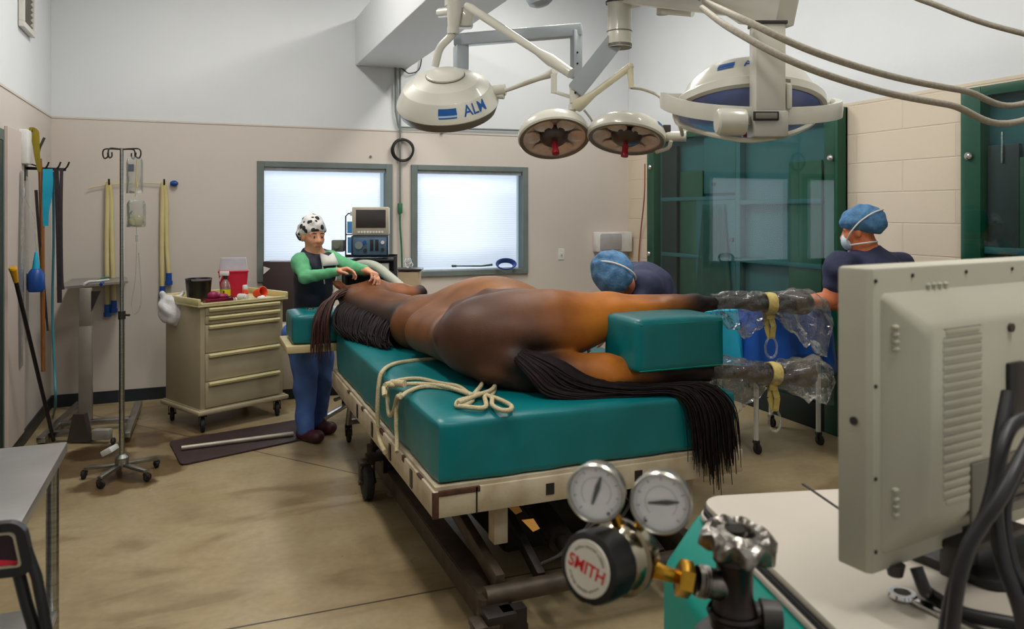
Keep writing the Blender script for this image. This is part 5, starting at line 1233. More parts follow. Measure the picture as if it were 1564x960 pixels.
# combination spanner on the worktop
s0, s1 = at_h(1378, 908, hT + .004), at_h(1520, 975, hT + .004)
sv = nv(s1 - s0); sn = V(-sv.y, sv.x, 0); rg = .0165
fr = frame(s0, UP, sv)
mb = MB().lathe([(.0105, -.004), (rg, -.004), (rg + .002, 0), (rg, .004), (.0105, .004), (.0105, -.004)], fr, 28)
mb.prism([(.015, -.006), (.028, -.0085), (.13, -.0075), (.14, -.008), (.14, .008), (.13, .0075), (.028, .0085), (.015, .006)], .005, fr @ Matrix.Translation((0, 0, -.0025)), .0014)
mb.prism([(.138, -.009), (.150, -.018), (.168, -.017), (.160, -.007), (.156, .0), (.160, .007), (.168, .017), (.150, .018), (.138, .009)], .006, fr @ Matrix.Translation((0, 0, -.003)), .001)
solo('spanner', mb, M['chrome'], 'chrome combination spanner lying on the pale worktop under the monitor', 'spanner', ang=35)

# -- gas cylinder with valve and regulator
zc = .90
ca = P(1122, 900, zc); cyl_top = P(1122, 955, zc).z
gc = thing('gas_cylinder', 'dark gas cylinder valve with a scalloped metal handwheel in the foreground', 'gas cylinder', (ca.x, ca.y, 0))
T_ = lambda z: Matrix.Translation((ca.x, ca.y, z))
obj('tank', MB().lathe([(0, .004), (.050, .004), (.055, .02), (.055, cyl_top - .13), (.053, cyl_top - .10), (.046, cyl_top - .075), (.040, cyl_top - .055), (.036, cyl_top - .04), (.0, cyl_top - .04)], T_(0), 48), mat('dark cylinder paint', (44, 46, 50), .4), gc)
obj('neck_collar', MB().lathe([(.036, cyl_top - .05), (.046, cyl_top - .045), (.046, cyl_top - .012), (.038, cyl_top - .004), (.026, cyl_top)], T_(0), 36), M['dark_grey'], gc)
vt_ = P(1118, 846, zc).z
mb = MB().lathe([(0, cyl_top - .01), (.026, cyl_top - .01), (.029, cyl_top + .012), (.024, cyl_top + .026), (.021, cyl_top + .035), (.021, vt_ - .012), (.025, vt_ - .006), (.022, vt_ + .004), (.012, vt_ + .008), (.012, vt_ + .03), (0, vt_ + .03)], T_(0), 32)
mb.lathe([(.030, cyl_top + .012), (.032, cyl_top + .016), (.030, cyl_top + .02)], T_(0), 32)
obj('valve_body', mb, mat('dark chromed brass', (70, 64, 64), .3, .9, col2=(50, 46, 46), nscale=18), gc)
# safety outlet on the right, outlet nipple on the left
so_ = P(1150, 938, zc)
obj('safety_outlet', MB().cyl(V(ca.x, ca.y, so_.z), V(ca.x, ca.y, so_.z) + RT * .034, .014).cyl(V(ca.x, ca.y, so_.z) + RT * .030 - FW * .002, V(ca.x, ca.y, so_.z) + RT * .052 - FW * .004, .0185, .0165), M['dark_grey'], gc)
ob = P(1105, 894, zc); oa = P(1060, 885, zc - .004)
ax_o = nv(oa - ob)
obj('outlet_nipple', MB().cyl(ob, ob + ax_o * .024, .017).lathe([(.0165, 0), (.0185, .002), (.0165, .004), (.0185, .006), (.0165, .008), (.0185, .010), (.0165, .014)], frame(ob + ax_o * .020, ax_o, UP), 28), M['worn_chrome'], gc)
# handwheel with eight lobes
hw = P(1128, 824, zc); frw = frame(hw, nv(UP - FW * .12 + RT * .12), RT)
n = 96; vs = []; prof_w = [(.014, .004, 0), (.018, .012, 0), (.026, .008, .1), (.034, .012, .6), (.042, .006, 1), (.043, -.006, 1), (.034, -.014, .6), (.020, -.010, .1), (.014, -.006, 0)]
for (r, z, wv_) in prof_w:
    for k in range(n): a = 2 * PI * k / n; q = r * (1 + .085 * wv_ * math.cos(8 * a)); vs.append(frw @ V(q * math.cos(a), q * math.sin(a), z - .004 * wv_ * math.cos(8 * a)))
m_ = len(prof_w); fs = [(i * n + k, i * n + (k + 1) % n, ((i + 1) % m_) * n + (k + 1) % n, ((i + 1) % m_) * n + k) for i in range(m_) for k in range(n)]
obj('handwheel', MB().pydata(vs, fs), M['worn_chrome'], gc, ang=50)
obj('spindle_nut', MB().prism([(.010 * math.cos(i * PI / 3), .010 * math.sin(i * PI / 3)) for i in range(6)], .010, frw @ Matrix.Translation((0, 0, .0)), .001).cyl(frw @ V(0, 0, -.03), frw @ V(0, 0, .006), .008), M['dark_grey'], gc, ang=30)

rg_ = thing('gas_regulator', 'gas regulator with two round white gauges and a black knob with red lettering', 'regulator', P(960, 850, zc))
# nut, stem, body
nA, nB = P(1056, 886, zc - .004), P(1037, 881, zc - .003)
obj('union_nut', MB().prism([(.0205 * math.cos(i * PI / 3 + .3), .0205 * math.sin(i * PI / 3 + .3)) for i in range(6)], (nB - nA).length + .002, frame(nA, nB - nA, UP), .0016), M['brass'], rg_, ang=30)
bc = P(956, 848, zc + .01)
obj('inlet_stem', MB().tube([nB, P(1012, 874, zc - .01), P(990, 866, zc), bc], [.0075, .0085, .012, .014], 18), M['brass'], rg_)
ka = nv(P(897, 868, zc - .045) - bc)          # axis of the knob, towards the viewer and left
fb = frame(bc, ka, UP)
mb = MB().lathe([(0, -.020), (.030, -.020), (.036, -.016), (.038, -.004), (.038, .004), (.043, .006), (.043, .012), (.038, .014), (.034, .022), (.026, .030), (.024, .034), (.0, .034)], fb, 48)
obj('body', mb, mat('nickel plated body', (176, 168, 150), .16, 1.0, col2=(140, 130, 112), nscale=9), rg_, ang=30)
ks = (P(897, 868, zc - .045) - bc).length
n = 72; prof_k = [(0, ks - .045, 0), (.031, ks - .045, 0), (.0385, ks - .040, 1), (.0395, ks - .010, 1), (.038, ks - .002, 1), (.034, ks, 0), (.0, ks, 0)]
vs = []; 
for (r, z, wv_) in prof_k:
    for k in range(n): a = 2 * PI * k / n; q = r * (1 - .025 * wv_ * (1 if (k // 3) % 4 == 0 else 0)); vs.append(fb @ V(q * math.cos(a), q * math.sin(a), z))
fs = [(i * n + k, i * n + (k + 1) % n, (i + 1) * n + (k + 1) % n, (i + 1) * n + k) for i in range(len(prof_k) - 1) for k in range(n)]
kn = obj('adjusting_knob', MB().pydata(vs, fs), M['black'], rg_, ang=35)
fl = fb @ Matrix.Translation((0, 0, ks))
xl = nv(RT * .96 - UP * .22); frl = frame(fl.translation, ka, xl)
lb = obj('label_disc', MB().lathe([(0, .0012), (.0300, .0012), (.0305, .0002)], frl, 48), mat('label white', (226, 222, 208), .45), kn)
vs, fs = text_mesh('SMITH', .019, .0004); tw = max(v.x for v in vs) - min(v.x for v in vs); obj('lettering', MB().pydata([frl @ V(v.x * .050 / tw, v.y, .0016) for v in vs], fs), M['red_ink'], lb, recalc=False)
mb = MB()
rk = random.Random(5)
for up_ in (1, -1):                                  # two arcs of fine print that cannot be read in the photograph
    for k in range(26):
        a = PI / 2 * up_ + (k - 12.5) * .082
        if k in (8, 17): continue
        r0, r1 = .0222, .0222 + .0012 + .0016 * rk.random(); da = .022
        mb.pydata([frl @ V(r * math.cos(a + s), r * math.sin(a + s), .0016) for r, s in ((r0, -da), (r1, -da), (r1, da), (r0, da))], [(0, 1, 2, 3)])
obj('fine_print', mb, M['ink'], lb, recalc=False)
def gauge(c, z, R, needle, dot, seed):
    cc = P(c[0], c[1], z); nrm = nv(-FW * .93 - RT * .30 + UP * .06); fr = frame(cc, nrm, RT)
    g = obj('gauge', MB().lathe([(0, -.026), (R * .5, -.026), (R * .9, -.022), (R * .94, -.018), (R * .94, .0), (R, .002), (R, .006), (R * .95, .0085), (R * .90, .006), (R * .89, .002)], fr, 56), mat('gauge case metal', (182, 180, 172), .28, .9), rg_, ang=30)
    obj('dial', MB().lathe([(0, .0018), (R * .895, .0018)], fr, 56), M['gauge_face'], g)
    mb = MB(); rk = random.Random(seed)
    for k in range(41):
        a = math.radians(225 - k * 270 / 40); r0 = R * (.70 if k % 5 == 0 else .76); w_ = .0006 if k % 5 == 0 else .0003
        d = V(math.cos(a), math.sin(a), 0); s = V(-d.y, d.x, 0); mb.pydata([fr @ (d * r + s * t + V(0, 0, .0022)) for r, t in ((r0, -w_), (R * .82, -w_), (R * .82, w_), (r0, w_))], [(0, 1, 2, 3)])
    mb.lathe([(R * .50, .0022), (R * .515, .0022)], fr, 48, math.radians(-45), math.radians(225))
    obj('scale', mb, mat('gauge grey ink', (120, 120, 124), .6), g, recalc=False)
    a = math.radians(needle); d = V(math.cos(a), math.sin(a), 0); s = V(-d.y, d.x, 0)
    mb = MB(); mb.pydata([fr @ (d * r + s * t + V(0, 0, .0034)) for r, t in ((-R * .42, -.0012), (R * .20, -.0030), (R * .58, -.0010), (R * .58, .0010), (R * .20, .0030), (-R * .42, .0012))], [(0, 1, 2, 3, 4, 5)]); mb.lathe([(0, .0045), (R * .07, .0042), (R * .07, .002)], fr, 20)
    obj('needle', mb, M['ink'], g, recalc=False)
    obj('stop_pin', MB().cyl(fr @ V(dot[0] * R, dot[1] * R, .001), fr @ V(dot[0] * R, dot[1] * R, .0034), R * .05, None, 10), M['ink'], g)
    obj('crystal', MB().lathe([(R * .9, .005), (R * .6, .0062), (0, .0068)], fr, 48), mat('gauge crystal', (240, 244, 246), .04, alpha=.10, spec=.8), g)
    bk_ = cc - nrm * .026
    obj('gauge_stem', MB().tube([bk_ + nrm * .006, bk_ - nrm * .012, bc.lerp(bk_, .35) + UP * .01, bc], .0068, 14), M['brass'], g)
gauge((911, 751), .875, .0330, 72, (.42, -.66), 1)
gauge((1010, 766), .865, .0345, 6, (-.50, -.62), 2)

# ================================================================ STEEL TABLE on the left
ht = .90
q = at_h(103, 674, ht); sx1, sy1 = q.x, q.y
st = thing('steel_table', 'stainless steel work table with a lower shelf at the left edge', 'table', (sx1 - .4, 1.9, 0))
sx0, sy0 = XL + .06, .75
obj('table_top', MB().box((sx0, sy0, ht - .035), (sx1, sy1, ht), .004), M['steel_top'], st, ang=30)
obj('lower_shelf', MB().box((sx0 + .02, sy0 + .02, .36), (sx1 - .02, sy1 - .02, .385), .004), M['steel_top'], st, ang=30)
for x in (sx0 + .04, sx1 - .035):
    for y in (sy0 + .05, sy1 - .05):
        l = obj('leg', MB().cyl((x, y, .03), (x, y, ht - .034), .019), M['steel'], st)
        obj('leg_foot', MB().lathe([(0, 0), (.024, 0), (.024, .012), (.016, .034), (.0, .034)], Matrix.Translation((x, y, 0)), 20), M['black_rubber'], l)
# -- dark framed handset on tubular legs, in front of the steel table
zk = 1.12
kc = P(6, 838, zk)
ks_ = thing('panel_stand', 'black rounded panel with pale inner trim on black tube legs in the left foreground', 'panel stand', (kc.x, kc.y, 0))
ux = nv(RT * .93 - UP * .02 + FW * .32); uy = nv(UP + RT * -.22); uz = nv(ux.cross(uy)); 
mk = Matrix((ux, uy, uz)).transposed().to_4x4(); mk.translation = kc
def ring_rr(x0, y0, x1, y1, r, t, d, mtx, mb, z0=0.0):
    a = rrect(x0, y0, x1, y1, r, 8); b = rrect(x0 + t, y0 + t, x1 - t, y1 - t, max(r - t, .004), 8); n = len(a)
    vs = [mtx @ V(p[0], p[1], z) for z in (z0, z0 + d) for ring_ in (a, b) for p in ring_]
    fs = []
    for k in range(n):
        j = (k + 1) % n; fs += [(k, j, n + j, n + k), (2 * n + k, 2 * n + j, 3 * n + j, 3 * n + k), (k, j, 2 * n + j, 2 * n + k), (n + k, n + j, 3 * n + j, 3 * n + k)]
    return mb.pydata(vs, fs)
obj('outer_frame', ring_rr(-.050, -.036, .036, .042, .020, .013, .018, mk, MB()), M['black'], ks_, ang=30)
obj('inner_trim', ring_rr(-.040, -.027, .024, .030, .012, .005, .014, mk, MB(), .003), mat('pale trim', (164, 156, 132), .5), ks_, ang=30)
obj('panel_face', MB().prism(rrect(-.036, -.023, .020, .026, .008), .004, mk @ Matrix.Translation((0, 0, .004))), mat('dark maroon panel', (44, 14, 34), .4), ks_, ang=30)
obj('red_mark', MB().prism([(-.034, -.0215), (.016, -.0215), (.016, -.016), (-.034, -.008)], .001, mk @ Matrix.Translation((0, 0, .008))), M['red'], ks_, ang=30)
kb = V(kc.x, kc.y, 0)
obj('leg', MB().tube([mk @ V(.014, -.036, .008), P(40, 920, zk), P(60, 985, zk - .01), V(kb.x + .16, kb.y - .03, .012)], .0085, 12), M['black'], ks_)
obj('leg', MB().tube([mk @ V(.030, .0, .008), P(56, 880, zk), P(76, 985, zk - .01), V(kb.x + .22, kb.y + .02, .012)], .0075, 12), M['black'], ks_)
obj('base', MB().box((kb.x - .06, kb.y - .16, 0), (kb.x + .26, kb.y + .14, .016), .006), M['black'], ks_, ang=30)
# ================================================================ LEFT SIDE
Yr = 6.42
r_ = lambda px, py, dy=0.0: at_Y(px, py, Yr + dy)
hk = thing('wall_rack', 'black hook rail on the left wall holding straps and a pole', 'hook rail', (XL, Yr, 1.9))
zz = r_(60, 257).z
obj('back_plate', MB().box((XL, Yr - .05, zz - .09), (XL + .014, Yr + .05, zz + .24), .004), M['black'], hk, ang=30)
obj('rail', MB().bar(V(XL + .01, Yr, zz), V(r_(101, 258).x, Yr, zz - .005), .016, .022, .003).tube([V(XL + .012, Yr, zz + .04), r_(52, 252), r_(70, 258)], .005, 8), M['black'], hk, ang=30)
for px in (66, 84, 97):
    a = r_(px, 258); obj('hook', MB().curve([a, a + V(.012, -.02, .0), a + V(.03, -.035, .02), a + V(.042, -.04, .05)], [.006] * 1 and .006, 8), M['black'], hk)
def strip(name, pts, w, th, m, label, cat, group=None, yaw=(0, 1, 0)):
    """a flat hanging strap following points"""
    c = catmull([Vector(p) for p in pts], 6); mb = MB(); n = Vector(yaw).normalized(); rows = []
    for i, p in enumerate(c):
        t = (c[min(i + 1, len(c) - 1)] - c[max(i - 1, 0)]).normalized(); s = t.cross(n).normalized(); nn = s.cross(t)
        W = np.interp(i / (len(c) - 1), np.linspace(0, 1, len(w)), w) if isinstance(w, (list, tuple)) else w
        rows.append([p + s * W / 2 + nn * th / 2, p - s * W / 2 + nn * th / 2, p - s * W / 2 - nn * th / 2, p + s * W / 2 - nn * th / 2])
    vs = [q for r in rows for q in r]; fs = [(i * 4 + k, i * 4 + (k + 1) % 4, i * 4 + 4 + (k + 1) % 4, i * 4 + 4 + k) for i in range(len(rows) - 1) for k in range(4)] + [(0, 1, 2, 3), tuple(range(len(vs) - 4, len(vs)))]
    mb.pydata(vs, fs); return solo(name, mb, m, label, cat, group, ang=30)
solo('wooden_pole', MB().tube([r_(61, 242, -.035), r_(64, 330, -.03), r_(66, 567, -.035)], [.013, .016, .014], 14), M['wood'], 'brown wooden pole hanging from the hook rail', 'pole')
strip('strap', [r_(44, 200, -.05), r_(52, 202, -.05), r_(55, 220, -.05), r_(57, 240, -.05), r_(60, 262, -.045)], [.05, .06, .045, .035, .02], .008, mat('olive yellow webbing', (146, 130, 28), .7), 'olive yellow strap standing up above the hook rail', 'strap')
solo('strap_hook', MB().curve([r_(58, 244, -.045), r_(60, 228, -.045), r_(66, 214, -.045), r_(68, 210, -.045)], .009, 8), M['dark_grey'], 'grey metal hook tip beside the olive yellow strap', 'hook')
M['cyan_nylon'] = mat('cyan nylon', (24, 172, 208), .6)
strip('halter', [r_(73, 258, -.04), r_(73, 280, -.045), r_(72, 300, -.045), r_(70, 322, -.04), r_(70, 345, -.04)], [.06, .066, .06, .04, .034], .012, M['cyan_nylon'], 'bright cyan nylon halter hanging from the hook rail', 'halter')
M['black_nylon'] = mat('black nylon webbing', (34, 28, 34), .6, col2=(46, 40, 44), nscale=30)
strip('lead_strap', [r_(86, 258, -.03), r_(88, 320, -.035), r_(90, 400, -.035), r_(91, 462, -.03)], .030, .010, M['black_nylon'], 'longest black webbing lead hanging at the outer end of the hook rail', 'strap')
strip('lead_strap', [r_(94, 258, -.02), r_(93, 330, -.02), r_(94, 420, -.02), r_(96, 442, -.02)], .022, .012, mat('dark purple webbing', (62, 52, 62), .6), 'shorter purplish dark lead hanging outermost on the hook rail', 'strap')
strip('lead_strap', [r_(55, 290, -.055), r_(59, 350, -.05), r_(66, 430, -.02), r_(73, 505, -.02)], [.02, .016, .022, .012], .010, M['black_nylon'], 'black strap hanging behind the brown wooden pole', 'strap')
solo('tubing', MB().curve([r_(81, 262, .02), r_(82, 360, .02), r_(80, 470, .03), r_(83, 560, .03), r_(85, 612, .02), at_h(82, 632, .01)], .009, 8), mat('blue green tubing', (74, 148, 164), .4), 'long blue green tube hanging down to the floor in the corner', 'tube')
# blue jug with cyan neck hanging on the left wall
jb = r_(55, 430, -.12)
jg = thing('hanging_bottle', 'blue plastic bottle with a cyan neck hanging on the left wall behind the pole', 'bottle', jb)
obj('bottle_body', MB().lathe([(0, -.07), (.045, -.07), (.055, -.05), (.055, .05), (.035, .085), (.016, .10)], Matrix.Translation(jb), 24), M['blue'], jg)
obj('neck', MB().lathe([(.026, .085), (.020, .13), (.010, .20), (.0, .22)], Matrix.Translation(jb), 20), M['cyan_nylon'], jg)
obj('hang_cord', MB().tube([jb + UP * .20, jb + V(-.01, 0, .45), V(XL + .012, jb.y, jb.z + .62)], .003, 6), M['clear_soft'], jg)
obj('holder', MB().box((XL, jb.y - .03, jb.z + .60), (XL + .025, jb.y + .03, jb.z + .66), .004), M['white_plastic'], jg, ang=30)
# glove-sleeve dispenser on the wall
dz_ = at_X(20, 240, XL)
gd = at_X(38, 205, XL)
solo('wall_dispenser', MB().box((XL + .001, Yr - .22, 1.98), (XL + .06, Yr - .075, 2.22), .01), M['white_plastic'], 'white box dispenser on the left wall beside the hook rail', 'dispenser', ang=30)
for k, (a, b, px) in enumerate(((262, 560, 40), (270, 520, 48))):
    strip('film_sleeve', [at_X(px - 6, a, XL + .03), at_X(px - 6, (a + b) / 2, XL + .04), at_X(px - 7, b, XL + .03)], [.10, .11, .10], .003, M['clear_soft'], ['clear plastic sleeve hanging on the left wall nearer the door', 'clear plastic sleeve hanging on the left wall nearer the hook rail'][k], 'plastic sleeve', None, yaw=(1, 0, 0))
# leaning broom handle with yellow top
b0, b1 = at_X(24, 428, XL + .10), at_h(82, 672, .015)
br = thing('push_broom', 'black handled tool with a yellow grip leaning on the left wall', 'broom', b1)
obj('handle', MB().tube([b1, b0], [.013, .013], 12), M['black'], br)
d = nv(b0 - b1); obj('grip', MB().tube([b0 - d * .01, b0 + d * .06, b0 + d * .09, b0 + d * .10], [.015, .019, .024, .018], 14), mat('yellow grip', (232, 172, 30), .45), br)
# IV stand
pb = at_h(186, 727, 0); zi = F * CH / (727 - HY)
I = lambda px, py, dz=0.0: P(px, py, zi + dz)
iv = thing('iv_stand', 'steel drip stand on a wheeled base standing on a damp patch of floor', 'drip stand', pb)
px_ = I(186, 700)
obj('pole', MB().cyl(V(px_.x, px_.y, .13), V(px_.x, px_.y, 1.0), .0165).cyl(V(px_.x, px_.y, 1.0), V(px_.x, px_.y, I(188, 226).z), .012), M['steel'], iv)
obj('clamp_collar', MB().cyl(V(px_.x, px_.y, .98), V(px_.x, px_.y, 1.03), .022).cyl(V(px_.x, px_.y, 1.005), V(px_.x, px_.y, 1.005) + RT * .05, .007), M['dark_grey'], iv)
zh = I(188, 228).z; ctr = V(px_.x, px_.y, zh)
for i, (dx, dd) in enumerate(((-1, .1), (-.45, -.5), (.45, .5), (1, -.1))):
    dv_ = RT * dx * .115 + FW * dd * .10
    obj('hook', MB().curve([ctr, ctr + dv_ * .6 + UP * .004, ctr + dv_, ctr + dv_ * 1.08 - UP * .03, ctr + dv_ * .98 - UP * .055, ctr + dv_ * .80 - UP * .045, ctr + dv_ * .80 - UP * .02], .0048, 8, 6), M['dark_grey'], iv)
obj('base_hub', MB().lathe([(0, .065), (.035, .065), (.04, .08), (.04, .12), (.022, .14), (.0, .14)], Matrix.Translation((px_.x, px_.y, 0)), 24), M['steel'], iv)
for k in range(5):
    a = -PSI + math.radians(-97 + 72 * k); dv_ = V(math.cos(a), math.sin(a), 0); p = V(px_.x, px_.y, 0)
    obj('base_leg', MB().bar(p + dv_ * .03 + UP * .075, p + dv_ * .215 + UP * .062, .034, .020, .006), M['steel'], iv, ang=30)
    caster('caster', iv, p + dv_ * .215 + UP * .055, .025, .022, M['black_rubber'], M['dark_grey'], (dv_.y, -dv_.x))
pw_ = I(168, 700, .1)
obj('power_brick', MB().box((-.035, -.05, -.015), (.035, .05, .02), .006, frame(V(pw_.x, pw_.y, .13), nv(UP - RT * .5), RT)), M['white_plastic'], iv, ang=30)
# IV bag hanging from its right hook
hb = ctr + RT * .085 + FW * -.01 - UP * .045
ib = thing('iv_bag', 'clear fluid bag and drip line hanging from the drip stand', 'iv bag', hb)
def pouch(c, w, h, d, nw=10, nh=16):
    mb = MB(); vs = []
    for s in (1, -1):
        for i in range(nh + 1):
            for j in range(nw + 1):
                u = j / nw * 2 - 1; v = i / nh; ww = w / 2 * (1 - .25 * max(0, v - .85) / .15)
                dd = d / 2 * s * (1 - u * u) ** .5 * math.sin(PI * min(1, v * 1.02)) ** .5 * (1 - .5 * v) if 0 < v < 1 else 0
                vs.append(c + RT * u * ww + FW * dd + UP * (v - 1) * h)
    n = (nh + 1) * (nw + 1); fs = []
    for s in (0, 1):
        for i in range(nh):
            for j in range(nw): a = s * n + i * (nw + 1) + j; fs.append((a, a + 1, a + nw + 2, a + nw + 1))
    return mb.pydata(vs, fs)
obj('fluid_bag', pouch(hb, .105, .23, .05), M['clear_soft'], ib, recalc=True)
obj('print_block', MB().grid(lambda u, v: hb + RT * (-.025 + u * .035) - FW * .030 - UP * (.05 + v * .045), 2, 4), mat('grey blue print', (112, 118, 134), .6), ib, recalc=False)
obj('lower_bag', pouch(hb - UP * .27 + RT * .01, .12, .17, .06), M['clear_soft'], ib)
obj('fluid', MB().ell(hb - UP * .40 + RT * .01, (.045, .02, .035)), mat('pale fluid', (206, 204, 160), .1, alpha=.5), ib)
obj('drip_line', MB().curve([hb - UP * .43 + RT * .01, hb - UP * .52 + RT * .012, hb - UP * .75 + RT * .005, hb - UP * .92 - RT * .02, hb - UP * .98 + RT * .0, hb - UP * .90 + RT * .04, hb - UP * .6 + RT * .025], .0028, 6).cyl(hb - UP * .49 + RT * .012, hb - UP * .53 + RT * .012, .009), M['clear_soft'], ib)
obj('valve', MB().cyl(hb - UP * .165 + RT * .03 - FW * .03, hb - UP * .19 + RT * .03 - FW * .03, .006).curve([hb - FW * .03 + RT * .03 - UP * .02, hb - FW * .035 + RT * .028 - UP * .12, hb - FW * .03 + RT * .02 - UP * .25], .004, 6), M['silicone'], ib)
# endotracheal tubes hanging on the back wall
def ettube(px, py, yb, label, lab_dx, second):
    a = cw(px, py, .05); t = thing('breathing_tube', label, 'tube', V(a.x, YB, a.z), 0, 'tubes hung on the back wall')
    obj('wall_peg', MB().tube([V(a.x, YB, a.z + .02), V(a.x, YB - .07, a.z + .02), V(a.x, YB - .085, a.z + .065)], .008, 8), M['black'], t)
    dx = .017
    e1, e2 = cw(px - 3, yb, .05), cw(px + 7, yb - (20 if second else 6), .05)
    obj('tube_loop', MB().curve([e1, V(a.x - dx * 1.1, YB - .05, a.z - .5), V(a.x - dx * .8, YB - .05, a.z - .12), V(a.x - .01, YB - .05, a.z + .03), V(a.x + dx * .8, YB - .05, a.z - .10), V(a.x + dx * 1.2, YB - .045, a.z - .5), e2], .019, 12, 8), M['silicone'], t)
    for e in (e1, e2): obj('connector', MB().cyl(e + UP * .02, e - UP * .05, .024).cyl(e - UP * .05, e - UP * .085, .030), M['blue'], t)
ettube(167, 285, 468, 'yellowish breathing tube hanging on the back wall behind the drip stand', 0, False)
ettube(251, 285, 440, 'cream breathing tube hanging on the back wall between drip stand and drawer cart', 0, True)
solo('inflation_line', MB().curve([cw(134, 288), cw(160, 283), cw(200, 280), cw(225, 279), cw(250, 281)], .0045, 6), M['silicone'], 'thin yellow line strung across the back wall between the hanging tubes', 'line')
c = cw(266, 280, .03)
solo('wall_connector', MB().lathe([(0, -.03), (.016, -.03), (.026, -.01), (.026, .012), (.014, .03), (0, .03)], frame(c, RT, UP), 18).cyl(c, c + V(0, .03, 0), .008), M['blue'], 'small blue connector knob on the back wall', 'connector')
# steel instrument stand (column with tray and H base)
ms = at_h(134, 655, 0); zm = F * CH / (655 - HY)
J = lambda px, py, dz=0.0: P(px, py, zm + dz)
im = thing('instrument_stand', 'grey steel column stand with a flat tray in the left corner', 'stand', ms)
cx_ = J(131, 600)
obj('column', MB().box((-.045, -.04, .04), (.045, .04, J(0, 497).z), .004, Matrix.Translation((cx_.x, cx_.y, 0))).box((-.040, -.036, J(0, 497).z), (.040, .036, J(0, 440).z), .003, Matrix.Translation((cx_.x, cx_.y, 0))), mat('grey stand steel', (150, 144, 136), .4, .5, col2=(138, 132, 124), nscale=6), im, ang=30)
ty = J(0, 441).z
a, b, c_, d = at_h(86, 442, ty), at_h(196, 432, ty), at_h(190, 420, ty), at_h(124, 421, ty)
obj('tray', MB().pydata([p + UP * q for q in (0, .018) for p in (a, b, c_, d)], [(0, 1, 2, 3), (4, 5, 6, 7), (0, 1, 5, 4), (1, 2, 6, 5), (2, 3, 7, 6), (3, 0, 4, 7)]), M['steel_top'], im, ang=20)
obj('gusset', MB().prism([(0, 0), (.09, 0), (0, -.20)], .012, frame(J(136, 444), -FW, RT)), M['dark_grey'], im, ang=20)
for p0, p1 in (((62, 672), (122, 616)), ((193, 664), (212, 615)), ((84, 648), (200, 640)), ((78, 662), (150, 660))):
    obj('base_rail', MB().bar(at_h(*p0, .06), at_h(*p1, .06), .055, .04, .004), M['steel'], im, ang=30)
obj('foot_cover', MB().prism([(-.075, 0), (.09, 0), (.045, .20), (-.03, .20)], .05, frame(at_h(124, 672, .01), -FW, RT)), mat('dark brown cover', (70, 62, 58), .55), im, ang=20)
obj('foot_block', MB().box((-.06, -.03, 0), (.06, .03, .07), .004, frame(at_h(156, 670, .03), UP, RT)), mat('pale grey block', (168, 164, 156), .5), im, ang=30)
caster('caster', im, at_h(173, 668, .055) + UP * .0, .025, .02, M['black_rubber'], M['dark_grey'])
for p0 in ((64, 670), (192, 662), (122, 618), (212, 618)): obj('foot_pad', MB().cyl(at_h(*p0, .0), at_h(*p0, .05), .016), M['black_rubber'], im)
# small airway parts lying on that tray
solo('airway_piece', MB().curve([at_h(128, 434, ty + .03), at_h(136, 430, ty + .03), at_h(150, 429, ty + .028), at_h(166, 427, ty + .027)], .010, 8), M['white_plastic'], 'white curved airway piece lying on the column stand tray', 'airway piece')
solo('airway_piece', MB().curve([at_h(150, 428, ty + .03), at_h(158, 424, ty + .03), at_h(168, 423, ty + .03)], .009, 8), mat('green plastic', (88, 140, 116), .5), 'small green airway piece lying on the column stand tray', 'airway piece')
solo('airway_piece', MB().cyl(at_h(154, 434, ty + .02), at_h(157, 431, ty + .03), .012), M['blue'], 'small blue cap lying on the column stand tray', 'cap')

# ================================================================ DRAWER CART
crt = at_h(303, 637, .13); RZ = math.radians(27)
ct_ = thing('drawer_cart', 'beige medical drawer cart on casters with supplies on its top', 'cart', (crt.x, crt.y, 0), RZ)
Wc, Dc, Hc = .70, .56, 1.0
LO = dict(local=True)
obj('carcass', MB().box((.03, .03, .17), (Wc + .03, Dc + .03, .94), .006), M['beige_paint'], ct_, ang=30, **LO)
obj('bumper_tray', MB().box((0, 0, .130), (Wc + .07, Dc + .07, .165), .012).box((.02, .02, .16), (Wc + .05, Dc + .05, .172)), M['beige_paint'], ct_, ang=30, **LO)
dr_z = [(.175, .298), (.302, .470), (.474, .705), (.709, .800), (.804, .905)]
for i, (za, zb2) in enumerate(((.180, .372), (.378, .585), (.591, .800), (.806, .866), (.872, .930))):
    dw = obj('drawer', MB().box((.065, .018, za), (Wc - .005, .034, zb2), .004), M['beige_paint'], ct_, ang=30, **LO)
    hb_ = zb2 - .028
    if i < 3 or i == 3 or i == 4:
        obj('handle', MB().prism([(0, 0), (0, .026), (-.020, .026), (-.026, .016), (-.022, .0)], Wc - .10, Matrix.Translation((.085, .018, hb_)) @ Matrix(((0, 0, 1, 0), (1, 0, 0, 0), (0, 1, 0, 0), (0, 0, 0, 1))), .002), M['cream'], dw, ang=30, **LO)
obj('drawer_label', MB().box((Wc - .10, .0155, .897), (Wc - .03, .0185, .915)), M['paper'], ct_, ang=30, **LO)
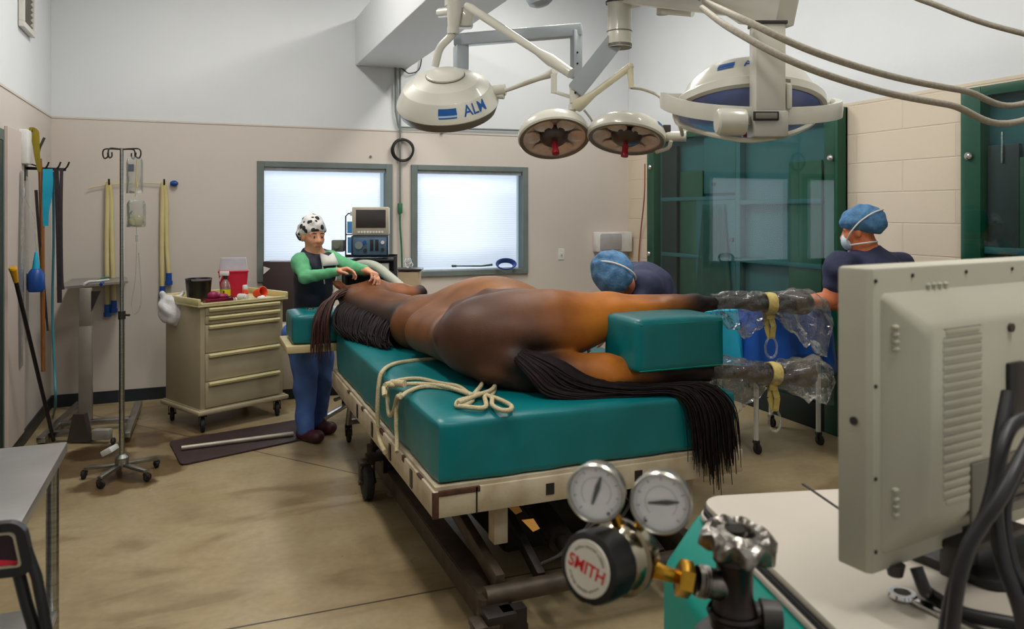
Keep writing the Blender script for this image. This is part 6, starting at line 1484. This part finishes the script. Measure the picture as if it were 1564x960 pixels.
# moulded top with raised rim
mb = MB().box((.0, .0, .938), (Wc + .06, Dc + .06, .952), .004)
mb.box((.0, .0, .95), (.022, Dc + .06, 1.0), .006).box((Wc + .038, .0, .95), (Wc + .06, Dc + .06, 1.0), .006).box((.022, Dc + .038, .95), (Wc + .038, Dc + .06, 1.0), .006).box((.022, .0, .95), (Wc + .038, .016, .968), .004)
obj('top_tray', mb, M['cream'], ct_, ang=30, **LO)
Wc_m = WM[ct_.name]
for (x, y) in ((.07, .07), (Wc, .07), (.07, Dc), (Wc, Dc)): caster('caster', ct_, Wc_m @ V(x, y, .13), .055, .034, M['black_rubber'], M['dark_grey'])
on = lambda x, y, z=.953: Wc_m @ V(x, y, z)
# black bucket
o = on(.155, .30); T2 = lambda p: Matrix.Translation(p)
bk_ = thing('bucket', 'round black tub standing at the left of the cart top', 'bucket', o)
tl_ = T2(o) @ Matrix.Rotation(math.radians(8), 4, 'X')
obj('tub', MB().lathe([(0, .003), (.078, .003), (.084, .01), (.097, .17), (.101, .175), (.097, .178), (.092, .17), (.080, .012), (0, .012)], T2(o), 40), M['black'], bk_)
obj('inner_liner', MB().lathe([(.089, .095), (.0945, .172), (.104, .178), (.105, .168), (.1, .162)], T2(o), 40, math.radians(-120), math.radians(-20)), mat('grey liner', (120, 116, 130), .5), bk_)
# maroon tray, pink clamp
o = on(.20, .09)
mt_ = thing('parts_tray', 'maroon plastic tray with a pink lump at the front of the cart top', 'tray', o)
fr = T2(o) @ Matrix.Rotation(RZ - .15, 4, 'Z')
obj('tray_body', MB().prism(rrect(-.10, -.045, .11, .05, .012), .035, fr, .006), M['maroon'], mt_, ang=30)
obj('lump', MB().ell(fr @ V(-.03, .01, .055), (.045, .035, .035)).ell(fr @ V(.04, .02, .045), (.05, .03, .022)), mat('pink plastic', (150, 30, 80), .4), mt_)
obj('ring', MB().tube([fr @ V(.085 + .03 * math.cos(a), -.05, .02 + .03 * math.sin(a)) for a in np.linspace(0, 2 * PI, 20)[:-1]], .004, 6, True), M['dark_grey'], mt_)
# spray bottle
o = on(.335, .22)
sb = thing('spray_bottle', 'clear spray bottle with a yellow label left of the red sharps container', 'bottle', o)
obj('bottle_body', MB().lathe([(0, 0), (.036, .0), (.038, .01), (.038, .10), (.030, .135), (.013, .16), (.013, .18), (0, .18)], T2(o), 28), M['clear_soft'], sb)
obj('label', MB().lathe([(.0388, .018), (.0388, .085)], T2(o), 28), M['yellow'], sb)
obj('mark', MB().lathe([(.0393, .028), (.0393, .075)], T2(o), 6, -PSI - PI / 2 - .15, -PSI - PI / 2 + .15), M['ink'], sb)
obj('trigger_head', MB().box((-.045, -.012, .19), (.028, .012, .225), .006, T2(o) @ Matrix.Rotation(-PSI, 4, 'Z')).bar(o + UP * .195 - RT * .03, o + UP * .145 - RT * .048, .010, .014, .003), M['white_plastic'], sb, ang=30)
obj('collar', MB().cyl(o + UP * .165, o + UP * .192, .016), M['ink'], sb)
# red sharps container
o = on(.47, .34)
sc = thing('sharps_container', 'red square sharps container with a frosted lid on the cart', 'container', o)
fr = T2(o) @ Matrix.Rotation(RZ * .4 - PSI * .6, 4, 'Z')
def taper(w0, d0, w1, d1, h, m, z0=0.0, r=.02):
    return loft([[m @ V(a, b, z) for a, b in rrect(-w / 2, -d / 2, w / 2, d / 2, r)] for w, d, z in ((w0, d0, z0), (w1, d1, z0 + h))], MB())
obj('bin', taper(.195, .16, .225, .185, .215, fr), M['red'], sc, ang=40)
obj('bin_rim', MB().prism(rrect(-.118, -.098, .118, .098, .022), .014, fr @ Matrix.Translation((0, 0, .208)), .004), M['red'], sc, ang=40)
obj('lid', taper(.215, .165, .195, .14, .10, fr, .222), M['frost'], sc, ang=40)
# bottles and cups in front of it
def pillb(name, label, p, r, h, m1, m2, lie=False, grp=None):
    o = on(*p); t = thing(name, label, 'bottle', o, 0, grp); fr = T2(o) if not lie else frame(o + UP * r, nv(RT * .9 - FW * .4), UP)
    obj('bottle_body', MB().lathe([(0, 0), (r * .95, 0), (r, .006), (r, h * .62), (r * .85, h * .7), (0, h * .72)], fr, 22), m1, t)
    obj('bottle_cap', MB().lathe([(0, h * .68), (r * .78, h * .68), (r * .82, h * .72), (r * .82, h * .96), (r * .7, h), (0, h)], fr, 22), m2, t)
pillb('pill_bottle', 'small white bottle with red label standing in front of the red container', (.475, .17), .024, .11, M['orange'], M['white_plastic'])
pillb('pill_bottle', 'white plastic bottle lying on its side on the cart top', (.40, .13), .026, .085, M['white_plastic'], M['white_plastic'], True)
o = on(.585, .14)
cp = thing('orange_cup', 'orange plastic cup tipped on the right of the cart top', 'cup', o)
fr = frame(o + UP * .042, nv(RT * .8 - FW * .5 + UP * .25), UP)
obj('cup_body', MB().lathe([(0, -.045), (.030, -.045), (.040, .045), (.044, .048), (.040, .05), (.036, .045), (.027, -.04), (0, -.04)], fr, 28), M['orange'], cp)
obj('cup_base', MB().lathe([(0, -.05), (.022, -.05), (.03, -.044), (0, -.044)], fr, 20), M['red'], cp)
for k, (x, y) in enumerate(((.33, .10), (.55, .06))):
    m = MB()
    m.ell(on(x, y) + UP * .012, (.030, .02, .012)).ell(on(x + .02, y + .01) + UP * .014, (.02, .02, .014)); solo('gauze_wad', m, M['paper'], ['crumpled white gauze beside the maroon tray on the cart', 'small white gauze scrap at the front right of the cart top'][k], 'gauze')
# white plastic bag hanging on the cart's left side
wb = P(264, 474, 6.02)
bagp = [ell(wb, (.105, .085, .10), None, .04), ell(wb + V(.03, .0, -.05), (.085, .07, .055), None, .04), ell(wb + V(-.02, 0, .06), (.08, .06, .06), None, .03), cap(wb + V(-.06, 0, .08), wb + V(-.075, 0, .13), .03, .018, .02), cap(wb + V(.04, 0, .08), wb + V(.075, .02, .125), .03, .015, .02)]
vs, fs = sdf_mesh(bagp, .008, .03, noise=lumpy(48, .008), smooth=1)
wbo = npobj('plastic_bag', vs, fs, M['pvc_white']); tag(wbo, 'bulging white plastic bag tied to the left side of the drawer cart', 'plastic bag')
# floor mat with a metal pole lying on it
fm = [at_h(258, 676), at_h(446, 645), at_h(462, 664), at_h(276, 712)]
fm[1] = at_h(470, 640); fm[2] = at_h(502, 664)
ro = []
for i in range(4):
    p, a, b = fm[i], fm[i - 1], fm[(i + 1) % 4]; a = p + (a - p).normalized() * .05; b = p + (b - p).normalized() * .05
    ro += [(q.x, q.y) for q in (a, a * .3 + p * .55 + b * .15, a * .15 + p * .55 + b * .3, b)]
mb = MB().prism(ro, .013, Matrix.Translation((0, 0, .001)), .003)
solo('floor_mat', mb, mat('dark brown rubber mat', (60, 42, 42), .6, col2=(50, 35, 36), nscale=20), 'dark brown rubber floor mat in front of the drawer cart', 'mat', ang=30)
solo('metal_bar', MB().tube([at_h(277, 684, .03), at_h(448, 662, .03)], .017, 12), mat('pale metal bar', (170, 160, 148), .4, .4), 'pale metal bar lying on the brown floor mat', 'bar')

# ================================================================ ANESTHESIA RACK behind the horse's head
zk = 6.25
K = lambda px, py, dz=0.0: P(px, py, zk + dz)
ra = K(566, 600); az_ = math.radians(-14)
rk_ = thing('equipment_rack', 'black wheeled rack holding a monitor below the windows', 'rack', (ra.x, ra.y, 0), az_)
rw, rd = .40, .36
def rz(py): return K(0, py).z
zt_ = rz(390)
for (x, y) in ((-rw / 2, -rd / 2), (rw / 2, -rd / 2), (-rw / 2, rd / 2), (rw / 2, rd / 2)):
    obj('upright', MB().box((x - .014, y - .014, .12), (x + .014, y + .014, zt_), .003), M['black'], rk_, local=True, ang=30)
for z in (zt_ - .02, rz(416) - .0, rz(470), .16):
    obj('shelf', MB().box((-rw / 2 - .012, -rd / 2 - .012, z - .016), (rw / 2 + .012, rd / 2 + .012, z), .003), M['black'], rk_, local=True, ang=30)
obj('back_panel', MB().box((-rw / 2, rd / 2 - .006, .2), (rw / 2, rd / 2 + .006, zt_)), M['black'], rk_, local=True, ang=30)
Rm = WM[rk_.name]
for (x, y) in ((-.34, -.42), (.2, -.3), (-.18, .18), (.2, .18)):
    a = Rm @ V(x * .5, y * .45, .15); b = Rm @ V(x, y, .10)
    obj('base_leg', MB().bar(a, b, .045, .03, .005), M['steel'], rk_, ang=30); caster('caster', rk_, b - UP * .012, .042, .025, M['black_rubber'], M['dark_grey'])
# blue-fronted unit and monitor on the rack
ui = thing('ventilator_unit', 'blue grey electronic unit with a dial on the equipment rack under the monitor', 'electronic unit', Rm @ V(0, 0, zt_), az_)
hU = rz(359) - zt_
obj('case', MB().box((-.145, -.15, .004), (.145, .16, hU), .006), mat('dark slate case', (44, 56, 72), .4), ui, local=True, ang=30)
obj('front_panel', MB().box((-.130, -.156, .014), (.130, -.148, hU - .014), .003), mat('slate blue panel', (86, 112, 138), .4, col2=(74, 98, 124), nscale=12), ui, local=True, ang=30)
obj('dial', MB().cyl((-.085, -.156, hU * .55), (-.085, -.175, hU * .55), .030), mat('silver dial', (150, 156, 160), .35, .5), ui, local=True)
for x in (.015, .055): obj('meter', MB().box((x - .013, -.162, hU * .28), (x + .013, -.154, hU * .82), .002), M['ink'], ui, local=True, ang=30)
for x, z, m in ((-.035, .3, 'ink'), (.10, .34, 'ink'), (.10, .68, 'white_plastic'), (-.04, .7, 'logo_blue')): obj('knob', MB().cyl((x, -.156, hU * z), (x, -.176, hU * z), .014), M[m], ui, local=True)
mnb = Rm @ V(.005, .0, zt_ + hU)
mn = thing('patient_monitor', 'beige box monitor with a dark screen on top of the blue grey unit', 'monitor', mnb, az_)
hM = rz(316) - mnb.z
obj('case', MB().box((-.145, -.12, .002), (.145, .12, hM), .010), mat('putty plastic', (190, 182, 164), .45), mn, local=True, ang=30)
obj('screen', MB().box((-.115, -.124, .062), (.118, -.119, hM - .022), .003), M['screen'], mn, local=True, ang=30)
for k in range(9): obj('button', MB().box((-.10 + k * .023, -.126, .018), (-.084 + k * .023, -.119, .036), .002), M['white_plastic'], mn, local=True, ang=30)
# IV clip pole with papers on the left of the rack
cpz = K(533, 400)
cl = thing('side_bracket', 'thin black bracket frame with pale chart sheets beside the box monitor', 'bracket', cpz)
obj('bracket_frame', MB().tube([K(528, 400), K(528, 330), K(532, 326), K(548, 326)], .006, 8).tube([K(528, 358), K(545, 358)], .005, 8).tube([K(528, 398), K(548, 398)], .006, 8), M['dark_grey'], cl)
obj('chart_sheet', MB().box((-.032, -.002, 0), (.032, .002, K(0, 362).z - K(0, 386).z), 0, frame(K(537, 386), UP, RT)).box((-.03, -.002, 0), (.03, .002, K(0, 338).z - K(0, 356).z), 0, frame(K(536, 356), UP, RT)), M['drape_sky'], cl, ang=30)
obj('clip', MB().box((-.03, -.02, -.012), (.03, .02, .022), .004, frame(K(541, 327), UP, RT)), M['white_metal'], cl, ang=30)
obj('small_box', MB().box((-.05, -.04, 0), (.05, .04, K(0, 366).z - K(0, 384).z), .01, frame(K(517, 384), UP, RT)).cyl(K(514, 376, -.05), K(514, 376, -.06), .02), mat('grey green gauge box', (120, 124, 112), .5), cl, ang=30)
# folded things on the rack shelf
for k, (px0, px1, m, lab) in enumerate(((545, 553, 'cyan', 'cyan folded cloth at the left of the rack shelf'), (554, 565, 'white_plastic', 'white box on the rack shelf between the two cyan items'), (567, 577, 'cyan', 'cyan folded cloth in the middle of the rack shelf'), (580, 594, 'paper', 'pale folded paper at the right of the rack shelf'))):
    p = K((px0 + px1) / 2, 414, -.10); ww = (px1 - px0) * zk / F / 2
    solo('shelf_packet', MB().box((-ww, -.05, 0), (ww, .05, .068), .012, frame(p, UP, Rm.to_3x3() @ V(1, 0, 0))), M[m], lab, 'packet', ang=30)
# corrugated breathing hose to the muzzle
hp_ = catmull([K(540, 408, -.25), K(556, 404, -.35), K(575, 408, -.42), (K(598, 426, -.48)), P(624, 448, 5.72), P(640, 458, 5.66)], 16)
solo('breathing_hose', MB().tube(hp_, [.036 + .003 * (i % 2) for i in range(len(hp_))], 16), mat('pale grey green hose', (176, 180, 166), .5, col2=(166, 170, 156), nscale=8), 'thick pale corrugated breathing hose arching from the rack to the horse muzzle', 'hose', ang=80)
solo('blue_bundle', MB().curve([K(556, 448, -.5), K(562, 436, -.5), K(572, 428, -.5), K(576, 440, -.5), K(566, 452, -.5)], .022, 10), M['cyan_nylon'], 'cyan halter strap bunched by the hands of the person in green sleeves', 'strap')
# beige bin under the window
cn = thing('supply_bin', 'beige plastic bin with a clear dark rimmed lid under the right window', 'bin', K(625, 470, .7))
bz = P(625, 455, 6.95); wz = .105
fr = frame(V(bz.x, bz.y, .66), UP, RT)
obj('bin_body', loft([[fr @ V(a, b, z) for a, b in rrect(-w_, -w_, w_, w_, .02)] for w_, z in ((.085, 0), (.100, P(0, 414, 6.95).z - .66))], MB()), mat('peach plastic', (206, 182, 148), .5), cn, ang=40)
obj('lid', MB().prism(rrect(-.12, -.11, .12, .11, .02), .016, frame(V(bz.x, bz.y, P(0, 412, 6.95).z), UP, RT), .004), M['dark_grey'], cn, ang=30)
obj('knob', MB().ell(V(bz.x, bz.y, P(0, 404, 6.95).z), (.035, .035, .03)).ell(V(bz.x - .01, bz.y, P(0, 398, 6.95).z), (.03, .03, .03)), M['clear_soft'], cn)
# side counter carrying bin and black case
sd = thing('side_counter', 'pale low counter along the back wall under the windows', 'counter', (1.2, 7.1, 0))
sxa, sxb = at_Y(404, 450, 7.0).x, at_Y(646, 450, 7.0).x
obj('counter_top', MB().box((sxa, 6.92, .62), (sxb, YB - .03, .66), .006), mat('counter cream', (196, 186, 168), .5), sd, ang=30)
obj('counter_panel', MB().box((sxa + .02, 7.0, .10), (sxb - .02, YB - .04, .62), .004), mat('counter front', (190, 180, 162), .5), sd, ang=30)
obj('plinth', MB().box((sxa + .04, 7.05, 0), (sxb - .04, YB - .05, .10)), M['dark_base'], sd, ang=30)
zq = 7.05
q0 = P(430, 440, zq)
bx = thing('equipment_case', 'dark brown equipment case between the drawer cart and the person in green sleeves', 'case', V(q0.x, q0.y, .66))
fr = frame(V(q0.x, q0.y, .66), UP, RT)
obj('case_body', MB().box((-.14, -.10, .004), (.16, .12, P(0, 398, zq).z - .66), .008, fr), mat('dark brown case', (62, 48, 48), .5), bx, ang=30)
obj('sticker', MB().prism([(-.03, -.03), (.03, .02), (-.03, .04)], .002, frame(fr @ V(-.10, -.104, P(0, 412, zq).z - .66), -FW, RT)), M['paper'], bx, ang=30)
# black cable coil and green gas line on the wall
c = cw(615, 229, .035)
solo('cable_coil', MB().tube([c + V(.108 * math.cos(a), -.012 * math.sin(3 * a), .108 * math.sin(a)) for a in np.linspace(0, 2 * PI, 49)[:-1]], .011, 10, True).tube([c + V(.098 * math.cos(a), -.012 - .008 * math.cos(2 * a), .100 * math.sin(a)) for a in np.linspace(0, 2 * PI, 49)[:-1]], .010, 10, True), M['black_rubber'],
     'black cable coil hanging on the conduit between the windows', 'coil')
solo('gas_line', MB().curve([cw(611, 326, .03), cw(611, 345, .03), cw(613, 375, .035), cw(614, 408, .05)], .009, 8).box(cw(611, 318) - V(.02, .02, .05), cw(611, 318) + V(.02, .02, .05), .006), mat('green hose', (38, 112, 72), .5), 'green gas hose running down the wall from a green fitting', 'hose')
solo('wall_spot', MB().cyl(cw(566, 239, .0), cw(566, 239, .012), .012), M['frame_metal'], 'tiny grey fixing on the wall above the left window', 'fixing')
# blue cord coil on the sill
w2 = wins[1]; zsl = w2[2] + .05
cb_ = at_Y(772, 404, YB - .05)
mb = MB()
for k in range(5): mb.tube([V(cb_.x + (.085 + .006 * k) * math.cos(a), YB - .055 - .004 * k + .02 * math.sin(a), cb_.z + .005 * (k - 2) + (.036 + .004 * k) * math.sin(a)) for a in np.linspace(0, 2 * PI, 25)[:-1]], .0085, 6, True)
solo('cord_coil', mb, mat('royal blue cord', (30, 62, 132), .5), 'royal blue cord coiled on the sill of the right window', 'cord')
solo('sill_tool', MB().tube([at_Y(692, 406, YB - .04), at_Y(735, 406, YB - .05), at_Y(752, 404, YB - .05)], [.006, .008, .012], 8).tube([at_Y(690, 406, YB - .04), at_Y(697, 406, YB - .04)], .012, 8), mat('dark green tool', (42, 74, 66), .5), 'thin dark green tool lying along the sill of the right window', 'tool')

# ================================================================ RIGHT WALL: cabinets
M['cab_green'] = mat('dark green laminate', (10, 72, 48), .4, col2=(8, 64, 42), nscale=2)
M['cab_teal'] = mat('teal grey interior', (42, 92, 94), .5, col2=(35, 83, 86), nscale=2)
M['cab_dark'] = mat('very dark green interior', (8, 28, 27), .5)
def cabinet(name, label, y0, y1, ztop, cols):
    c = thing(name, label, 'cabinet', (XR, (y0 + y1) / 2, 0)); D = .10; x = XR - D
    st = .13
    obj('back_panel', MB().box((XR - .018, y0, .06), (XR - .004, y1, ztop)), M['cab_teal'], c, ang=30)
    obj('side_stile', MB().box((x, y0, .0), (XR - .002, y0 + st, ztop), .003), M['cab_green'], c, ang=30); obj('side_stile', MB().box((x, y1 - st, .0), (XR - .002, y1, ztop), .003), M['cab_green'], c, ang=30)
    obj('top_rail', MB().box((x, y0 + st, ztop - .06), (XR - .002, y1 - st, ztop), .003), M['cab_green'], c, ang=30)
    obj('plinth', MB().box((x, y0 + st, 0), (XR - .002, y1 - st, .20), .003), M['cab_dark'], c, ang=30)
    return c, x, st
ya, yb = at_X(1279, 300, XR - .10).y, at_X(988, 300, XR - .10).y
ca_, x_, st_ = cabinet('wall_cabinet', 'tall wide dark green glazed cabinet on the right wall behind the surgeons', ya, yb, 2.42, None)
Yc = lambda px: at_X(px, 300, x_ + .05).y
ym = Yc(1131)
obj('divider', MB().box((x_ + .02, ym - .03, .2), (XR - .01, ym + .03, 2.36), .003), M['cab_teal'], ca_, ang=30)
zsh = lambda px, py: at_X(px, py, x_ + .05).z
for (pa, pb, py, m) in ((1131, 1258, 308, 'cab_teal'), (1131, 1258, 402, 'cab_teal'), (1131, 1258, 470, 'cab_teal'), (1012, 1128, 303, 'cab_teal'), (1012, 1128, 392, 'cab_teal'), (1012, 1128, 470, 'cab_green')):
    z = zsh((pa + pb) / 2, py); obj('shelf', MB().box((x_ + .025, Yc(pb), z - .018), (XR - .012, Yc(pa), z + .018), .002), M[m], ca_, ang=30)
dz0, dz1 = zsh(1100, 298), 2.34
obj('upper_door', MB().box((x_ + .03, Yc(1126), dz0 + .02), (x_ + .05, Yc(1078), dz1), .003), M['cab_teal'], ca_, ang=30)
obj('lower_door', MB().box((x_ + .03, Yc(1126), zsh(1100, 470) + .02), (x_ + .05, Yc(1066), dz0 - .04), .003), M['cab_teal'], ca_, ang=30)
obj('door_knob', MB().cyl((x_ + .03, Yc(1094), dz0 + .10), (x_ + .012, Yc(1094), dz0 + .10), .018).cyl((x_ + .03, Yc(1122), zsh(1122, 366)), (x_ + .01, Yc(1122), zsh(1122, 366)), .02), M['dark_grey'], ca_)
obj('dark_partition', MB().box((x_ + .03, Yc(1014), .22), (x_ + .06, Yc(1036), 2.30), .003), M['cab_dark'], ca_, ang=30)
obj('inner_panel', MB().box((x_ + .04, Yc(1256), .3), (x_ + .06, Yc(1206), zsh(1230, 246)), .003), M['cab_green'], ca_, ang=30)
obj('inner_panel', MB().box((x_ + .04, Yc(1074), .3), (x_ + .06, Yc(1040), zsh(1055, 262)), .003), M['cab_green'], ca_, ang=30)
obj('glass_sheet', MB().box((x_ - .012, ya + .02, .22), (x_ - .004, yb - .02, 2.38)), M['glass'], ca_, ang=30)
for (px, py) in ((1268, 241), (993, 255), (991, 387)):
    p = at_X(px, py, x_ - .012); obj('bolt', MB().lathe([(0, .02), (.012, .02), (.022, .012), (.026, .0)], frame(p, V(-1, 0, 0), UP), 20), M['chrome'], ca_)
# coat on a hanger behind the glass
solo('hanging_gown', MB().grid(lambda u, v: V(x_ + .02 + .008 * math.sin(u * 24), Yc(1064) + (Yc(1126) - Yc(1064)) * (.5 + (u - .5) * (.55 + .4 * v)), zsh(1095, 312) - v * .95), 24, 12), mat('green gown cloth', (28, 70, 60), .8), 'dull green gown hanging behind the cabinet glass', 'gown', thick=.004)
y2 = at_X(1467, 250, XR - .10).y
cb2, x2, _s = cabinet('wall_cabinet', 'second dark green glazed cabinet cut off by the right edge of the picture', 1.0, y2, 2.40, None)
Y2 = lambda px: at_X(px, 300, x2 + .05).y
obj('dark_partition', MB().box((x2 + .03, Y2(1560), .22), (x2 + .06, Y2(1512), at_X(1530, 220, x2).z), .003), M['cab_dark'], cb2, ang=30)
obj('inner_panel', MB().box((x2 + .035, Y2(1570), .3), (x2 + .055, Y2(1540), at_X(1550, 240, x2).z), .003), M['cab_green'], cb2, ang=30)
obj('shelf', MB().box((x2 + .02, 1.15, 1.40), (XR - .012, y2 - .14, 1.44), .002), M['cab_teal'], cb2, ang=30)
obj('pull_handle', MB().box((x2 + .02, Y2(1537), at_X(1535, 248, x2).z), (x2 + .03, Y2(1534), at_X(1535, 200, x2).z), .002), M['steel'], cb2, ang=30)
obj('glass_sheet', MB().box((x2 - .012, 1.02, .22), (x2 - .004, y2 - .02, 2.36)), M['glass'], cb2, ang=30)
p = at_X(1479, 238, x2 - .012); obj('bolt', MB().lathe([(0, .02), (.012, .02), (.022, .012), (.026, .0)], frame(p, V(-1, 0, 0), UP), 20), M['chrome'], cb2)
# towel dispenser and red cord near the far right corner
p0, p1 = at_Y(905, 354, YB - .001), at_Y(956, 383, YB - .001)
td = thing('towel_dispenser', 'white paper dispenser on the wall above the bending surgeon', 'dispenser', (p0.x, YB, p1.z))
mid = p0.x + (p1.x - p0.x) * .66
obj('housing', MB().box((p0.x, YB - .14, p1.z), (p1.x, YB - .002, p0.z), .012), M['white_plastic'], td, ang=30)
obj('cover', MB().box((p0.x + .02, YB - .155, p1.z + .02), (mid, YB - .138, p0.z - .02), .012), mat('translucent grey cover', (186, 182, 186), .35), td, ang=30)
obj('paper_end', MB().box((p0.x + .05, YB - .12, p1.z - .06), (mid - .04, YB - .112, p1.z + .002)), M['paper'], td, ang=30)
rc = lambda px, py: at_X(px, py, XR - .13)
solo('red_cord', MB().curve([at_X(985, 250, XR - .12), at_X(984, 300, XR - .12), at_X(979, 350, XR - .03), at_X(976, 385, XR - .02), at_X(975, 420, XR - .02)], .007, 8), mat('faded red cord', (164, 86, 66), .6), 'thin faded red cord hanging beside the far edge of the green cabinet', 'cord')

# ================================================================ INSTRUMENT TABLES by the right wall
def drape(name, label, x0, x1, y0, y1, z, drops, m, seed, parent=None):
    """cloth over a table top: drops = (front, right, back, left) lengths; soft folds"""
    rg = random.Random(seed); ph = [rg.random() * 6 for _ in range(8)]; mb = MB()
    cx, cy = (x0 + x1) / 2, (y0 + y1) / 2; hx, hy = (x1 - x0) / 2, (y1 - y0) / 2; n = 120; rows = []
    def edge(t):
        s = t * 4
        if s < 1: return V(x0 + (x1 - x0) * s, y0, 0), V(0, -1, 0), drops[0]
        if s < 2: return V(x1, y0 + (y1 - y0) * (s - 1), 0), V(1, 0, 0), drops[1]
        if s < 3: return V(x1 - (x1 - x0) * (s - 2), y1, 0), V(0, 1, 0), drops[2]
        return V(x0, y1 - (y1 - y0) * (s - 3), 0), V(-1, 0, 0), drops[3]
    nd = 8
    for k in range(n):
        t = k / n; p, nn, dp = edge(t); s = (t * 4) % 1; c_ = min(s, 1 - s); d2 = dp * (1 + .10 * math.sin(t * 25 + ph[0]) + .25 * max(0, .12 - c_) / .12)
        row = [V(cx, cy, z) + (p - V(cx, cy, 0)) * q + UP * (.004 * math.sin(p.x * 30 + q * 9) * q) for q in (.35, .7, .94)]
        for j in range(nd + 1):
            v = j / nd; f = (.012 + .03 * v) + v * .028 * math.sin(t * 62 + ph[1] + 1.2 * math.sin(t * 17 + ph[2])) + .03 * v * max(0, .10 - c_) / .10
            row.append(p + nn * f + UP * (z - .012 * (j > 0) - d2 * v if j else z - .001))
        rows.append(row)
    cv = mb.bm.verts.new((cx, cy, z)); R_ = [[mb.bm.verts.new(q) for q in row] for row in rows]; fs = []
    for k in range(n):
        A, B = R_[k], R_[(k + 1) % n]; fs.append(mb.bm.faces.new((cv, A[0], B[0])))
        for j in range(len(A) - 1): fs.append(mb.bm.faces.new((A[j], A[j + 1], B[j + 1], B[j])))
    mb._faces(fs)
    return solo(name, mb, m, label, 'drape', thick=.003, ang=60)
def itable(label, x0, x1, y0, y1, z, skip=()):
    t = thing('instrument_table', label, 'table', ((x0 + x1) / 2, (y0 + y1) / 2, 0))
    obj('table_top', MB().box((x0, y0, z - .03), (x1, y1, z - .006), .004), M['steel_top'], t, ang=30)
    for x in (x0 + .03, x1 - .03):
        for y in (y0 + .03, y1 - .03):
            obj('leg', MB().cyl((x, y, .09), (x, y, z - .03), .017), M['white_metal'], t); caster('caster', t, V(x, y, .092), .036, .026, M['black_rubber'], M['dark_grey'])
    return t
tA = at_h(1155, 692, 0); tB = at_h(1250, 680, 0)
itable('wheeled instrument table under a dark blue drape beside the standing surgeon', tA.x - .03, tB.x + .05, tA.y - .03, tA.y + .52, .98)
drape('dark_drape', 'dark blue surgical drape over the right hand instrument table', tA.x - .05, tB.x + .07, tA.y - .05, tA.y + .54, .985, (.37, .34, .3, .3), M['drape_blue'], 3)
itable('wheeled instrument table under a cyan drape left of the dark blue one', tA.x - .62, tA.x - .19, tA.y + .08, tA.y + .62, .98)
drape('cyan_drape', 'bright cyan drape hanging over the left hand instrument table', tA.x - .66, tA.x - .15, tA.y + .02, tA.y + .64, .985, (.36, .42, .3, .25), M['cyan'], 5)
solo('instrument_tray', MB().prism(rrect(-.22, -.14, .22, .14, .02), .03, frame(V((tA.x + tB.x) / 2 + .02, tA.y + .22, .992), UP, V(.95, .1, 0)), .006), M['drape_sky'], 'sky blue wrapped tray on the dark blue drape in front of the surgeon', 'tray', ang=30)
fw_ = P(1225, 438, 5.15)
solo('folded_towel', MB().prism(rrect(-.17, -.07, .19, .08, .02), .045, frame(V(fw_.x, fw_.y, 1.022), nv(UP - RT * .06), RT), .012), mat('cream towel', (222, 206, 176), .8), 'folded cream towel beside the hand of the standing surgeon', 'towel', ang=30)
POWER = [40, 34, 50, 42, 46, 42]; DAY = 6; EXPO = 0.0
# ================================================================ CEILING FIXTURES, LIGHT, CAMERA
def add_area(name, loc, size, energy, col=(1, 1, 1), rot=(0, 0, 0), sizey=None):
    l = bpy.data.lights.new(name, 'AREA'); l.energy = energy; l.size = size; l.color = col
    if sizey: l.shape = 'RECTANGLE'; l.size_y = sizey
    o = bpy.data.objects.new(name, l); COL.objects.link(o); o.location = loc; o.rotation_euler = rot; return o
fix = None
tubeglow = mat('fluorescent tube', (250, 250, 246), .5, emit=3.0)
first = True
for i, (x, y) in enumerate(((.2, 2.2), (2.7, 1.8), (.3, 5.4), (2.7, 6.0), (1.2, .2), (2.4, 4.2))):
    f = thing('ceiling_light', 'fluorescent strip fixture on the ceiling', 'ceiling light', (x, y, ZC), 0, 'ceiling strip lights')
    obj('housing', MB().box((-.15, -.62, -.07), (.15, .62, 0), .01), M['white_metal'], f, local=True, ang=30)
    for dx in (-.07, .07): obj('tube', MB().cyl((dx, -.58, -.085), (dx, .58, -.085), .014), tubeglow, f, local=True)
    add_area('strip_lamp', (x, y, ZC - .12), .3, POWER[i], (1.0, .965, .90), sizey=1.2)
# daylight through the two shades
for w_ in wins:
    add_area('window_daylight', ((w_[0] + w_[1]) / 2, YB - .06, (w_[2] + w_[3]) / 2), w_[1] - w_[0] - .15, DAY, (.86, .93, 1.0), (-PI / 2, 0, 0), w_[3] - w_[2] - .15)
wd = bpy.data.worlds.new('World'); SC.world = wd; wd.use_nodes = True
wd.node_tree.nodes['Background'].inputs[0].default_value = (.75, .85, 1.0, 1); wd.node_tree.nodes['Background'].inputs[1].default_value = .6
cam = bpy.data.cameras.new('camera'); co_ = bpy.data.objects.new('camera', cam); COL.objects.link(co_)
cam.sensor_fit = 'HORIZONTAL'; cam.sensor_width = 36.0; cam.lens = F / 1564 * 36.0
cam.shift_y = -(480 - HY) / 1564.0; cam.clip_start = .05; cam.clip_end = 60
co_.location = CAM; co_.rotation_euler = (PI / 2, 0, -PSI)
SC.camera = co_
cam.dof.use_dof = True; cam.dof.focus_distance = 4.3; cam.dof.aperture_fstop = 6.3
vs_ = SC.view_settings; vs_.view_transform = 'Standard'; vs_.look = 'None'; vs_.gamma = 1.0; vs_.use_curve_mapping = False; vs_.exposure = EXPO
SC.cycles.max_bounces = 8; SC.cycles.transparent_max_bounces = 16; SC.cycles.caustics_reflective = False; SC.cycles.caustics_refractive = False; SC.cycles.sample_clamp_indirect = 6.0
